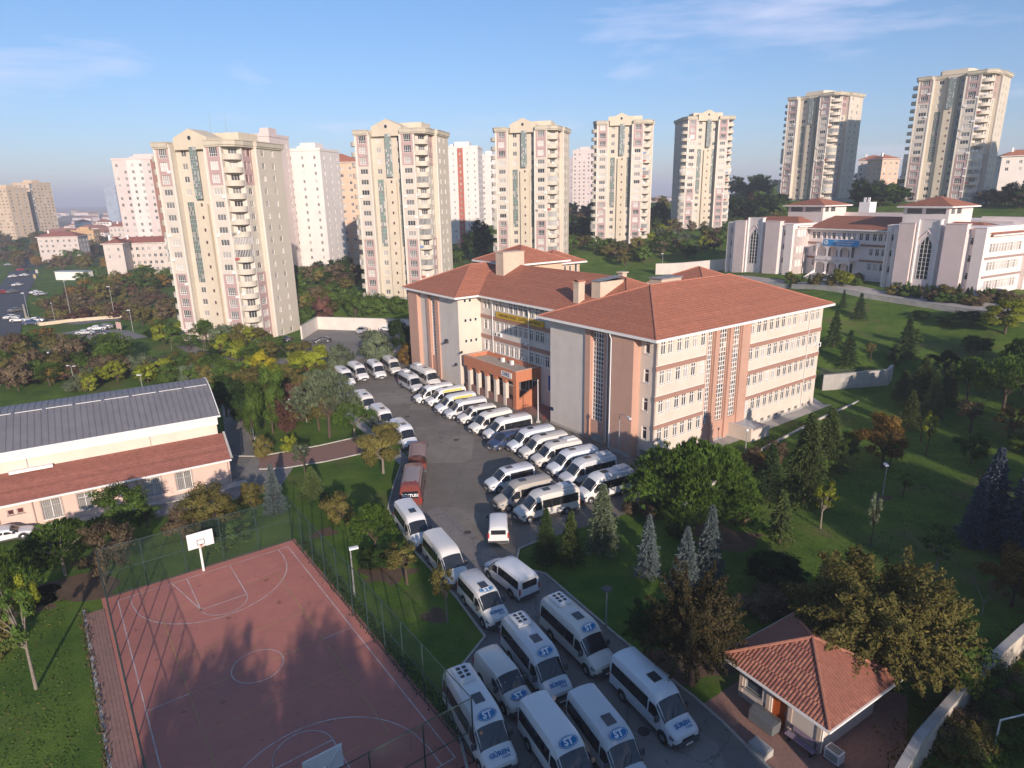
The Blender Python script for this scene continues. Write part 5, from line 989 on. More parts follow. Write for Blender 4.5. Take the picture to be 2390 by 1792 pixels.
for side in range(4):
    a = side * math.pi / 2
    for r in range(nr):
        half = h_ * (1 - r / nr) - .12; n = max(1, int(2 * half / tw)); y = -h_ + h_ * r / nr; z = EZg + (RZg - EZg) * r / nr
        for i in range(n):
            x = (i - (n - 1) / 2) * tw
            loc = Matrix.Rotation(a, 4, 'Z') @ Vector((x, y, z + .01))
            mtx = Matrix.Translation(loc) @ Matrix.Rotation(a, 4, 'Z') @ Matrix.Rotation(tilt, 4, 'X')
            if (side == 0 or (side == 1 and r < 12)) and cnt < 300:
                o = ob('tile', random.choice(tm), roof_); o.matrix_local = mtx; cnt += 1
            else:
                src = tm[0]; i0 = len(rest.v); rest.v += [tuple(mtx @ v.co) for v in src.vertices]; rest.f += [tuple(i0 + q for q in p.vertices) for p in src.polygons]; rest.m += [0] * len(src.polygons)
ob('tile_field', rest.mesh('tile_field', gt[0]), roof_)['kind'] = 'stuff'
k = MB(); [k.tube((*p, EZg + .08), (0, 0, RZg + .08), .11, .11, 7) for p in c]; ob('ridge_tiles', k.mesh('ridge_tiles', gt[1]), roof_)
ob('gutter', MB().box(-h_ - .1, h_ + .1, -h_ - .1, -h_, EZg - .12, EZg + .02).box(h_, h_ + .1, -h_, h_ + .1, EZg - .12, EZg + .02).box(-h_ - .1, -h_, -h_, h_ + .1, EZg - .12, EZg + .02).mesh('gutter', white), gh)
def GP(x, y, z=0): v = Matrix.Rotation(gan, 4, 'Z') @ Vector((x, y, 0)); return (cen.x + v.x, cen.y + v.y, z)
# things round the guard house
bs = thing('waste_container', 'dented grey metal waste container beside the guard house door', 'waste container', GP(-.2, -w_ - .9), gan)
b = MB(); b.prism([(-.85, -.42), (.85, -.42), (.85, .42), (-.85, .42)], .15, .85); b.poly([(-.88, -.45, .85), (.88, -.45, .85), (.88, 0, 1.1), (-.88, 0, 1.1)]); b.poly([(-.88, 0, 1.1), (.88, 0, 1.1), (.88, .45, .95), (-.88, .45, .95)]); [b.box(-.85, .85, -.45, -.421, z, z + .05) for z in (.3, .5, .7)]; ob('bin_body', b.mesh('bin_body', mat('galvanised', (.20, .21, .22), .5, .15, 5, metal=.4)), bs)
ob('lid', MB().poly([(-.8, -.47, .86), (.8, -.47, .86), (.8, -.03, 1.105), (-.8, -.03, 1.105)]).mesh('lid', mat('galvanised_lid', (.16, .17, .18), .45, .15, 5, metal=.4)), bs)
for x in (-.7, .7): ob('foot', MB().box(x - .06, x + .06, -.3, .3, 0, .15).mesh('foot', dkmetal), bs)
bn = thing('bench', 'faded lilac wooden bench against the guard house wall', 'bench', GP(2.0, -w_ - .45), gan); lil = mat('lilac_paint', (.26, .20, .27), .7, .12, 4)
for i in range(3): ob('seat_slat', MB().box(-.95, .95, -.25 + .16 * i, -.12 + .16 * i, .42, .46).mesh('seat_slat', lil), bn)
for i in range(2): ob('back_slat', MB().box(-.95, .95, .26, .3, .6 + .18 * i, .74 + .18 * i).mesh('back_slat', lil), bn)
for x in (-.75, .75): ob('leg', MB().box(x - .04, x + .04, -.22, .3, 0, .42).box(x - .04, x + .04, .22, .26, .42, .92).mesh('leg', dkmetal), bn)
au = thing('air_conditioner_unit', 'white air conditioner unit on the ground by the guard house corner', 'air conditioner', GP(w_ + .75, -w_ + .35), gan); ob('casing', MB().box(-.45, .45, -.3, .3, .1, .8).mesh('casing', white), au); gr = MB(); [gr.box(-.38, .38, -.24 + .075 * i, -.2 + .075 * i, .801, .815) for i in range(7)]; ob('top_grille', gr.mesh('top_grille', dkmetal), au); fg_ = MB(); [fg_.box(-.38, .38, -.312, -.301, .2 + .1 * i, .25 + .1 * i) for i in range(5)]; ob('front_grille', fg_.mesh('front_grille', dkmetal), au)
for x in (-.35, .35): ob('foot', MB().box(x - .05, x + .05, -.3, .3, 0, .1).mesh('foot', dkmetal), au)
pb_ = thing('planter_box', 'pale low concrete box at the bottom edge near the guard house', 'planter', GP(.9, -w_ - 2.7), gan); ob('box_body', MB().box(-.6, .6, -.4, .4, 0, .5).mesh('box_body', concrete), pb_); ob('box_lid', MB().box(-.5, .5, -.3, .3, .5, .53).mesh('box_lid', steel), pb_)

# ---------------------------------------------------------------- boundary wall on the right, retaining walls, small walls
def wall_run(name, pts, h, label, m, w=.35, cap=.08, group=None, zfun=None, seg=4.0, z_off=0):
    t = thing(name, label, 'wall', (pts[0][0], pts[0][1], 0), 0, group); o = Vector((pts[0][0], pts[0][1], 0)); P = []
    for a, b in zip(pts, pts[1:]):
        a = Vector((a[0], a[1], 0)); b = Vector((b[0], b[1], 0)); n = max(1, round((b - a).length / seg)); P += [a.lerp(b, i / n) for i in range(n)]
    P.append(Vector((pts[-1][0], pts[-1][1], 0)))
    for a, b in zip(P, P[1:]):
        d = (b - a).normalized(); q = Vector((-d.y, d.x, 0)) * w / 2; za, zb = T(a.x, a.y), T(b.x, b.y); mb = MB(); a_ = a - o; b_ = b - o - d * .015
        def V(p, s, z): v = p + q * s; return (v.x, v.y, z)
        for s in (1, -1):
            f = [V(a_, s, za - 1.5), V(b_, s, zb - 1.5), V(b_, s, zb + h), V(a_, s, za + h)]; mb.poly(f if s < 0 else f[::-1])
        mb.poly([V(a_, -1, za + h), V(b_, -1, zb + h), V(b_, 1, zb + h), V(a_, 1, za + h)]); mb.poly([V(a_, 1, za - 1.5), V(a_, -1, za - 1.5), V(a_, -1, za + h), V(a_, 1, za + h)]); mb.poly([V(b_, -1, zb - 1.5), V(b_, 1, zb - 1.5), V(b_, 1, zb + h), V(b_, -1, zb + h)])
        ob('wall_panel', mb.mesh('wall_panel', m), t)
        if cap:
            c_ = MB(); qq = 1.25; c_.poly([V(a_, -qq, za + h + .002), V(b_, -qq, zb + h + .002), V(b_, -qq, zb + h + cap), V(a_, -qq, za + h + cap)]); c_.poly([V(b_, qq, zb + h + .002), V(a_, qq, za + h + .002), V(a_, qq, za + h + cap), V(b_, qq, zb + h + cap)]); c_.poly([V(a_, -qq, za + h + cap), V(b_, -qq, zb + h + cap), V(b_, qq, zb + h + cap), V(a_, qq, za + h + cap)]); ob('coping', c_.mesh('coping', concrete), t)
    return t
rough = mat('rough_white_wall', (.60, .54, .47), .95, .1, .8, bump=.3, bscale=5, dirt=(.27, .23, .19), dirt_amt=.75, dirt_scale=.7)
bwp = [gz(2390, 1478, .0), gz(2250, 1620), gz(2120, 1792), Vector((19.5, 22, 0))]
bwp = [gz(2560, 1380), gz(2390, 1516), gz(2255, 1645), gz(2132, 1792), gz(2040, 1960)]
wall_run('boundary_wall', bwp, 2.2, 'weathered white boundary wall at the lower right', rough, .4, .1, seg=3.0)
whitew = mat('white_wall', (.66, .60, .54), .9, .06, .4, dirt=(.45, .40, .35), dirt_amt=.3, streak=.3)
wall_run('retaining_wall', [gz(705, 792), gz(742, 768), gz(960, 775)], 3.2, 'long white retaining wall behind the parking lot', whitew, .4, .06)
wall_run('retaining_wall', [SW(44, 2.5), SW(52, -4), gz(2075, 906)], 2.6, 'stained grey retaining wall right of the school', concrete, .4, .06, seg=2.5)
wall_run('street_wall', [Vector((49, 190, 0)), Vector((64.5, 166, 0)), Vector((81, 140, 0)), Vector((96, 114.5, 0)), Vector((112, 90, 0))], 1.0, 'low grey wall along the street of the pink school', concrete, .35, .06)
wall_run('garden_wall', [Vector((20, 178, 0)), Vector((32, 176, 0)), Vector((46, 172, 0))], 3.0, 'white wall on the slope behind the red school', whitew)
wall_run('garden_wall', [Vector((46, 208, 0)), Vector((62, 204, 0)), Vector((82, 198, 0))], 3.4, 'bright white wall left of the pink school', whitew)
wall_run('garden_wall', [gz(960, 565 + 250), gz(1010, 810)], .8, 'tiny wall', whitew) if False else None
wall_run('road_parapet', [g(55, 716), g(62, 745), g(95, 760), g(160, 752), g(285, 742)], .9, 'cream parapet along the slip road at far left', mat('cream_parapet', (.6, .5, .36), .9), .5, 0)
# ---------------------------------------------------------------- vehicles
def paint(name, col, rough=.3):
    m = mat(name, col, rough, .04, .7, spec=.5, dirt=tuple(c * .72 for c in col), dirt_amt=.25, dirt_scale=1.4); m.node_tree.nodes['Principled BSDF'].inputs['Coat Weight'].default_value = .25; return m
P_white = [paint('van_white', (.72, .71, .70)), paint('van_white_warm', (.70, .68, .64)), paint('van_white_cool', (.66, .68, .71)), paint('van_cream', (.64, .61, .56)), paint('van_white_dull', (.56, .57, .585))]
P_beige = paint('van_beige', (.42, .38, .33), .5); P_red = paint('bus_red', (.19, .05, .042)); P_blue = paint('van_blue', (.03, .05, .12)); P_roofred = paint('faded_red_roof', (.30, .245, .235), .85)
P_yel = paint('yellow_stripe', (.62, .55, .14)); vglass = glassmat('vehicle_glass', (.016, .018, .022), .05, .6); vglass.node_tree.nodes['Principled BSDF'].inputs['Coat Weight'].default_value = .3
bump_m = mat('bumper_plastic', (.075, .075, .08), .6, .1, 3); tyre_m = mat('tyre_rubber', (.022, .022, .023), .85, .1, 5); rim_m = mat('rim_metal', (.36, .36, .37), .4, .08, 5, metal=.7)
lamp_m = mat('headlight_glass', (.22, .23, .25), .1, .05, 3, spec=.8); tail_m = mat('tail_light', (.38, .03, .02), .2, .05); plate_m = mat('number_plate_white', (.7, .7, .7), .5); hatch_m = glassmat('hatch_glass', (.045, .048, .055), .15); blue_m = mat('logo_blue', (.015, .17, .38), .4, .03); logow = mat('logo_white', (.8, .8, .8), .5)
ZF = [0, .05, .20, .38, .62, .84, .945, .985, 1.0]; WF = [.90, 1, 1, 1, .965, .905, .80, .5, 0]
TYPES = {
 'high': dict(L=6.1, W=1.02, z0=.32, wf=[(0, .74), (.12, .90), (.4, .985), (.8, 1)], zt=[(0, .92), (.05, 1.04), (.45, 1.2), (.95, 1.36), (1.35, 1.80), (1.74, 2.2), (1.95, 2.42), (2.2, 2.56), (2.7, 2.64), (5.95, 2.62), (6.1, 2.5)], ws=(.99, 1.76), dw=(1.42, 2.3), sw=(2.42, 5.9), sz=(1.27, 2.04), wh=(1.0, 4.75), fore=1.97, hood=.55),
 'maxi': dict(L=6.6, W=1.03, z0=.32, wf=[(0, .74), (.12, .90), (.4, .985), (.8, 1)], zt=[(0, .92), (.05, 1.04), (.45, 1.2), (.95, 1.36), (1.35, 1.80), (1.74, 2.2), (1.95, 2.44), (2.2, 2.62), (2.7, 2.72), (6.4, 2.70), (6.6, 2.55)], ws=(.99, 1.76), dw=(1.42, 2.3), sw=(2.42, 6.4), sz=(1.27, 2.08), wh=(1.0, 5.1), fore=1.97, hood=.55),
 'mid': dict(L=5.4, W=.98, z0=.32, wf=[(0, .76), (.12, .90), (.4, .985), (.8, 1)], zt=[(0, .9), (.05, 1.02), (.5, 1.2), (1.0, 1.34), (1.4, 1.74), (1.8, 2.08), (2.05, 2.2), (2.6, 2.27), (5.2, 2.25), (5.4, 2.12)], ws=(1.04, 1.82), dw=(1.48, 2.3), sw=(2.42, 5.2), sz=(1.24, 1.9), wh=(1.0, 4.2), fore=2.02, hood=.6),
 'low': dict(L=4.85, W=.95, z0=.28, wf=[(0, .76), (.12, .9), (.4, .985), (.8, 1)], zt=[(0, .82), (.05, .94), (.5, 1.12), (1.05, 1.24), (1.5, 1.66), (1.9, 1.9), (2.3, 1.97), (4.65, 1.95), (4.85, 1.82)], ws=(1.09, 1.9), dw=(1.55, 2.35), sw=(2.45, 4.6), sz=(1.2, 1.7), wh=(.9, 3.85), fore=2.1, hood=.6),
 'coach': dict(L=7.8, W=1.12, z0=.34, wf=[(0, .8), (.12, .93), (.4, .99), (.8, 1)], zt=[(0, .95), (.05, 1.08), (.4, 1.25), (.8, 1.4), (1.2, 2.0), (1.5, 2.45), (1.8, 2.75), (2.3, 2.86), (7.6, 2.84), (7.8, 2.7)], ws=(.84, 1.46), dw=(1.25, 2.1), sw=(2.2, 7.6), sz=(1.4, 2.2), wh=(.95, 5.6), fore=1.62, hood=.45),
 'car': dict(L=4.3, W=.87, z0=.22, wf=[(0, .74), (.12, .88), (.5, .98), (1, 1), (3.6, 1), (4.3, .86)], zt=[(0, .58), (.06, .72), (.5, .84), (1.1, .93), (1.45, 1.18), (1.8, 1.37), (2.3, 1.43), (2.9, 1.39), (3.3, 1.2), (3.65, 1.02), (4.2, .95), (4.3, .62)], ws=(1.13, 1.75), dw=(1.45, 2.25), sw=(2.33, 3.3), sz=(.96, 1.28), wh=(.8, 3.4), fore=1.9, hood=.6)}
def lerp_t(tab, x):
    if x <= tab[0][0]: return tab[0][1]
    for (a, b), (c, d) in zip(tab, tab[1:]):
        if x <= c: return b + (d - b) * (x - a) / (c - a)
    return tab[-1][1]
def sect(t, f): 
    zt = lerp_t(t['zt'], f); w = t['W'] * lerp_t(t['wf'], f) * (1 if f < t['L'] - .12 else .975); z0 = t['z0']
    return [(w * b, z0 + (zt - z0) * a) for a, b in zip(ZF, WF)]
def S(t, f, r, sgn, off=0.0):
    s = sect(t, f); i = min(int(r), 7); k = r - i; y = s[i][0] + (s[i + 1][0] - s[i][0]) * k; z = s[i][1] + (s[i + 1][1] - s[i][1]) * k
    return Vector((t['L'] / 2 - f, sgn * y, z))
def side_y(t, f, z):
    s = sect(t, f)
    for (y0, z0), (y1, z1) in zip(s, s[1:]):
        if z0 <= z <= z1: return y0 + (y1 - y0) * (z - z0) / max(z1 - z0, 1e-6)
    return s[-2][0]
_vm = {}
def vmesh(tn, key, fn):
    k = (tn, key)
    if k not in _vm: _vm[k] = fn()
    return _vm[k]
def body_mesh(t, m, low=None):
    mb = MB(); fs = sorted(set([q for q, _ in t['zt']] + [q for q, _ in t['wf']] + [t['ws'][0] - .02, .25, .7, t['L'] - .12, t['L'] * .6]))
    fs = [f for f in fs if 0 <= f <= t['L']]; rings = []
    for f in fs:
        h = sect(t, f); x = t['L'] / 2 - f; rings.append([(x, -y, z) for y, z in h] + [(x, y, z) for y, z in reversed(h[:-1])])
    n = len(rings[0])
    for r in rings: mb.v += r
    for i in range(len(rings) - 1):
        for k in range(n - 1): mb.f.append((i * n + k, i * n + k + 1, (i + 1) * n + k + 1, (i + 1) * n + k)); mb.m.append(0)
        mb.f.append((i * n + n - 1, i * n, (i + 1) * n, (i + 1) * n + n - 1)); mb.m.append(0)
    mb.f.append(tuple(reversed(range(n)))); mb.m.append(0); L0 = (len(rings) - 1) * n; mb.f.append(tuple(L0 + k for k in range(n))); mb.m.append(0)
    me = mb.mesh('body', m, 38); bm = bmesh.new(); bm.from_mesh(me); bmesh.ops.recalc_face_normals(bm, faces=bm.faces); bm.to_mesh(me); bm.free(); return me
def top_patch(t, f0, f1, r0, off, m, name, nf=5, crown=True):
    mb = MB(); cols = []
    rr = [r0 + (8 - r0) * i / 5 for i in range(6)]
    for i in range(nf + 1):
        f = f0 + (f1 - f0) * i / nf; e = .02; a = S(t, max(f - e, 0), 8, 1); b = S(t, f + e, 8, 1); d = (a - b).normalized(); nrm = Vector((-d.z, 0, d.x)); nrm = nrm if nrm.z > 0 else -nrm
        L_ = [S(t, f, r, -1) + nrm * off + Vector((0, -off * (1 - (r - r0) / (8 - r0)), 0)) for r in rr] + [S(t, f, r, 1) + nrm * off + Vector((0, off * (1 - (r - r0) / (8 - r0)), 0)) for r in reversed(rr[:-1])]
        cols.append(L_)
    for a, b in zip(cols, cols[1:]):
        for k in range(len(a) - 1): mb.poly([a[k], a[k + 1], b[k + 1], b[k]])
    me = mb.mesh(name, m, 60); bm = bmesh.new(); bm.from_mesh(me); bmesh.ops.remove_doubles(bm, verts=bm.verts, dist=.0005); bmesh.ops.recalc_face_normals(bm, faces=bm.faces); bm.to_mesh(me); bm.free(); return me
def side_patch(t, f0, f1, z0, z1, sgn, off, m, name, slant=0.0, nf=6):
    mb = MB(); cols = []
    for i in range(nf + 1):
        f = f0 + (f1 - f0) * i / nf; zz = min(z1, lerp_t(t['zt'], f - slant) - .22); zz = max(zz, z0 + .02); cols.append([Vector((t['L'] / 2 - f, sgn * (side_y(t, f, z) + off), z)) for z in (z0, (z0 + zz) / 2, zz)])
    for a, b in zip(cols, cols[1:]):
        for k in range(2): q = [a[k], b[k], b[k + 1], a[k + 1]]; mb.poly(q if sgn < 0 else q[::-1])
    return mb.mesh(name, m, 60)
def wheel_parts(r, w):
    a = MB(); a.tube((0, -w / 2, 0), (0, w / 2, 0), r, r, 20); b = MB(); [b.tube((0, s * (w / 2 + .002), 0), (0, s * (w / 2 + .02), 0), r * .62, r * .55, 14) for s in (1, -1)]; return a.mesh('tyre', tyre_m, 50), b.mesh('rim', rim_m, 50)
def vehicle(tn, pos, ang, label, body, cat='minibus', name='minibus', glass=True, hatch=True, ac_=0, logo=None, hood=None, stripe=None, group=None, panel_van=False, sticker=False, rear_text=None, roof_m=None, ribs=False):
    t = TYPES[tn]; L = t['L']; W_ = t['W']
    v = thing(name, label, cat, pos, ang, group)
    if tn != 'car': v.scale = (1.05, 1.05, 1.05)
    ob('body', vmesh(tn, ('b', body.name), lambda: body_mesh(t, body)), v)
    ob('windscreen', vmesh(tn, 'ws', lambda: top_patch(t, t['ws'][0], t['ws'][1], 5.15, .012, vglass, 'windscreen')), v)
    for s in (-1, 1):
        ob('door_window', vmesh(tn, ('dw', s), lambda: side_patch(t, t['dw'][0], t['dw'][1], t['sz'][0] - .06, t['sz'][1] - .1, s, .012, vglass, 'door_window', .12)), v)
        if not panel_van:
            f0, f1 = t['sw']; n = 4 if f1 - f0 > 3 else (3 if f1 - f0 > 2 else 1)
            for i in range(n):
                a = f0 + (f1 - f0) * i / n + .025; b = f0 + (f1 - f0) * (i + 1) / n - .025
                ob('side_window', vmesh(tn, ('sw', s, i), lambda: side_patch(t, a, b, t['sz'][0], t['sz'][1], s, .014, vglass, 'side_window', 0, 2)), v)
            ob('window_band', vmesh(tn, ('sb', s), lambda: side_patch(t, f0, f1, t['sz'][0] - .02, t['sz'][1] + .02, s, .009, dkmetal, 'window_band', 0, 4)), v)
        ob('headlight', vmesh(tn, ('hl', s), lambda: side_patch(t, .06, .5, .74 if tn != 'car' else .5, .98 if tn != 'car' else .68, s, .014, lamp_m, 'headlight', 0, 3)), v)
        ob('tail_light', vmesh(tn, ('tl', s), lambda: MB().box(-L / 2 - .02, -L / 2 + .03, s * W_ * .93 - .07, s * W_ * .93 + .07, .7 if tn == 'car' else .85, .85 if tn == 'car' else 1.35).mesh('tail_light', tail_m)), v)
        ob('mirror', vmesh(tn, ('mi', s), lambda: MB().box(L / 2 - t['dw'][0] - .08, L / 2 - t['dw'][0] + .06, min(s * W_ * .95, s * (W_ + .24)), max(s * W_ * .95, s * (W_ + .24)), t['sz'][0] - .05, t['sz'][0] + (.3 if tn != 'car' else .12)).mesh('mirror', bump_m)), v)
        ob('side_moulding', vmesh(tn, ('sm', s), lambda: side_patch(t, .9, L - .2, t['z0'] + .05, t['z0'] + .2, s, .02, bump_m, 'side_moulding', 0, 3)), v)
        for f in t['wh']:
            r = .35 if tn != 'car' else .31; y = s * (W_ - .12); ty, ri = vmesh('wheel', r, lambda: wheel_parts(r, .24))
            ob('wheel_arch', vmesh(tn, ('wa', s, f), lambda: MB().tube((L / 2 - f, s * (W_ - .02), r + .06), (L / 2 - f, s * (W_ + .006), r + .06), r + .1, r + .1, 18).mesh('wheel_arch', dkmetal)), v)
            w = ob('wheel', None, v, (L / 2 - f, y + s * .02, r)); ob('tyre', ty, w); ob('rim', ri, w)
    zb = t['z0']
    def front(): 
        m = MB()
        for i in range(4):
            fa, fb = .25 * i / 4, .25 * (i + 1) / 4
            for s in (-1, 1):
                q = [Vector((L / 2 - fa + .03, s * (side_y(t, fa, .5) + .02), zb + .02)), Vector((L / 2 - fb + .03, s * (side_y(t, fb, .5) + .02), zb + .02)), Vector((L / 2 - fb + .03, s * (side_y(t, fb, .5) + .02), .62 if tn != 'car' else .5)), Vector((L / 2 - fa + .03, s * (side_y(t, fa, .5) + .02), .62 if tn != 'car' else .5))]; m.poly(q)
        y = side_y(t, 0, .5) + .02; m.box(L / 2 - .06, L / 2 + .13, -y, y, zb + .02, .66 if tn != 'car' else .5); return m.mesh('bumper', bump_m)
    ob('bumper', vmesh(tn, 'fb', front), v); ob('bumper', vmesh(tn, 'rb', lambda: MB().box(-L / 2 - .06, -L / 2 + .1, -W_ * .95, W_ * .95, zb + .04, zb + .3).mesh('bumper', bump_m)), v)
    ob('grille', vmesh(tn, 'gr', lambda: MB().box(L / 2 - .02, L / 2 + .022, -.45, .45, .66, .82).mesh('grille', dkmetal) if tn != 'car' else MB().box(L / 2 - .02, L / 2 + .02, -.35, .35, .51, .57).mesh('grille', dkmetal)), v)
    ob('number_plate', vmesh(tn, 'np', lambda: MB().box(L / 2 + .131, L / 2 + .14, -.26, .26, zb + .1, zb + .22).mesh('number_plate', plate_m)), v)
    if tn != 'car':
        if not panel_van: ob('rear_window', vmesh(tn, 'rw', lambda: MB().box(-L / 2 - .012, -L / 2 + .02, -W_ * .7, W_ * .7, t['sz'][0], t['sz'][1] - .06).mesh('rear_window', vglass)), v)
        ob('wiper', vmesh(tn, 'wi', lambda: MB().path([S(t, t['ws'][0] + .05, 8, 1) + Vector((.03, .1, .03)), S(t, t['ws'][0] + .3, 7.3, 1) + Vector((.03, 0, .03))], .012, 4).path([S(t, t['ws'][0] + .05, 7.4, -1) + Vector((.03, 0, .03)), S(t, t['ws'][0] + .3, 8, -1) + Vector((.03, 0, .03))], .012, 4).mesh('wiper', dkmetal)), v)
    else: ob('rear_window', vmesh(tn, 'rw', lambda: top_patch(t, 3.02, 3.5, 5.3, .012, vglass, 'rear_window')), v)
    H = lerp_t(t['zt'], L * .6)
    if hatch and tn != 'car': ob('roof_hatch', vmesh(tn, 'rh', lambda: MB().box(-.38, .38, -.3, .3, 0, .045).mesh('roof_hatch', hatch_m)), v, (L / 2 - L * .50, 0, H))
    if roof_m is not None:
        ob('roof_panel', vmesh(tn, ('rp', roof_m.name), lambda: top_patch(t, t['fore'] + .3, L - .15, 5.0, .012, roof_m, 'roof_panel')), v)
    if ribs:
        for i in range(9): y = -.6 + .15 * i; ob('roof_rib', vmesh(tn, ('rib', i), lambda: MB().box(-L / 2 + .3, L / 2 - t['fore'] - .5, y - .02, y + .02, 0, .02).mesh('roof_rib', body)), v, (0, 0, H - .055 - .09 * abs(y) ** 2))
    if ac_:
        ob('roof_unit', vmesh(tn, 'ru', lambda: MB().prism([(-.75, -.52), (.75, -.52), (.75, .52), (-.75, .52)], 0, .13).prism([(-.62, -.42), (.62, -.42), (.62, .42), (-.62, .42)], .13, .19).mesh('roof_unit', P_white[0])), v, (-L / 2 + 1.1, 0, H - .01))
        if ac_ > 1:
            for i in range(3 if ac_ == 2 else 1):
                for j in (-1, 1): ob('fan', vmesh('fan', 0, lambda: MB().prism([(-.11, -.13), (.11, -.13), (.13, 0), (.11, .13), (-.11, .13), (-.13, 0)], 0, .012).mesh('fan', dkmetal)), v, (-L / 2 + 1.1 + (i - 1) * .36, j * .19, H + .185))
    if stripe is not None:
        for s in (-1, 1): ob('roof_stripe', vmesh(tn, ('st', s), lambda: side_patch(t, 1.6, L - .1, t['sz'][1] + .06, t['sz'][1] + .42, s, .011, P_yel, 'roof_stripe', .0, 6)), v)
    def surf(f, off):
        a, b = S(t, f - .1, 8, 1), S(t, f + .1, 8, 1); d = (b - a).normalized(); th = math.atan2(d.z, -d.x); p = (a + b) / 2
        M = Matrix(((0, -math.cos(th), math.sin(th), p.x + math.sin(th) * off), (1, 0, 0, 0), (0, math.sin(th), math.cos(th), p.z + math.cos(th) * off), (0, 0, 0, 1))); return M
    if logo:
        o = ob('logo_oval', vmesh('logo', 0, lambda: MB().prism([(.58 * math.cos(2 * math.pi * i / 28), .30 * math.sin(2 * math.pi * i / 28)) for i in range(28)], 0, .012).mesh('logo_oval', blue_m)), v); o.matrix_local = surf(t['hood'] if logo == 'hood' else t['fore'] + .12, .02 if logo != 'hood' else .03)
        x = ob('lettering', vmesh('logo', 1, lambda: text_mesh('ST', .5, logow, .004, .018)), o, (0, 0, .018)); x.scale = (1.05, 1, 1)
        rg = ob('logo_rim', vmesh('logo', 2, lambda: MB().path([(.52 * math.cos(2 * math.pi * i / 28), .25 * math.sin(2 * math.pi * i / 28), .016) for i in range(29)], .012, 4).mesh('logo_rim', logow)), o)
    if hood:
        x = ob('lettering', vmesh('hoodtext', hood, lambda: text_mesh(hood, .36, blue_m, .004, .012)), v); x.matrix_local = surf(t['hood'] - .02, .03); 
        x = ob('lettering', vmesh('hoodtext', 'TURİZM', lambda: text_mesh('TURİZM', .13, blue_m, .004, .002)), v); x.matrix_local = surf(t['hood'] - .26, .03) @ Matrix.Translation((.3, 0, 0))
    if rear_text:
        x = ob('lettering', text_mesh(rear_text, .42, logow, .004, .015), v, (-L / 2 - .03, 0, t['sz'][0] + .3)); x.rotation_euler = (R(90), 0, R(-90))
    if sticker: ob('sticker', vmesh('stk', 0, lambda: MB().tube((0, 0, 0), (0, 0, .01), .09, .09, 12).mesh('sticker', mat('orange_sticker', (.6, .28, .12), .6))), v).matrix_local = surf(t['ws'][1] - .2, .03) @ Matrix.Translation((-.62, 0, 0))
    return v
def place(rear, front, h):
    a, b = gz(*rear, h), gz(*front, h); d = b - a; return a, b, math.atan2(d.y, d.x), d.length
def van(rear, front, tn, label, body=None, **kw):      # rear and front: middle of the roof's back edge and of the brow above the windscreen, in photo pixels
    t = TYPES[tn]; h = lerp_t(t['zt'], t['L'] * .6) - .03
    a, b, ang, ln = place(rear, front, h); d = Vector((math.cos(ang), math.sin(ang), 0)); fb = t['fore'] + .1
    mid = (a + b) / 2; off = (t['L'] / 2 - fb + -t['L'] / 2 + .05) / 2   # middle of brow..rear, measured from the van's centre
    p = mid - d * off; return vehicle(tn, (p.x, p.y, .02), ang, label, body or random.choice(P_white), **kw)
def c7(x, y): return (850 + x * .4171, 1100 + y * .4171)
def c8(x, y): return (940 + x * .2653, 800 + y * .2653)
def cu(x, y): return (760 + x * .2411, 800 + y * .2411)
gA = 'white minibuses bunched on the driveway'; gB = 'minibuses parked in a row along the school front'; gC = 'minibuses along the left side and end of the yard'
van(c7(515, 1085), c7(695, 1375), 'maxi', 'white minibus with GÜREN on the bonnet, sticker on windscreen, next to the court fence', ac_=2, logo='fore', hood='GÜREN', sticker=True, group=gA)
van(c7(672, 972), c7(805, 1130), 'low', 'small white panel van with a blue ST oval on its bonnet', hatch=False, panel_van=True, logo='hood', cat='van', name='panel_van', group=gA)
van(c7(815, 775), c7(1040, 1040), 'maxi', 'white ST minibus with six-fan roof unit in the middle of the driveway', ac_=2, logo='fore', hood='SÜREN', group=gA)
van(c7(1032, 675), c7(1280, 895), 'maxi', 'white ST minibus with six-fan roof unit beside the right lawn kerb', ac_=2, logo='fore', group=gA)
van(c7(935, 600), c7(775, 478), 'mid', 'white minibus seen from behind, facing up the driveway', hatch=False, group=gA)
van(c7(572, 545), c7(697, 680), 'mid', 'white ST minibus at the kerb, behind the six-fan minibus', logo='fore', hood='SÜREN', group=gA)
van(c7(945, 1250), c7(1145, 1520), 'high', 'white ST minibus without roof hatch at the bottom edge, left of its twin', hatch=False, logo='fore', hood='SÜREN', group=gA)
van(c7(1212, 1205), c7(1428, 1480), 'high', 'white ST minibus with pale roof hatch at the bottom edge', logo='fore', hood='SÜREN', group=gA)
van(c7(1432, 985), c7(1710, 1245), 'high', 'white minibus nearest the guard house with ribbed roof, no oval', hood='SÜREN', ribs=True, group=gA)
van(c7(380, 325), c7(482, 445), 'high', 'white minibus behind the thin tree at the left kerb, no roof hatch', hatch=False, group=gA)
van(c7(208, 145), c7(300, 270), 'high', 'white minibus right behind the red minibus at the left kerb', group=gA)
van(c7(750, 318), c7(750, 238), 'low', 'small white people carrier seen from behind near the row end', hatch=False, cat='van', name='people_carrier', group=gA, rear_text='Tourneo'[:0] or None)
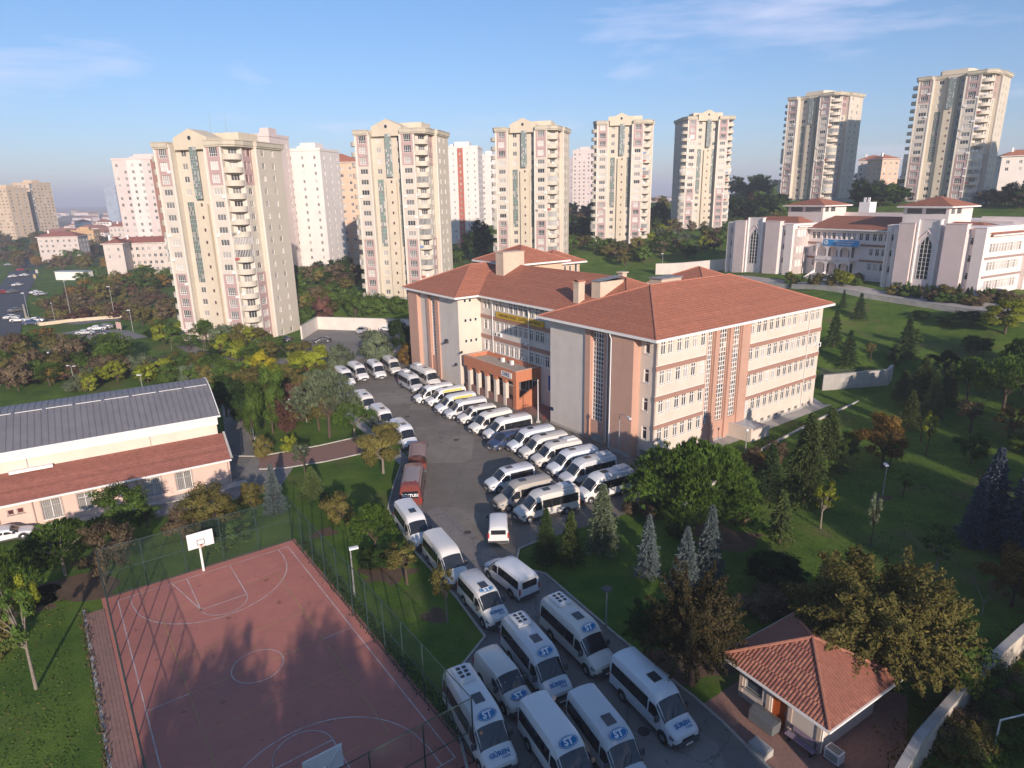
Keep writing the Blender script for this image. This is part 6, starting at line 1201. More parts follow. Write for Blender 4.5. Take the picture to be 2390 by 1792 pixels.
rowB = [((420, 350), (205, 385), 'high', {}), ((548, 372), (295, 412), 'high', dict(stripe=1)), ((632, 427), (385, 470), 'high', dict(stripe=1, hatch=False)), ((742, 472), (455, 516), 'high', {}), ((828, 532), (575, 575), 'mid', {}), ((962, 567), (670, 634), 'high', {}), ((1142, 612), (795, 684), 'maxi', {}), ((1342, 717), (1015, 784), 'high', {}), ((1472, 772), (1115, 842), 'high', {}), ((1562, 837), (1255, 897), 'high', dict(ac_=1)), ((1732, 892), (1365, 977), 'high', {}), ((1872, 962), (1495, 1050), 'maxi', dict(ac_=3)), ((2022, 1082), (1645, 1178), 'maxi', dict(ac_=1))]
ordn = ['first', 'second, with yellow roof stripe,', 'third, yellow striped and hatchless,', 'fourth', 'fifth, lower roofed,', 'sixth', 'seventh', 'eighth', 'ninth', 'tenth', 'eleventh', 'twelfth, with fans on its roof,', 'last, under the big pine,']
for (r_, f_, tn, kw), w in zip(rowB, ordn): van(c8(*r_), c8(*f_), tn, f'white minibus, {w} from the porch in the school row', group=gB, **kw)
van(c8(1010, 760), c8(905, 790), 'low', 'dark blue van squeezed between two white minibuses of the school row', P_blue, cat='van', name='blue_van', hatch=False)
van(c8(1152, 1057), c8(855, 1124), 'mid', 'white ribbed-roof minibus leading the front three beside the yard', group=gB, ribs=True)
van(c8(1292, 1167), c8(955, 1242), 'high', 'dusty beige minibus between two white ones', P_beige, group=gB)
van(c8(1540, 1237), c8(1125, 1332), 'maxi', 'white minibus with fans on its roof nearest the conifers', ac_=3, group=gB)
for (r_, f_), w in zip([((110, 215), (215, 285)), ((240, 170), (350, 238)), ((430, 150), (520, 218)), ((585, 115), (670, 178))], ['leftmost', 'second from left', 'third from left', 'rightmost']): van(cu(*r_), cu(*f_), 'high', f'white minibus, {w} of the four at the far end of the yard', group=gC)
van(cu(830, 187), cu(1062, 292), 'coach', 'long white midibus with roof units parked against the far school wing', ac_=1, group=gC, cat='midibus', name='midibus')
van(cu(718, 247), cu(890, 342), 'maxi', 'white minibus with pale roof boxes beside the long midibus', ac_=1, group=gC)
for (r_, f_), w in zip([((150, 335), (232, 425)), ((310, 440), (425, 540)), ((470, 575), (590, 680)), ((660, 715), (800, 838))], ['half hidden by the pale pine', 'behind the round pine', 'behind the yellowish tree', 'nearest the tarpaulin truck']): van(cu(*r_), cu(*f_), 'high', f'white minibus {w} at the left edge of the yard', group=gC)
# red minibus and tarpaulin truck
van(cu(815, 1385), cu(850, 1165), 'coach', 'red minibus with faded roof and white lettering on its rear', P_red, name='red_minibus', rear_text='REXTUS1', roof_m=P_roofred, hatch=False)
a, b, ang, ln = place(cu(880, 1120), cu(890, 965), 2.5)
tk = thing('tarpaulin_truck', 'truck with brown tarpaulin cover and red sides ahead of the red minibus', 'truck', ((a.x + b.x) / 2 + math.cos(ang) * .7, (a.y + b.y) / 2 + math.sin(ang) * .7, .02), ang); tarp = mat('brown_tarpaulin', (.30, .215, .20), .85, .15, 2, bump=.5, bscale=3)
m = MB(); 
for i in range(10):
    x0, x1 = -2.6 + i * .4, -2.6 + (i + 1) * .4; za, zb_ = 2.55 - .05 * (i % 2), 2.55 - .05 * ((i + 1) % 2); pf = [(-1.05, 1.5), (-1.0, 2.35), (-.5, 0), (0, .06), (.5, 0), (1.0, 2.35), (1.05, 1.5)]
    A = [(x0, y, z if z > 1 else za + z) for y, z in pf]; B = [(x1, y, z if z > 1 else zb_ + z) for y, z in pf]
    for k in range(6): m.poly([A[k], A[k + 1], B[k + 1], B[k]])
ob('tarpaulin', m.mesh('tarpaulin', tarp), tk); ob('load_bed', MB().box(-2.6, 1.4, -1.05, 1.05, .8, 1.5).mesh('load_bed', P_red), tk); ob('cab', MB().prism([(1.5, -1.0), (2.9, -1.0), (3.1, -.85), (3.1, .85), (2.9, 1.0), (1.5, 1.0)], .6, 2.15).mesh('cab', P_red), tk); ob('windscreen', MB().box(3.1, 3.115, -.8, .8, 1.3, 2.0).mesh('windscreen', vglass), tk); ob('chassis', MB().box(-2.5, 2.9, -.5, .5, .5, .8).mesh('chassis', dkmetal), tk)
ty, ri = wheel_parts(.4, .26)
for x in (-1.6, 2.2):
    for s in (-1, 1): w = ob('wheel', None, tk, (x, s * .9, .4)); ob('tyre', ty, w); ob('rim', ri, w)
for s in (-1, 1): ob('mirror', MB().box(2.6, 2.7, s * 1.2 - .1, s * 1.2 + .1, 1.5, 1.95).mesh('mirror', dkmetal), tk)
# cars on the road and in the lots
CC = {'white': paint('car_white', (.7, .7, .7)), 'silver': paint('car_silver', (.42, .43, .45)), 'black': paint('car_black', (.025, .026, .03)), 'red': paint('car_red', (.38, .03, .03)), 'blue': paint('car_blue', (.04, .07, .16)), 'grey': paint('car_grey', (.16, .165, .17))}
def car(px, py, ang, col, label): 
    p = g(px, py); vehicle('car', (p.x, p.y, p.z + .13), ang, label, CC[col], 'car', 'parked_car' if 'parked' in label else 'car')
car(845, 777, R(-100), 'silver', 'silver car parked by the white retaining wall'); car(905, 774, R(-20), 'white', 'white car parked half behind the round bush'); car(752, 800, R(200), 'black', 'black car parked alone in the middle of the lot'); car(660, 798, R(180), 'black', 'black car parked at the corner of the nearest tower')
car(20, 1262, R(30), 'white', 'white car parked by the gym at the left edge')
car(2338, 668, R(120), 'silver', 'silver car parked at the end of the pink school'); car(2325, 690, R(150), 'blue', 'blue car parked in the street below the pink school')
for (x, y, a, c, l) in [(28, 745, 75, 'white', 'white hatchback nearest on the main road'), (38, 728, 75, 'grey', 'grey car on the main road ahead of the white hatchback'), (42, 668, 70, 'white', 'white car halfway up the main road'), (5, 686, 250, 'red', 'red car at the left edge of the main road'), (30, 684, 70, 'grey', 'dark grey car beside the red car'), (32, 648, 68, 'white', 'white van like car in the traffic queue'), (58, 645, 66, 'white', 'white car on the right of the queue'), (50, 632, 65, 'red', 'dark red car in the middle of the queue'), (62, 636, 65, 'black', 'black car at the right of the queue'), (20, 620, 65, 'silver', 'silver car at the far bend'),
    (45, 750 + 2, 10, 'white', 'white car waiting at the slip road'), (85, 752, 12, 'white', 'white car parked by the cream parapet'), (75, 758, 10, 'blue', 'dark car parked below the cream parapet'),
    (240, 785, 20, 'black', 'black car parked in the small far lot'), (228, 772, 20, 'white', 'white car parked in the small far lot'), (245, 768, 200, 'grey', 'grey car parked behind the white one in the far lot'), (200, 782, 25, 'silver', 'silver car parked left in the far lot'), (85, 686, 60, 'white', 'white car parked on the verge left of the shrubs'), (95, 690, 60, 'silver', 'silver car parked on the verge beside the white one')]: car(x, y, R(a), c, l)
# ---------------------------------------------------------------- trees and shrubs
rng = np.random.default_rng(5)
def unit(v): return v / (np.linalg.norm(v, axis=1, keepdims=True) + 1e-9)
def cards(c, axis_, w, l, name, m, tint=None, nrm=None):
    """One small leaf-like quad at each centre c, long axis along axis_, random roll."""
    n = len(c); a = unit(axis_); r = unit(rng.normal(size=(n, 3))); b = unit(np.cross(a, r))
    if nrm is not None: nn = unit(nrm); a = unit(a - nn * (a * nn).sum(1, keepdims=True)); b = np.cross(nn, a)
    w = np.broadcast_to(np.asarray(w, float), (n,))[:, None]; l = np.broadcast_to(np.asarray(l, float), (n,))[:, None]
    v = np.stack([c - a * l / 2 - b * w * .25, c - b * w / 2 + a * l * .1, c + a * l / 2, c + b * w / 2 + a * l * .1], 1).reshape(-1, 3)
    me = bpy.data.meshes.new(name); me.vertices.add(4 * n); me.vertices.foreach_set('co', v.ravel()); me.loops.add(4 * n); me.loops.foreach_set('vertex_index', np.arange(4 * n, dtype=np.int32)); me.polygons.add(n); me.polygons.foreach_set('loop_start', np.arange(0, 4 * n, 4, dtype=np.int32)); me.update(calc_edges=True); me.materials.append(m); at = me.attributes.new('tint', 'FLOAT', 'POINT'); at.data.foreach_set('value', np.repeat(np.ones(n) if tint is None else tint, 4).astype(np.float32)); return me
bark = mat('bark', (.085, .062, .045), .95, .2, 6, bump=.4); pale_bark = mat('pale_bark', (.21, .18, .145), .9, .2, 6)
LM = {'green': leafmat('leaf_green', (0.049, 0.089, 0.019), (0.121, 0.186, 0.041)), 'lime': leafmat('leaf_lime', (0.135, 0.176, 0.020), (0.270, 0.284, 0.034)), 'yellow': leafmat('leaf_yellow', (0.297, 0.257, 0.016), (0.459, 0.405, 0.041)), 'orange': leafmat('leaf_orange', (.15, .090, .022), (.27, .170, .050)), 'olive': leafmat('leaf_olive', (0.097, 0.097, 0.029), (0.203, 0.170, 0.056)), 'brown': leafmat('leaf_brown', (.095, .072, .044), (.185, .140, .085)), 'red': leafmat('leaf_dark_red', (.085, .042, .034), (.165, .085, .066)),
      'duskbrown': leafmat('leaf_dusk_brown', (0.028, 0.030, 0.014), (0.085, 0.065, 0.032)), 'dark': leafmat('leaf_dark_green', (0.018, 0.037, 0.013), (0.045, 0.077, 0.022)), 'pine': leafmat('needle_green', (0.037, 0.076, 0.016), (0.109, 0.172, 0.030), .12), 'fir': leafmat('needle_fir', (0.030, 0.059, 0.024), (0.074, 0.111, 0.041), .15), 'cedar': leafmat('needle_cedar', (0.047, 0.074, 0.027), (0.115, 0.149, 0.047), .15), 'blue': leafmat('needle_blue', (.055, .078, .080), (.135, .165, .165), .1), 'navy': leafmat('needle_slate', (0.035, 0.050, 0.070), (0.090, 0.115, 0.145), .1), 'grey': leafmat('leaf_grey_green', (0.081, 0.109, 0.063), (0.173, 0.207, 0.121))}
def limbs(mb, base, tips, r0, zfrac=.45):
    for t in tips:
        b = Vector(base); t = Vector(t); mid = b.lerp(t, .5) + Vector((0, 0, .12 * (t - b).length)); mb.tube(b, mid, r0, r0 * .6, 5, caps=False); mb.tube(mid, t, r0 * .6, r0 * .15, 5, caps=False)
def broad(H, W, n_cl, per, leaf, trunk=.28, squash=1.0, seed=0, open_=.3):
    """Irregular crown: many unequal clumps spread through a lobed, lopsided volume, with stray sprays and gaps."""
    q = np.random.default_rng(seed); cr_h = H * (1 - trunk); n_cl = int(n_cl * 1.9); per = max(12, int(per * .55)); cz = H * trunk + cr_h * .46; lean = q.normal(size=2) * .06 * W; f1, f2, f3 = q.uniform(0, 6.28, 3)
    th = q.uniform(0, 2 * np.pi, n_cl); u = np.clip(q.uniform(-.85, 1, n_cl), -1, 1); rr = q.uniform(.3, 1.0, n_cl) ** .55; lob = 1 + .24 * np.sin(2 * th + f1) + .16 * np.sin(3 * th + f2) + .10 * np.sin(7 * th + f3) + .12 * np.sin(4 * u * 3 + f1)
    cen = np.stack([W / 2 * .84 * rr * lob * np.sqrt(1 - u * u * .92) * np.cos(th) + lean[0] * (u + 1), W / 2 * .84 * rr * lob * np.sqrt(1 - u * u * .92) * np.sin(th) + lean[1] * (u + 1), cz + cr_h * .5 * rr * u * (.85 + .3 * q.random(n_cl))], 1)
    pts = []; ax = []; ti = []; nm = []
    for c in cen:
        k_ = q.uniform(.5, 1.4); m_ = max(6, int(per * k_ ** 1.6)); d = unit(q.normal(size=(m_, 3))); R_ = W * .125 * k_; k = q.uniform(open_, 1.25, (m_, 1)) ** .6; out = unit((c - np.array([0, 0, cz]))[None, :] + 1e-3); s = d * R_ * k * np.array([1, 1, .7 * squash]) + out * R_ * q.uniform(0, .9, (m_, 1)) ** 2
        pts.append(c + s); ax.append(d * .7 + out * .5 + q.normal(size=(m_, 3)) * .7 + np.array([0, 0, -.25])); ti.append(np.full(m_, q.uniform(.68, 1.35))); nm.append(d * .9 + out * .6 + np.array([0, 0, .35]) + q.normal(size=(m_, 3)) * .38)
    c = np.concatenate(pts); c[:, 2] = np.maximum(c[:, 2], .03 * H); crown = cards(c, np.concatenate(ax), leaf * q.uniform(.5, 1.2, len(c)), leaf * q.uniform(.7, 1.8, len(c)), 'crown', LM['green'], np.concatenate(ti), np.concatenate(nm))
    mb = MB(); mb.tube((0, 0, -.3), (.05, .03, H * trunk), W * .028 + .05, W * .02 + .03, 8, caps=False); limbs(mb, (.05, .03, H * trunk * .95), [tuple(x) for x in cen[:: max(1, n_cl // 14)]], W * .013 + .02)
    return crown, mb.mesh('trunk', bark, 60), H, W
def conifer(H, W, lev, nb, per, leaf, droop=.25, seed=0, trunk=.06, loose=.1):
    q = np.random.default_rng(seed); P_, A_ = [], []
    for i in range(lev):
        f = (i + q.uniform(0, .6)) / lev; z = H * (trunk + (1 - trunk) * f); L = W / 2 * (1 - f) ** .85 * q.uniform(.8, 1.1) + .06
        for b in range(nb):
            a = 2 * np.pi * (b + q.uniform(0, .9)) / nb + i * 1.1; Lb = L * q.uniform(.72, 1.12); t = q.uniform(.12, 1, per) ** .75; d = np.array([np.cos(a), np.sin(a), 0])
            c = d * (Lb * t)[:, None]; c[:, 2] = z - droop * Lb * t ** 1.6 + .05 * Lb * np.sin(t * 6); side = np.array([-d[1], d[0], 0]); sp = q.uniform(-1, 1, per); c += side * (sp * Lb * .2 * (1.05 - t * .6))[:, None]; c += q.normal(size=c.shape) * loose * .5
            P_.append(c); A_.append(d * 1.0 + side * sp[:, None] * .9 + np.array([0, 0, -.25]) + q.normal(size=(per, 3)) * .25)
    c = np.concatenate(P_); crown = cards(c, np.concatenate(A_), leaf * .42, leaf * q.uniform(.8, 1.5, len(c)), 'crown', LM['fir'])
    mb = MB(); mb.tube((0, 0, -.3), (0, 0, H * .97), W * .028 + .04, .015, 7, caps=False); return crown, mb.mesh('trunk', bark, 60), H, W
def pine(H, W, n_c, blades, leaf, trunk=.42, seed=0, tuf=12):
    """Umbrella pine: candle-like clumps standing on a lumpy dome, each a bundle of upward needles."""
    q = np.random.default_rng(seed); a = q.uniform(0, 2 * np.pi, n_c); rr = np.sqrt(q.uniform(0, 1, n_c)); lobe = 1 + .16 * np.sin(a * 3 + seed) + .08 * np.sin(a * 7 + 2)
    dome = np.sqrt(np.clip(1 - (rr * .96) ** 2, 0, 1)); low = q.random(n_c) < .28
    cz = H * trunk + H * (1 - trunk) * np.where(low, dome * q.uniform(.05, .5, n_c), dome * q.uniform(.72, .98, n_c)); cen = np.stack([W / 2 * rr * lobe * np.cos(a), W / 2 * rr * lobe * np.sin(a), cz], 1)
    P_, A_ = [], []; cr = W * .062
    for c, r0 in zip(cen, rr):
        d0 = np.array([c[0] / W * 1.1, c[1] / W * 1.1, .8]); d0 /= np.linalg.norm(d0); k = q.uniform(.75, 1.25); off = q.normal(size=(tuf, 3)) * cr * k; off[:, 2] = -np.abs(off[:, 2]) * .3 + (1 - (np.hypot(off[:, 0], off[:, 1]) / cr) ** 1.0) * cr * .8
        for b in range(blades):
            d = unit(d0 + q.normal(size=(tuf, 3)) * .30); P_.append(c + off + d * leaf * .5); A_.append(d)
    c = np.concatenate(P_); crown = cards(c, np.concatenate(A_), leaf * .15, leaf * q.uniform(.7, 1.3, len(c)), 'crown', LM['pine'], np.repeat(q.uniform(.6, 1.3, n_c), tuf * blades))
    mb = MB(); mb.tube((0, 0, -.3), (.1, .05, H * trunk * .8), W * .02 + .06, W * .016 + .05, 8, caps=False); limbs(mb, (.1, .05, H * trunk * .75), [(W * .36 * math.cos(t), W * .36 * math.sin(t), H * (trunk + .22)) for t in np.arange(0, 6.2, .7)], W * .011 + .03); return crown, mb.mesh('trunk', bark, 60), H, W
def vase(H, W, ns, per, leaf, seed=0):
    q = np.random.default_rng(seed); P_, A_ = [], []; mb = MB()
    for i in range(ns):
        a = q.uniform(0, 2 * np.pi); k = q.uniform(.1, 1) ** .6; tip = np.array([np.cos(a) * W / 2 * k, np.sin(a) * W / 2 * k, H * q.uniform(.75, 1) * (1 - .25 * k)]); t = q.uniform(.18, 1, per); c = tip * (t[:, None] ** np.array([.8, .8, 1])) + q.normal(size=(per, 3)) * W * .028; P_.append(c); A_.append(np.broadcast_to(tip, (per, 3)) / H + q.normal(size=(per, 3)) * .3)
        if i % 4 == 0: mb.tube((0, 0, -.1), tuple(tip), .035, .008, 4, caps=False)
    c = np.concatenate(P_); return cards(c, np.concatenate(A_), leaf * .4, leaf * q.uniform(.8, 1.5, len(c)), 'crown', LM['red']), mb.mesh('trunk', bark), H, W
def spray(H, W, n_s, per, leaf, trunk=.1, seed=0):
    q = np.random.default_rng(seed); P_, A_ = [], []; tips = []
    for i in range(n_s):
        a = q.uniform(0, 2 * np.pi); e = q.uniform(-.15, 1.0); k = q.uniform(.55, 1.08); L = k * np.sqrt(1 - max(e, 0) ** 2 * .8); tip = np.array([W / 2 * L * np.cos(a), W / 2 * L * np.sin(a), H * (trunk + (1 - trunk) * (.32 + .62 * e * k))])
        root = np.array([tip[0] * .35, tip[1] * .35, H * (trunk + .2) + (tip[2] - H * trunk) * .35]); t = q.uniform(0, 1, per) ** .8; c = root + (tip - root) * t[:, None]; c[:, 2] += .08 * H * np.sin(t * 3.1) * q.uniform(-.3, 1); c += q.normal(size=c.shape) * (W * .042 * (1.15 - t))[:, None]
        P_.append(c); A_.append((tip - root) / W + q.normal(size=(per, 3)) * .28); tips.append(tip)
    c = np.concatenate(P_); crown = cards(c, np.concatenate(A_), leaf * .5, leaf * q.uniform(.8, 1.6, len(c)), 'crown', LM['olive'], np.repeat(q.uniform(.7, 1.3, n_s), per), c / W - np.array([0, 0, H / W * .3]) + np.array([0, 0, .4]) + q.normal(size=c.shape) * .45)
    mb = MB(); mb.tube((0, 0, -.3), (.05, .03, H * .35), W * .025 + .05, W * .018 + .03, 8, caps=False); limbs(mb, (.05, .03, H * .3), [tuple(x * .9) for x in tips[::6]], W * .01 + .02); return crown, mb.mesh('trunk', bark, 60), H, W
def bare(H, W, seed=0):
    q = random.Random(seed); mb = MB(); cr = MB()
    def br(p, d, L, r, k):
        e = p + d * L; (mb if k < 2 else cr).tube(p, e, r, r * .62, 5 if k < 2 else 3, caps=False)
        if k < 5:
            for _ in range(3 if k < 3 else 2):
                nd = (d + Vector((q.gauss(0, .45), q.gauss(0, .45), q.gauss(.12, .25)))).normalized(); br(e, nd, L * q.uniform(.6, .82), r * .58, k + 1)
    br(Vector((0, 0, -.2)), Vector((0, 0, 1)), H * .3, .11, 0)
    return cr.mesh('crown', mat('twig', (.16, .11, .09), .9, .2)), mb.mesh('trunk', pale_bark), H, W
KIND = {'broad': [broad(7, 5.6, 24, 420, .21, seed=s) for s in (1, 2, 3)], 'dense': [broad(8, 9, 52, 420, .25, .14, .9, seed=s) for s in (11, 12)], 'thin': [broad(6, 2.4, 12, 130, .155, .38, 1.2, seed=s) for s in (21, 22)], 'bush': [broad(3, 4, 20, 300, .17, .03, .9, seed=s) for s in (31, 32, 33)], 'lite': [broad(7, 6, 18, 120, .40, .16, seed=s) for s in (41, 42, 43, 44)], 'shrub': [broad(3, 4.4, 13, 70, .36, .02, .8, seed=s) for s in (51, 52, 53)],
        'fir': [conifer(7, 4.2, 24, 9, 24, .30, .18, s) for s in (1, 2)], 'cedar': [conifer(9, 6.5, 24, 8, 48, .33, .22, s, .08, .25) for s in (3, 4)], 'spruce': [conifer(6, 3.4, 28, 11, 28, .23, .02, s) for s in (5, 6)], 'weep': [conifer(5, 2.6, 18, 8, 16, .34, .55, s, .22) for s in (7,)], 'pine': [pine(7, 5.5, 110, 6, .5, .42, seed=s, tuf=9) for s in (1, 2)], 'bigpine': [pine(8.5, 12, 260, 9, .62, .30, seed=3, tuf=15)], 'vase': [vase(3.2, 4, 80, 26, .30, s) for s in (1, 2, 3)], 'bare': [bare(6, 4, s) for s in (1, 2)], 'spray': [spray(7, 7, 170, 230, .17, seed=s) for s in (1, 2)]}
def plant(kind, p, H, W, label, lm=None, cat='tree', name=None, group=None, rot=None, var=None, tm=None):
    cr, tr, H0, W0 = KIND[kind][(var if var is not None else random.randrange(99)) % len(KIND[kind])]
    t = thing(name or {'bush': 'round_bush', 'shrub': 'shrub', 'vase': 'vase_shrub', 'fir': 'fir_tree', 'cedar': 'cedar_tree', 'spruce': 'spruce_tree', 'weep': 'weeping_conifer', 'pine': 'pine_tree', 'bigpine': 'umbrella_pine', 'bare': 'bare_tree'}.get(kind, {'dark': 'dark_tree', 'brown': 'autumn_tree', 'orange': 'autumn_tree', 'red': 'red_leaved_tree', 'olive': 'olive_toned_tree', 'lime': 'lime_tree'}.get(lm, 'broadleaf_tree')), label, cat, p, random.uniform(0, 6.28) if rot is None else rot, group)
    sc = (W / W0, W / W0, H / H0); o = ob('crown', cr, t, sc=sc)
    if lm: o.material_slots[0].link = 'OBJECT'; o.material_slots[0].material = LM[lm]
    k = ob('trunk', tr, t, sc=sc)
    if tm: k.material_slots[0].link = 'OBJECT'; k.material_slots[0].material = tm
    return t
def tree(kind, x, yb, yt, w, label, lm=None, **kw):    # x, base row, top row and width as seen in the photo at 2212 pixels across
    p = gd(x, yb); H = max(.6, zat(p, yt * K2) - p.z); dep = (p - Vector((0, 0, CAM_H))).dot(_Fw); W = w * K2 * dep / CAM_F
    return plant(kind, p, H, W, label, lm, **kw)
# right side: pines, conifers and young trees of the lawn
tree('bigpine', 1500, 1128, 962, 232, 'big bushy umbrella pine at the near corner of the school', 'pine')
tree('cedar', 1735, 1085, 893, 120, 'tall feathery cedar right of the umbrella pine', 'cedar'); tree('cedar', 1785, 1010, 882, 100, 'feathery yellow tipped cedar behind the tall one', 'cedar'); tree('cedar', 1660, 1080, 960, 80, 'dark conifer half hidden between umbrella pine and cedar', 'fir')
tree('weep', 1683, 1172, 1058, 62, 'small drooping conifer right of the umbrella pine', 'cedar'); tree('thin', 1772, 1142, 1040, 48, 'slim yellowish sapling with pale trunk below the tall cedar', 'lime', tm=pale_bark)
tree('spruce', 1398, 1245, 1112, 66, 'pale blue spruce left of the other two', 'blue'); tree('spruce', 1478, 1275, 1138, 74, 'pale blue spruce in the middle of three', 'blue'); tree('spruce', 1528, 1255, 1092, 76, 'tallest pale blue spruce of the three', 'blue')
tree('spruce', 1180, 1216, 1098, 66, 'dark green conifer by the minibus nose, leftmost of three', 'fir'); tree('spruce', 1233, 1218, 1104, 66, 'green conifer between the two darker ones beside the minibuses', 'cedar'); tree('spruce', 1300, 1190, 1046, 92, 'grey green conifer in front of the last minibus', 'grey')
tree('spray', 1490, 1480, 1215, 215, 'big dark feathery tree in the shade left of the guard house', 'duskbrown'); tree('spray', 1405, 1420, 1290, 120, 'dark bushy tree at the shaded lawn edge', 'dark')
tree('spray', 1880, 1475, 1190, 330, 'large tawny leaved tree behind the guard house', 'olive', var=0); tree('spray', 1985, 1490, 1260, 210, 'tawny tree joined to the right of the large one', 'olive', var=1); tree('broad', 2040, 1500, 1330, 150, 'rounded green tree at the right of the tawny one', 'green'); tree('broad', 1770, 1400, 1235, 120, 'spiky tawny tree at the left of the large tawny one', 'olive'); tree('thin', 1850, 1330, 1165, 60, 'thin tall sapling rising above the tawny tree', 'olive')
tree('spruce', 2125, 1170, 968, 105, 'big slate blue spruce at the right, left of its pair', 'navy'); tree('spruce', 2195, 1200, 1000, 130, 'big slate blue spruce cut by the right edge', 'navy'); tree('spruce', 2098, 1180, 1030, 70, 'smaller slate blue spruce in front of the pair', 'navy')
tree('thin', 2018, 1248, 1140, 75, 'small green sapling on the right lawn', 'green', tm=pale_bark); tree('bare', 2120, 1330, 1225, 70, 'leafless small tree beside the orange one at right'); tree('broad', 2185, 1310, 1195, 110, 'orange leaved tree at the right edge', 'orange'); tree('broad', 1905, 1010, 900, 95, 'rusty orange young tree in the middle of the right lawn', 'orange')
tree('thin', 1880, 1180, 1060, 30, 'thin bare looking sapling near the lawn lamp', 'grey'); tree('thin', 2000, 985, 885, 34, 'slim sapling in the right lawn centre', 'lime'); tree('thin', 2095, 935, 855, 56, 'small sapling with reddish leaves below the round pines', 'brown'); tree('thin', 2180, 960, 870, 60, 'orange sapling near the right edge of the lawn', 'orange')
tree('pine', 2088, 868, 772, 74, 'round topped pine on the right lawn, left of the wide one', 'pine'); tree('pine', 2165, 890, 772, 110, 'wide round topped pine near the right edge', 'pine'); tree('pine', 2205, 850, 730, 90, 'pale round pine at the right edge behind the wide one', 'pine')
for i, (x, b, t_, w) in enumerate([(1800, 748, 668, 46), (1830, 792, 712, 50), (1955, 772, 686, 56), (1855, 690, 632, 36), (1820, 665, 625, 20)]): tree('fir', x, b, t_, w, ['fir just behind the far corner of the school', 'lower fir of the pair behind the school corner', 'lone fir on the shaded slope', 'slim fir below the street wall', 'tiny fir beside the street wall'][i], 'fir')
for i, (x, b, t_, w) in enumerate([(1985, 880, 772, 86), (2042, 876, 785, 60), (1962, 925, 842, 56), (1950, 860, 800, 60), (2010, 900, 800, 60)]): tree('cedar', x, b, t_, w, ['loose cedar at the head of the lawn clump', 'right cedar of the lawn clump', 'front small cedar of the lawn clump', 'left cedar of the lawn clump beside the kerb', 'middle cedar of the lawn clump'][i], 'cedar')
for i, (x, b, t_, w, lm) in enumerate([(2170, 720, 650, 90, 'lime'), (2100, 700, 672, 60, 'dark'), (2050, 705, 680, 50, 'dark'), (1990, 690, 672, 40, 'dark')]): tree('broad', x, b, t_, w, ['lime green tree at the right edge of the slope', 'dark low tree on the slope near the right', 'dark bush on the slope, middle', 'dark bush on the slope, left'][i], lm)
# along the driveway and the court
tree('pine', 812, 1205, 1092, 84, 'dark pine on the lawn left of the second minibus', 'pine'); tree('bush', 803, 1225, 1180, 70, 'dark round bush below the dark pine', 'dark', cat='bush'); tree('spruce', 596, 1110, 1003, 58, 'silvery spruce at the corner of the court fence', 'blue'); tree('cedar', 677, 1075, 1008, 70, 'spreading conifer left of the court corner lawn', 'cedar'); tree('bush', 735, 1125, 1062, 72, 'yellowish bush in the lawn between court and yard', 'olive', cat='bush')
tree('thin', 660, 1030, 945, 40, 'thin sapling by the brick path', 'grey'); tree('thin', 880, 1262, 1160, 76, 'sparse small tree half hiding two minibuses', 'olive'); tree('thin', 967, 1348, 1205, 50, 'spindly tree with bare trunk at the driveway kerb', 'olive', tm=pale_bark); tree('broad', 828, 1022, 905, 92, 'yellowish tree at the yard edge beside the truck', 'olive', tm=pale_bark); tree('fir', 860, 1085, 1035, 34, 'little conifer on the lawn near the truck', 'fir') if False else None
tree('pine', 766, 948, 868, 74, 'round crowned small pine on a thin pale trunk at the yard edge', 'pine', tm=pale_bark); tree('pine', 712, 945, 800, 120, 'broad pale pine beside the left minibuses', 'grey'); tree('pine', 690, 930, 850, 80, 'low pale pine behind the round crowned one', 'olive')
tree('broad', 572, 822, 758, 42, 'bright yellow tree in the garden', 'yellow'); tree('vase', 562, 905, 832, 62, 'dark red shrub, leftmost of the garden four', 'red', cat='shrub'); tree('vase', 622, 935, 852, 76, 'largest dark red shrub in the garden', 'red', cat='shrub'); tree('vase', 655, 910, 866, 56, 'dark red shrub nearest the pale pine', 'red', cat='shrub'); tree('vase', 640, 880, 820, 60, 'reddish shrub behind the garden four', 'red', cat='shrub')
tree('broad', 545, 960, 925 - 100, 46, 'slim green tree beside the flagpole', 'green'); tree('bush', 470 + 100, 985, 940, 40, 'olive bush below the flagpole', 'olive', cat='bush'); tree('bush', 632, 975, 1000 - 62, 34, 'clipped round bush in the garden lawn', 'lime', cat='bush'); tree('broad', 490, 900, 815, 70, 'dark tree at the end of the gym', 'dark'); tree('broad', 525, 920, 840, 70, 'second dark tree at the end of the gym', 'dark'); tree('broad', 590, 935, 790, 70, 'green tree behind the yellow tree', 'green')
tree('broad', 470, 1160, 1048, 100, 'leafy tree at the gym corner', 'olive'); tree('bush', 480, 1185, 1130, 96, 'bush below the gym corner tree', 'green', cat='bush'); tree('bush', 395, 1160, 1102, 66, 'brownish clipped bush near the court gate', 'brown', cat='bush'); tree('broad', 250, 1170, 1062, 112, 'green tree in front of a gym window', 'green'); tree('pine', 142, 1242, 1128, 130, 'bright green pine at lower left on a bare trunk', 'pine', tm=pale_bark); tree('broad', 226, 1262, 1142, 104, 'rusty brown tree beside the lower left pine', 'brown'); tree('broad', 320, 1140, 1085, 44, 'small tree by the paper bin at the gym', 'green'); tree('bush', 545, 1095, 1045, 50, 'bush left of the silvery spruce', 'olive', cat='bush')
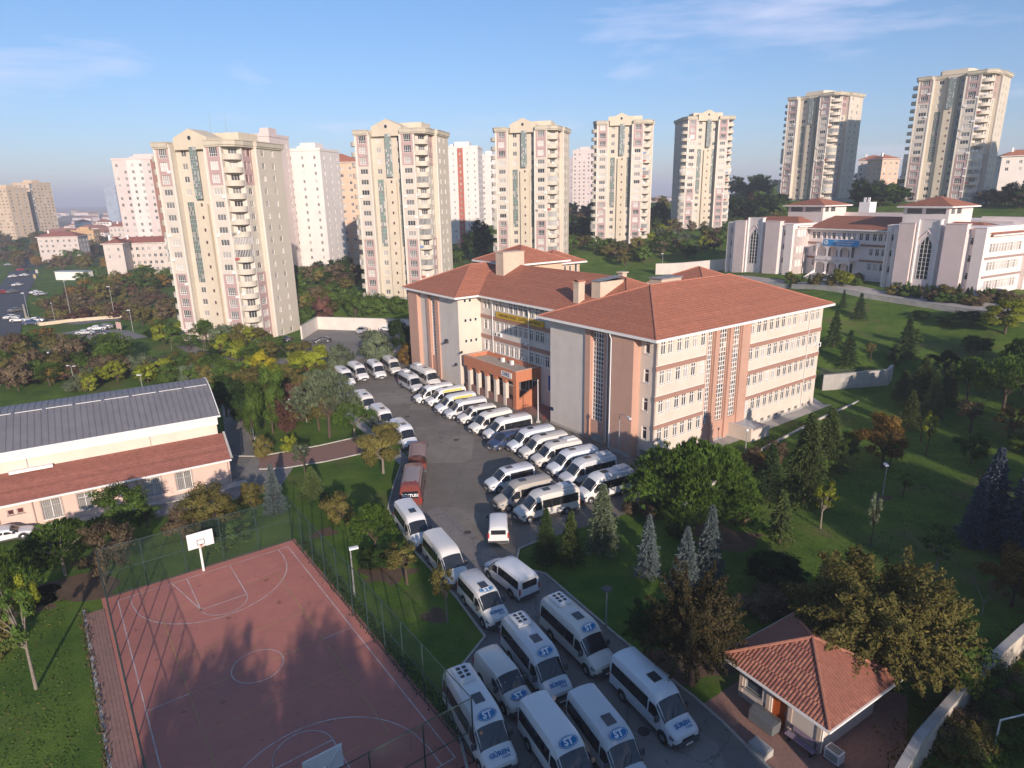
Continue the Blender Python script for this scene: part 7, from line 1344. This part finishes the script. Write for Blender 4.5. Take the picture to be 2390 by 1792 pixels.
tree('pine', 12, 1345, 1190, 110, 'green pine at the left edge of the lawn', 'pine'); tree('thin', 78, 1488, 1240, 82, 'slim young green tree on a pale trunk at lower left', 'green', tm=pale_bark); tree('bush', 68, 1335, 1295 - 60, 40, 'small yellow bush at the left lawn', 'lime', cat='bush'); tree('bush', 95, 1215, 1160, 90, 'dark bush between white car and pine', 'dark', cat='bush'); tree('bush', 10, 1410, 1320, 70, 'olive bush at the left edge', 'olive', cat='bush')
# round the parking lot
tree('bush', 810, 775, 712, 86, 'large grey green bush in the parking lot', 'grey', cat='bush'); tree('bush', 735, 800, 742, 60, 'grey green bush near the leftmost minibus', 'grey', cat='bush'); tree('broad', 685, 815, 742, 52, 'lime green tree at the parking lot corner', 'lime'); tree('broad', 872, 775, 688, 54, 'dark tree against the far school wing', 'dark'); tree('bush', 880, 785, 742, 38, 'orange brown bush beside the far school wing', 'orange', cat='bush')
tree('bush', 600, 758, 725, 60, 'dark green rounded tree at the foot of the nearest tower', 'green'); tree('broad', 545, 745, 705, 36, 'lime tree at the foot of the nearest tower', 'lime'); tree('broad', 490, 745, 698, 50, 'grey green tree at the foot of the nearest tower', 'grey'); tree('broad', 575, 745, 705, 40, 'yellowish tree at the foot of the nearest tower', 'olive')
for i in range(4): tree('bush', 768 + 30 * i, 682 - 2 * i, 632 + 2 * i, 48, ['leftmost', 'second', 'third', 'rightmost'][i] + ' of four clipped round trees above the white wall', 'green', cat='tree')
tree('bush', 697, 690, 640, 46, 'dark red round tree above the white wall', 'red'); tree('bush', 665, 700, 660, 40, 'green bush beside the dark red tree', 'green', cat='bush')
# the rest of the greenery stands in loose masses
def inside(pt, poly):
    x, y = pt; c = False
    for i in range(len(poly)):
        (x0, y0), (x1, y1) = poly[i], poly[i - 1]
        if (y0 > y) != (y1 > y) and x < (x1 - x0) * (y - y0) / (y1 - y0) + x0: c = not c
    return c
def mass(poly, n, choices, label, group, cat='tree'):
    xs = [p[0] for p in poly]; ys = [p[1] for p in poly]; k = 0; tries = 0
    while k < n and tries < n * 30:
        tries += 1; x, y = random.uniform(min(xs), max(xs)), random.uniform(min(ys), max(ys))
        if not inside((x, y), poly): continue
        kind, lm, h0, h1, w0, w1 = random.choice(choices); p = gd(x, y); h = random.uniform(h0, h1)
        if p.y > 900: continue
        nm = label.format(c={'green': 'green', 'dark': 'dark green', 'brown': 'brownish', 'red': 'reddish', 'olive': 'olive', 'orange': 'orange', 'lime': 'lime green', 'grey': 'grey green', 'yellow': 'yellow', 'pine': 'green', 'fir': 'dark', 'cedar': 'green', None: 'bare'}[lm]); plant(kind, p, h, random.uniform(w0, w1), nm, lm, cat=cat, group=group); k += 1
G1 = [('shrub', 'red', 1.8, 3, 4, 7), ('shrub', 'brown', 1.8, 3, 4, 7), ('shrub', 'brown', 1.8, 3.4, 4, 7), ('shrub', 'olive', 1.8, 3.2, 4, 6)]
mass([(95, 650), (330, 605), (385, 690), (250, 692), (110, 690)], 110, G1, '{c} shrub left of the nearest tower', 'shrubs left of the nearest tower', 'shrub')
mass([(190, 600), (345, 580), (372, 620), (230, 650), (120, 640)], 34, [('lite', 'green', 4, 7, 5, 8), ('lite', 'olive', 4, 7, 5, 8), ('lite', 'orange', 4, 6, 5, 7), ('lite', 'lime', 4, 6, 4, 6)], '{c} tree near the low red roofed building', 'trees by the low red roofed building')
mass([(0, 545), (200, 530), (330, 560), (330, 585), (195, 590), (90, 580), (0, 590)], 75, [('lite', 'green', 6, 11, 6, 10), ('lite', 'olive', 6, 11, 6, 10), ('lite', 'brown', 6, 10, 6, 9), ('lite', 'dark', 6, 11, 6, 9), ('lite', 'orange', 5, 9, 5, 8)], '{c} tree in the belt beyond the main road', 'trees beyond the main road')
mass([(0, 478), (330, 470), (330, 530), (0, 540)], 45, [('lite', 'green', 7, 12, 8, 14), ('lite', 'olive', 7, 12, 8, 14), ('lite', 'brown', 6, 10, 8, 12)], '{c} tree in the hazy distance at left', 'far trees at left')
mass([(0, 770), (60, 745), (130, 735), (230, 770), (300, 790), (340, 815), (100, 835), (0, 850)], 64, [('lite', 'brown', 3.5, 6, 4, 6), ('lite', 'red', 3, 5, 4, 6), ('lite', 'green', 3.5, 6, 4, 6), ('lite', 'olive', 3.5, 6, 4, 6), ('bare', None, 4, 6, 3, 5), ('shrub', 'brown', 2, 3, 3, 5), ('lite', 'orange', 3, 5, 3, 5), ('pine', 'pine', 4, 6, 4, 6)], '{c} tree in the park behind the gym', 'trees behind the gym')
mass([(230, 790), (330, 800), (480, 800), (520, 830), (330, 830), (150, 850)], 34, [('bush', 'grey', 2.5, 4, 3, 5), ('bush', 'green', 2.5, 4, 3, 5), ('bush', 'olive', 2.5, 4, 3, 5), ('lite', 'lime', 3, 5, 3, 4)], '{c} bush along the back of the gym roof', 'bushes along the back of the gym', 'bush')
mass([(300, 700), (480, 735), (640, 770), (690, 790), (560, 795), (420, 770), (330, 745)], 44, [('lite', 'green', 3, 6, 4, 6), ('lite', 'olive', 3, 5, 3.5, 5), ('lite', 'lime', 3, 5, 3, 5), ('bush', 'dark', 2, 3, 3, 4), ('bare', None, 3, 5, 2, 3), ('pine', 'pine', 3.5, 5, 4, 6)], '{c} tree on the slope below the nearest tower', 'trees below the nearest tower')
mass([(380, 800), (560, 800), (700, 800), (700, 850), (560, 860), (520, 840)], 36, [('broad', 'olive', 3, 5, 3, 5), ('broad', 'green', 3, 5, 3, 5), ('bush', 'red', 2, 3, 3, 4), ('bush', 'olive', 2, 3, 3, 4), ('broad', 'lime', 3, 5, 3, 4)], '{c} tree in the thicket of the gym garden', 'thicket of the gym garden')
mass([(640, 570), (775, 560), (780, 640), (760, 625), (690, 650), (640, 690)], 34, [('lite', 'green', 4, 8, 4, 7), ('lite', 'brown', 4, 7, 4, 7), ('lite', 'dark', 4, 8, 4, 7), ('shrub', 'green', 2, 4, 4, 5)], '{c} tree between the first two yellow towers', 'trees between the first two yellow towers')
mass([(972, 470), (1060, 470), (1062, 560), (980, 575)], 22, [('lite', 'dark', 7, 13, 6, 9), ('lite', 'green', 4, 7, 5, 7), ('bare', None, 8, 12, 5, 8), ('shrub', 'brown', 3, 4, 4, 6)], '{c} tree between the second and third yellow towers', 'trees between the second and third yellow towers')
mass([(1220, 430), (1282, 420), (1290, 530), (1220, 540)], 22, [('lite', 'dark', 5, 9, 6, 9), ('lite', 'brown', 5, 8, 6, 8), ('lite', 'green', 4, 7, 5, 7)], '{c} tree between the third and fourth yellow towers', 'trees between the third and fourth yellow towers')
mass([(1405, 400), (1445, 400), (1445, 500), (1400, 500)], 14, [('lite', 'dark', 5, 9, 6, 9), ('lite', 'green', 4, 7, 5, 7), ('lite', 'olive', 4, 7, 5, 7)], '{c} tree between the fourth and fifth yellow towers', 'trees between the fourth and fifth yellow towers')
mass([(1560, 400), (1680, 395), (1690, 470), (1560, 480)], 34, [('lite', 'dark', 7, 13, 8, 12), ('lite', 'dark', 6, 11, 7, 10), ('lite', 'green', 4, 7, 5, 7), ('lite', 'red', 4, 6, 5, 7)], '{c} tree on the wooded knoll', 'trees on the wooded knoll')
mass([(1845, 395), (1945, 395), (1950, 450), (1845, 450)], 24, [('lite', 'dark', 6, 11, 7, 10), ('lite', 'dark', 5, 9, 6, 9), ('lite', 'green', 5, 8, 6, 8)], '{c} tree between the two shaded towers', 'trees between the two shaded towers')
mass([(2130, 380), (2212, 360), (2212, 450), (2120, 450)], 20, [('lite', 'dark', 6, 11, 7, 10), ('lite', 'olive', 5, 8, 6, 9), ('fir', 'fir', 8, 13, 4, 6), ('lite', 'brown', 5, 8, 6, 9)], '{c} tree on the hill at the right edge', 'trees at the right edge of the hill')
mass([(1215, 520), (1430, 505), (1570, 520), (1570, 545), (1450, 565), (1330, 590), (1230, 540)], 52, [('lite', 'green', 4, 7, 5, 7), ('lite', 'olive', 4, 7, 4, 7), ('lite', 'lime', 4, 7, 4, 6), ('lite', 'brown', 3, 6, 4, 6), ('bush', 'grey', 3, 5, 4, 5), ('lite', 'dark', 4, 7, 4, 6)], '{c} tree on the slope behind the red school', 'trees behind the red school')
mass([(1560, 490), (1690, 470), (1690, 505), (1570, 520)], 14, [('lite', 'green', 3, 6, 4, 6), ('lite', 'lime', 3, 5, 4, 5)], '{c} tree left of the pink school', 'trees left of the pink school')
mass([(1685, 605), (1850, 600), (1870, 618), (1700, 625)], 26, [('fir', 'fir', 1.6, 2.8, 1.2, 1.8), ('bush', 'green', 1.4, 2.2, 1.8, 2.6), ('bush', 'olive', 1.5, 2.4, 2, 3), ('broad', 'lime', 2.5, 3.6, 2.2, 3)], '{c} garden plant before the left half of the pink school', 'garden trees before the pink school, left', 'bush')
mass([(1900, 618), (2060, 635), (2200, 650), (2200, 668), (2040, 655), (1900, 635)], 40, [('spruce', 'fir', 2.0, 3.4, 1.3, 2.0), ('spruce', 'fir', 1.6, 3.0, 1.3, 1.8), ('bush', 'olive', 1.8, 2.6, 3, 4), ('bush', 'green', 1.8, 2.4, 2.5, 4), ('bush', 'brown', 1.8, 2.4, 2.5, 4)], '{c} bush or conifer before the right half of the pink school', 'garden trees before the pink school, right', 'bush')
mass([(2090, 1500), (2212, 1420), (2212, 1659), (2050, 1659)], 16, [('bush', 'olive', 1.2, 2.4, 1.8, 3), ('bush', 'brown', 1.2, 2.2, 1.8, 3), ('bush', 'green', 1.2, 2.4, 1.8, 3), ('fir', 'cedar', 1.5, 3, 1.4, 2.4)], '{c} bush beyond the boundary wall', 'bushes beyond the boundary wall', 'bush')
mass([(1600, 1250), (1720, 1200), (1750, 1330), (1640, 1330)], 5, [('broad', 'dark', 3, 5, 3, 4), ('bush', 'brown', 2, 3, 2.5, 3.5)], '{c} shaded shrub behind the guard house', 'shaded shrubs behind the guard house', 'shrub')
mass([(1340, 965 + 130), (1640, 1010), (1700, 960), (1640, 1100), (1560, 1180), (1420, 1180)], 7, [('bush', 'dark', 1.2, 2.2, 1.6, 2.6), ('bush', 'brown', 1.2, 2.0, 1.6, 2.6)], '{c} shrub under the umbrella pine', 'shrubs under the umbrella pine', 'shrub')
mass([(1530, 980), (1640, 990), (1730, 960), (1700, 1000), (1600, 1040)], 8, [('bush', 'orange', 1.2, 2.0, 2, 3), ('bush', 'brown', 1.2, 2.0, 2, 3)], '{c} shrub beside the white kerb', 'shrubs between school and white kerb', 'shrub')
mass([(1062, 505), (1210, 500), (1290, 520), (1230, 560), (1100, 540)], 26, [('lite', 'green', 4, 7, 5, 7), ('lite', 'olive', 4, 7, 4, 7), ('lite', 'dark', 4, 8, 4, 6)], '{c} tree at the foot of the third tower', 'trees at the foot of the third tower')
mass([(1290, 480), (1440, 470), (1450, 510), (1290, 515)], 26, [('lite', 'green', 4, 7, 5, 7), ('lite', 'olive', 4, 6, 4, 7), ('lite', 'dark', 4, 8, 4, 6)], '{c} tree at the foot of the fourth tower', 'trees at the foot of the fourth tower')
mass([(1440, 470), (1690, 440), (1690, 490), (1450, 505)], 30, [('lite', 'green', 4, 7, 5, 7), ('lite', 'olive', 4, 6, 4, 7), ('lite', 'dark', 4, 8, 4, 6), ('shrub', 'brown', 2, 4, 4, 6)], '{c} tree at the foot of the fifth tower', 'trees at the foot of the fifth tower')
mass([(640, 600), (775, 590), (780, 660), (690, 690), (650, 710)], 26, [('lite', 'green', 4, 7, 4, 6), ('lite', 'olive', 4, 6, 4, 6), ('shrub', 'green', 2, 3.5, 4, 5)], '{c} tree below the gap of the first two towers', 'trees below the gap of the first two towers')
mass([(1840, 760), (2080, 720), (2200, 760), (2212, 860), (2060, 830), (1900, 800)], 9, [('broad', 'dark', 2.5, 4.5, 2.5, 4), ('broad', 'green', 2.5, 4.5, 2.5, 4), ('thin', 'olive', 3, 5, 1.6, 2.2)], '{c} loose tree on the upper right slope', 'loose trees on the upper right slope')
mass([(1750, 1000), (2000, 950), (2212, 960), (2212, 1100), (2000, 1120), (1800, 1100)], 9, [('thin', 'green', 2.5, 4.5, 1.6, 2.6), ('thin', 'olive', 2.5, 4, 1.6, 2.6), ('broad', 'green', 2.5, 4, 2.2, 3.2)], '{c} sapling on the right lawn', 'saplings on the right lawn')
# tall trees standing behind the photographer, outside the picture; they cast the long shade over the foreground
random.seed(99)
for i, (x, y, h, w) in enumerate([(-12, 6, 11.5, 5.5), (-8.5, 4, 12.5, 5.5), (-4.5, 6, 12, 5.5), (-1, 4, 13, 5.5), (3, 3, 13.5, 5.5), (8, 6, 12, 5.5), (12, 8, 15, 6), (16, 5, 18, 7), (12, -8, 20, 8), (22, 2, 12, 5), (31, 8, 11, 6), (37, 12, 11, 7), (48, 14, 12, 7), (55, 20, 12, 7), (62, 14, 12, 8), (-22, 4, 8, 5), (-9, -3, 13, 3), (46, -14, 20, 9), (72, -6, 18, 9), (56, 38, 11, 7), (64, 50, 12, 7), (72, 62, 12, 7), (79, 74, 11, 7), (88, 84, 11, 7), (68, 36, 13, 8), (82, 55, 13, 8), (94, 70, 12, 8), (60, 27, 12, 7), (45, 22, 16, 6), (50, 27, 15, 6), (47, 36, 12, 5), (53, 44, 14, 6), (60, 55, 14, 6), (68, 67, 14, 7), (76, 79, 13, 7), (85, 91, 12, 7), (57, 33, 16, 7), (74, 48, 16, 8), (88, 66, 15, 8), (27, -20, 22, 9), (52, -4, 17, 9)]):
    plant('dense' if w > 5 else 'broad', (x, y, T(x, y)), h, w, 'tall tree behind the photographer', 'green', group='tall trees behind the photographer')
# ---------------------------------------------------------------- lamps, poles, people, odds and ends
random.seed(3)
lampw = mat('lamp_white', (.72, .72, .72), .4, .03); polem = mat('pole_grey', (.36, .36, .36), .5, .05, metal=.3)
def lamp_post(base, top_py, label, style='head', lean=0.0):
    p = g(*base); H = zat(p, top_py) - p.z; t = thing('street_lamp', label, 'street lamp', p, random.uniform(0, 6))
    ob('pole', MB().tube((0, 0, -.2), (0, 0, H), .085, .05, 8).mesh('pole', polem), t)
    if style == 'arm': ob('arm', MB().path([(0, 0, H), (.5, 0, H + .25), (2.2, 0, H + .35)], .04, 6).mesh('arm', polem), t); ob('lamp_head', MB().box(1.9, 2.7, -.15, .15, H + .28, H + .42).mesh('lamp_head', lampw), t)
    elif style == 'globe': ob('lamp_head', ball(.2).mesh('lamp_head', lampw), t, (0, 0, H + .12))
    elif style == 'flat': ob('lamp_head', MB().prism([(.42 * math.cos(a), .42 * math.sin(a)) for a in np.arange(0, 6.28, .4)], H, H + .07).mesh('lamp_head', dkmetal), t)
    elif style == 'twin':
        for s in (-1, 1): ob('arm', MB().tube((0, 0, H), (s * .6, 0, H + .1), .035, .03, 6).mesh('arm', polem), t); ob('lamp_head', MB().box(s * .75 - .25, s * .75 + .25, -.14, .14, H + .06, H + .17).mesh('lamp_head', lampw), t)
    else: ob('lamp_head', MB().box(-.1, .65, -.16, .16, H - .02, H + .14).mesh('lamp_head', lampw), t)
    return t
def ball(r, n=10):
    m = MB(); R_ = [[(r * math.sin(math.pi * i / n) * math.cos(2 * math.pi * k / 14), r * math.sin(math.pi * i / n) * math.sin(2 * math.pi * k / 14), r * math.cos(math.pi * i / n)) for k in range(14)] for i in range(n + 1)]
    for a, b in zip(R_, R_[1:]):
        for k in range(14): m.poly([a[k], b[k], b[(k + 1) % 14], a[(k + 1) % 14]])
    return m
lamp_post((167, 745), 656, 'tall lamp mast in the middle of the shrubs at left'); lamp_post((268, 740), 669, 'tall lamp mast right of the middle one at left'); lamp_post((128, 748), 712, 'short lamp with arm by the cream parapet', 'arm'); lamp_post((68, 742), 684, 'lamp mast beside the main road'); lamp_post((311, 774), 724, 'slanting looking lamp mast near the small far lot')
lamp_post((828, 1392), 1282, 'lamp post beside the court fence on the lawn'); lamp_post((1414, 1475), 1375, 'lamp with flat dark head on the shaded lawn', 'flat'); lamp_post((1443, 1082), 968, 'arm lamp standing in front of the orange bay of the school', 'arm'); lamp_post((1739, 1060), 1006, 'white globe lamp beside the school light well', 'globe'); lamp_post((2060, 1155), 1088, 'lamp post on the right lawn below the rusty tree'); lamp_post((1050, 1290), 1240, 'slim lamp beside the conifers at the driveway', 'globe') if False else None
lamp_post((176, 905), 855, 'twin headed garden lamp behind the gym', 'twin'); lamp_post((335, 920), 876, 'garden lamp with white head behind the gym'); lamp_post((120, 850), 822, 'garden lamp at far left behind the gym'); lamp_post((716, 985), 940, 'bent garden lamp in the gym garden', 'arm'); lamp_post((1545, 640), 592, 'lamp mast in the lane behind the red school'); lamp_post((2285, 700), 672, 'lamp mast in the street of the pink school')
def flagpole(base, top_py, label):
    p = g(*base); H = zat(p, top_py) - p.z; t = thing('flagpole', label, 'flagpole', p); ob('pole', MB().tube((0, 0, 0), (0, 0, H), .08, .05, 10).mesh('pole', lampw), t); ob('base_block', MB().box(-.3, .3, -.3, .3, 0, .25).mesh('base_block', concrete), t); ob('finial', ball(.09).mesh('finial', lampw), t, (0, 0, H + .06))
flagpole((592, 1024), 936, 'white flagpole in the gym garden'); flagpole((1256, 985), 888, 'white flagpole beside the terracotta porch')
# white pipe frame, rock, shed, boards
p = gz(2338, 1792); t = thing('pipe_frame', 'white pipe frame at the lower right corner', 'frame', (p.x + .2, p.y + 1.0, 0)); ob('post', MB().tube((0, 0, 0), (0, 0, 2.4), .05, .05, 8).mesh('post', lampw), t); ob('crossbar', MB().tube((0, 0, 2.4), (2.6, .6, 2.4), .05, .05, 8).mesh('crossbar', lampw), t)
p = g(626, 1043); m = ball(.55, 7); m.v = [(x * 1.3 + .1 * math.sin(5 * y), y, z * .55 + .08 * math.sin(4 * x)) for x, y, z in m.v]; tag(m.build('boulder', mat('pale_rock', (.55, .5, .42), .9, .2, 4, bump=.5), loc=(p.x, p.y, p.z + .15), smooth=60), 'pale boulder on the garden lawn', 'boulder')
def shed(px0, px1, py, top, label, dep=4):
    a, b = g(px0, py), g(px1, py); d = b - a; t = thing('white_shed', label, 'shed', a, math.atan2(d.y, d.x)); L = Vector((d.x, d.y)).length; H = zat(a, top) - a.z
    ob('wall', MB().box(0, L, 0, dep, -.5, H).mesh('wall', white), t); ob('roof', MB().box(-.2, L + .2, -.3, dep + .3, H, H + .25).mesh('roof', steel), t); [ob('rib', MB().box(L * i / 8 - .05, L * i / 8 + .05, -.05, -.002, 0, H).mesh('rib', white), t) for i in range(1, 8)]
shed(131, 204, 653, 634, 'long white shed among the shrubs at left')
for x, y, l, c in [(87, 640, 'pale', (.6, .56, .5)), (82, 652, 'yellow', (.55, .42, .2)), (279, 772, 'pink', (.6, .4, .35))]:
    p = g(x, y); t = thing('sign_board', f'small {l} sign board at the left roadside', 'sign', p, R(-30)); ob('panel', MB().box(-1.1, 1.1, -.05, .05, .6, 2.3).mesh('panel', mat('board_' + l, c, .7)), t); ob('leg', MB().tube((-.8, 0, -.2), (-.8, 0, .6), .06).mesh('leg', steel), t); ob('leg', MB().tube((.8, 0, -.2), (.8, 0, .6), .06).mesh('leg', steel), t)
pb2 = g(332, 1208); t = thing('gate_panel', 'small white gate panel in the gym hedge', 'gate', (pb2.x, pb2.y, 0), R(32)); ob('gate_frame', MB().path([(0, 0, 0), (0, 0, 1.3), (1.6, 0, 1.3), (1.6, 0, 0)], .03).mesh('gate_frame', lampw), t); ob('gate_mesh', MB().poly([(0, 0, .1), (1.6, 0, .1), (1.6, 0, 1.3), (0, 0, 1.3)]).mesh('gate_mesh', meshmat('gate_wire', (.5, .5, .5), .45)), t)
# lawn fence behind the retaining wall
fence([SW(44, 3.2, 2.6), SW(52, -3.4, 2.2)], 1.3, 2.4, 'dark mesh fence on top of the retaining wall right of the school', None, (0, 1), meshmat('dark_wire', (.03, .035, .03), .35), dkmetal, .03, 'mesh_fence')
# railing along the street wall of the pink school
# people
skin_m = mat('skin', (.45, .27, .2), .6, .05)
def person_mesh(name, col):
    V = [(0, 0, .95), (0, 0, 1.15), (0, 0, 1.4), (0, 0, 1.5), (-.1, 0, .9), (-.11, .02, .5), (-.11, -.02, .06), (-.11, .14, .03), (.1, 0, .9), (.12, .06, .5), (.13, .0, .06), (.13, .16, .03), (-.19, 0, 1.42), (-.25, 0, 1.15), (-.24, .1, .92), (.19, 0, 1.42), (.25, 0, 1.15), (.24, .1, .92)]
    E_ = [(0, 1), (1, 2), (2, 3), (0, 4), (4, 5), (5, 6), (6, 7), (0, 8), (8, 9), (9, 10), (10, 11), (2, 12), (12, 13), (13, 14), (2, 15), (15, 16), (16, 17)]; rad = [.15, .14, .15, .065, .1, .075, .05, .04, .1, .075, .05, .04, .07, .055, .045, .07, .055, .045]
    me = bpy.data.meshes.new('b'); me.from_pydata(V, E_, []); o = bpy.data.objects.new('b', me); COL.objects.link(o); o.modifiers.new('s', 'SKIN'); 
    for i, r in enumerate(rad): me.skin_vertices[0].data[i].radius = (r, r * .8); me.skin_vertices[0].data[i].use_root = (i == 0)
    o.modifiers.new('u', 'SUBSURF').levels = 1; dg = bpy.context.evaluated_depsgraph_get(); out = bpy.data.meshes.new_from_object(o.evaluated_get(dg)); bpy.data.objects.remove(o)
    out.materials.clear(); [out.materials.append(m) for m in col]
    for pl in out.polygons: z = pl.center.z; pl.material_index = 1 if z < .93 else 0; pl.use_smooth = True
    return out
def person(px, py, rz, label, top, legs, hair=(.03, .02, .015)):
    p = gz(px, py); cm = [mat('cloth_' + str(top), top, .9), mat('cloth_' + str(legs), legs, .9)]; t = thing('person', label, 'person', (p.x, p.y, .02), rz); ob('body', person_mesh('body', cm), t)
    h = ball(.115); h.v = [(x * .85, y, z * 1.25) for x, y, z in h.v]; hd = ob('head', h.mesh('head', skin_m, 60), t, (0, .02, 1.64)); q = ball(.122); q.v = [(x * .88, y - .02, z * 1.25 + .02) for x, y, z in q.v if True]; q.f = [f for f in q.f if np.mean([q.v[i][2] for i in f]) > .03 or np.mean([q.v[i][1] for i in f]) < -.03]; q.m = [0] * len(q.f); ob('hair', q.mesh('hair', mat('hair_dark', hair, .8), 60), hd)
    ob('nose', MB().box(-.015, .015, .1, .14, -.03, .03).mesh('nose', skin_m), hd)
person(986, 944, R(150), 'person in dark top and pale trousers standing by the first minibus nose', (.05, .05, .06), (.6, .58, .54)); person(928, 1040, R(60), 'person in black standing beside the open minibus door', (.03, .03, .035), (.03, .03, .04)); person(1164, 1036, R(170), 'person in dark clothes in front of the blue van', (.04, .045, .06), (.04, .04, .05)); person(1010, 640 + 160, R(20), 'x', (0, 0, 0), (0, 0, 0)) if False else None
# bicycles leaning by the flagpole
def bicycle(px, py, rz, label, col):
    p = gz(px, py); t = thing('bicycle', label, 'bicycle', (p.x, p.y, .02), rz); bm_ = mat('bike_' + label[:5], col, .5)
    for x in (-.52, .52): w = ob('wheel', None, t, (x, 0, .34)); ob('tyre', MB().path([(.33 * math.cos(a), 0, .33 * math.sin(a)) for a in np.linspace(0, 6.2832, 17)], .02, 5).mesh('tyre', tyre_m), w)
    ob('frame', MB().path([(-.52, 0, .34), (-.15, 0, .85), (.38, 0, .88), (.0, 0, .36), (-.15, 0, .85)], .02, 5).path([(.38, 0, .88), (.52, 0, .34)], .02, 5).path([(-.52, 0, .34), (0, 0, .36)], .02, 5).mesh('frame', bm_), t); ob('saddle', MB().box(-.28, -.05, -.06, .06, .88, .94).mesh('saddle', tyre_m), t); ob('handlebar', MB().path([(.4, -.25, 1.02), (.4, 0, .98), (.4, .25, 1.02)], .018, 5).mesh('handlebar', dkmetal), t)
bicycle(1228, 958, R(40), 'black bicycle leaning beside the porch wall', (.02, .02, .02)); bicycle(1270, 985, R(70), 'red bicycle at the foot of the flagpole', (.3, .04, .03))
# tufts and low plants along fences and kerbs keep the lawns from looking mown to a line
def tufts(pts, n, lm, label, spread=.5, size=.22, h=.3):
    a = np.array([(p[0], p[1]) for p in pts]); k = rng.integers(0, len(a) - 1, n); t = rng.random(n)[:, None]; c = a[k] * (1 - t) + a[k + 1] * t + rng.normal(size=(n, 2)) * spread
    z = terr(c[:, 0], c[:, 1]) + rng.uniform(.02, h, n); me = cards(np.column_stack([c, z]), rng.normal(size=(n, 3)) * .5 + np.array([0, 0, 1.0]), size * .5, size * rng.uniform(.7, 1.5, n), 'weeds', LM[lm]); return tag(ob('weeds', me), label, 'weeds', kind='stuff')
tufts([CP(-2.5, 0), CP(-2.5, 33)], 900, 'brown', 'straggly weeds along the boarded strip', .16, .2, .18); tufts([CP(CW + 1.3, 0), CP(CW + 1.3, 30)], 1500, 'dark', 'dark weeds along the court fence', .3); tufts(bwp[:4], 2200, 'olive', 'scrub at the foot of the boundary wall', .8, .3, .6); tufts([gz(1590, 1175), gz(1760, 1050), gz(1900, 975)], 700, 'green', 'weeds along the white kerb', .4)
# fallen leaves and clippings scattered over the near lawns
def scatter_leaves(n, poly, lm, label):
    xs = rng.uniform(min(p[0] for p in poly), max(p[0] for p in poly), n); ys = rng.uniform(min(p[1] for p in poly), max(p[1] for p in poly), n); k = [inside((x, y), [(p[0], p[1]) for p in poly]) for x, y in zip(xs, ys)]; xs, ys = xs[k], ys[k]
    me = cards(np.column_stack([xs, ys, terr(xs, ys) + .03]), rng.normal(size=(len(xs), 3)) * np.array([1, 1, .15]), .12, .22, 'grass_tufts', LM[lm]); return tag(ob('grass_tufts', me), label, 'grass', kind='stuff')
scatter_leaves(16000, [CP(-3.6, -6), CP(-30, -6), CP(-30, 34), CP(-3.6, 34)], 'green', 'rough grass tufts on the lower left lawn'); scatter_leaves(2500, [CP(-3.6, -6), CP(-30, -6), CP(-30, 34), CP(-3.6, 34)], 'olive', 'dry grass on the lower left lawn')
scatter_leaves(26000, [(14, 44), (26, 40), (50, 60), (75, 95), (60, 115), (50, 93), (30, 66)], 'green', 'rough grass tufts on the right lawn')
# ---------------------------------------------------------------- labels for look-alikes: tell them apart by their order in the picture
def scr_x(o):
    v = Vector((o.location.x, o.location.y, o.location.z - CAM_H)); d = v.dot(_Fw); return v.dot(_Rt) / d if d > 1 else 9e9
by = {}
for o in COL.objects:
    if o.parent is None and 'label' in o and 'group' in o: by.setdefault(o['label'], []).append(o)
def nth(i): return f"{i}{'th' if 10 <= i % 100 <= 20 else {1: 'st', 2: 'nd', 3: 'rd'}.get(i % 10, 'th')}"
for l, os_ in by.items():
    if len(os_) > 1:
        for i, o in enumerate(sorted(os_, key=scr_x)): o['label'] = f"{l}, {nth(i + 1)} from left"
# ---------------------------------------------------------------- haze: even thin air round the whole place
hz = MB().box(-9200, 9200, -420, 14200, -60, 135).build('haze', None or [])
hm = bpy.data.materials.new('haze_air'); hm.use_nodes = True; hn = hm.node_tree; hn.nodes.clear(); vo = hn.nodes.new('ShaderNodeVolumePrincipled'); ho = hn.nodes.new('ShaderNodeOutputMaterial'); vo.inputs['Color'].default_value = (.80, .86, 1.0, 1); vo.inputs['Density'].default_value = .00036; vo.inputs['Anisotropy'].default_value = 0.0
hn.links.new(vo.outputs[0], ho.inputs['Volume']); hz.data.materials.clear(); hz.data.materials.append(hm); tag(hz, 'thin blue haze over the far town', kind='stuff')
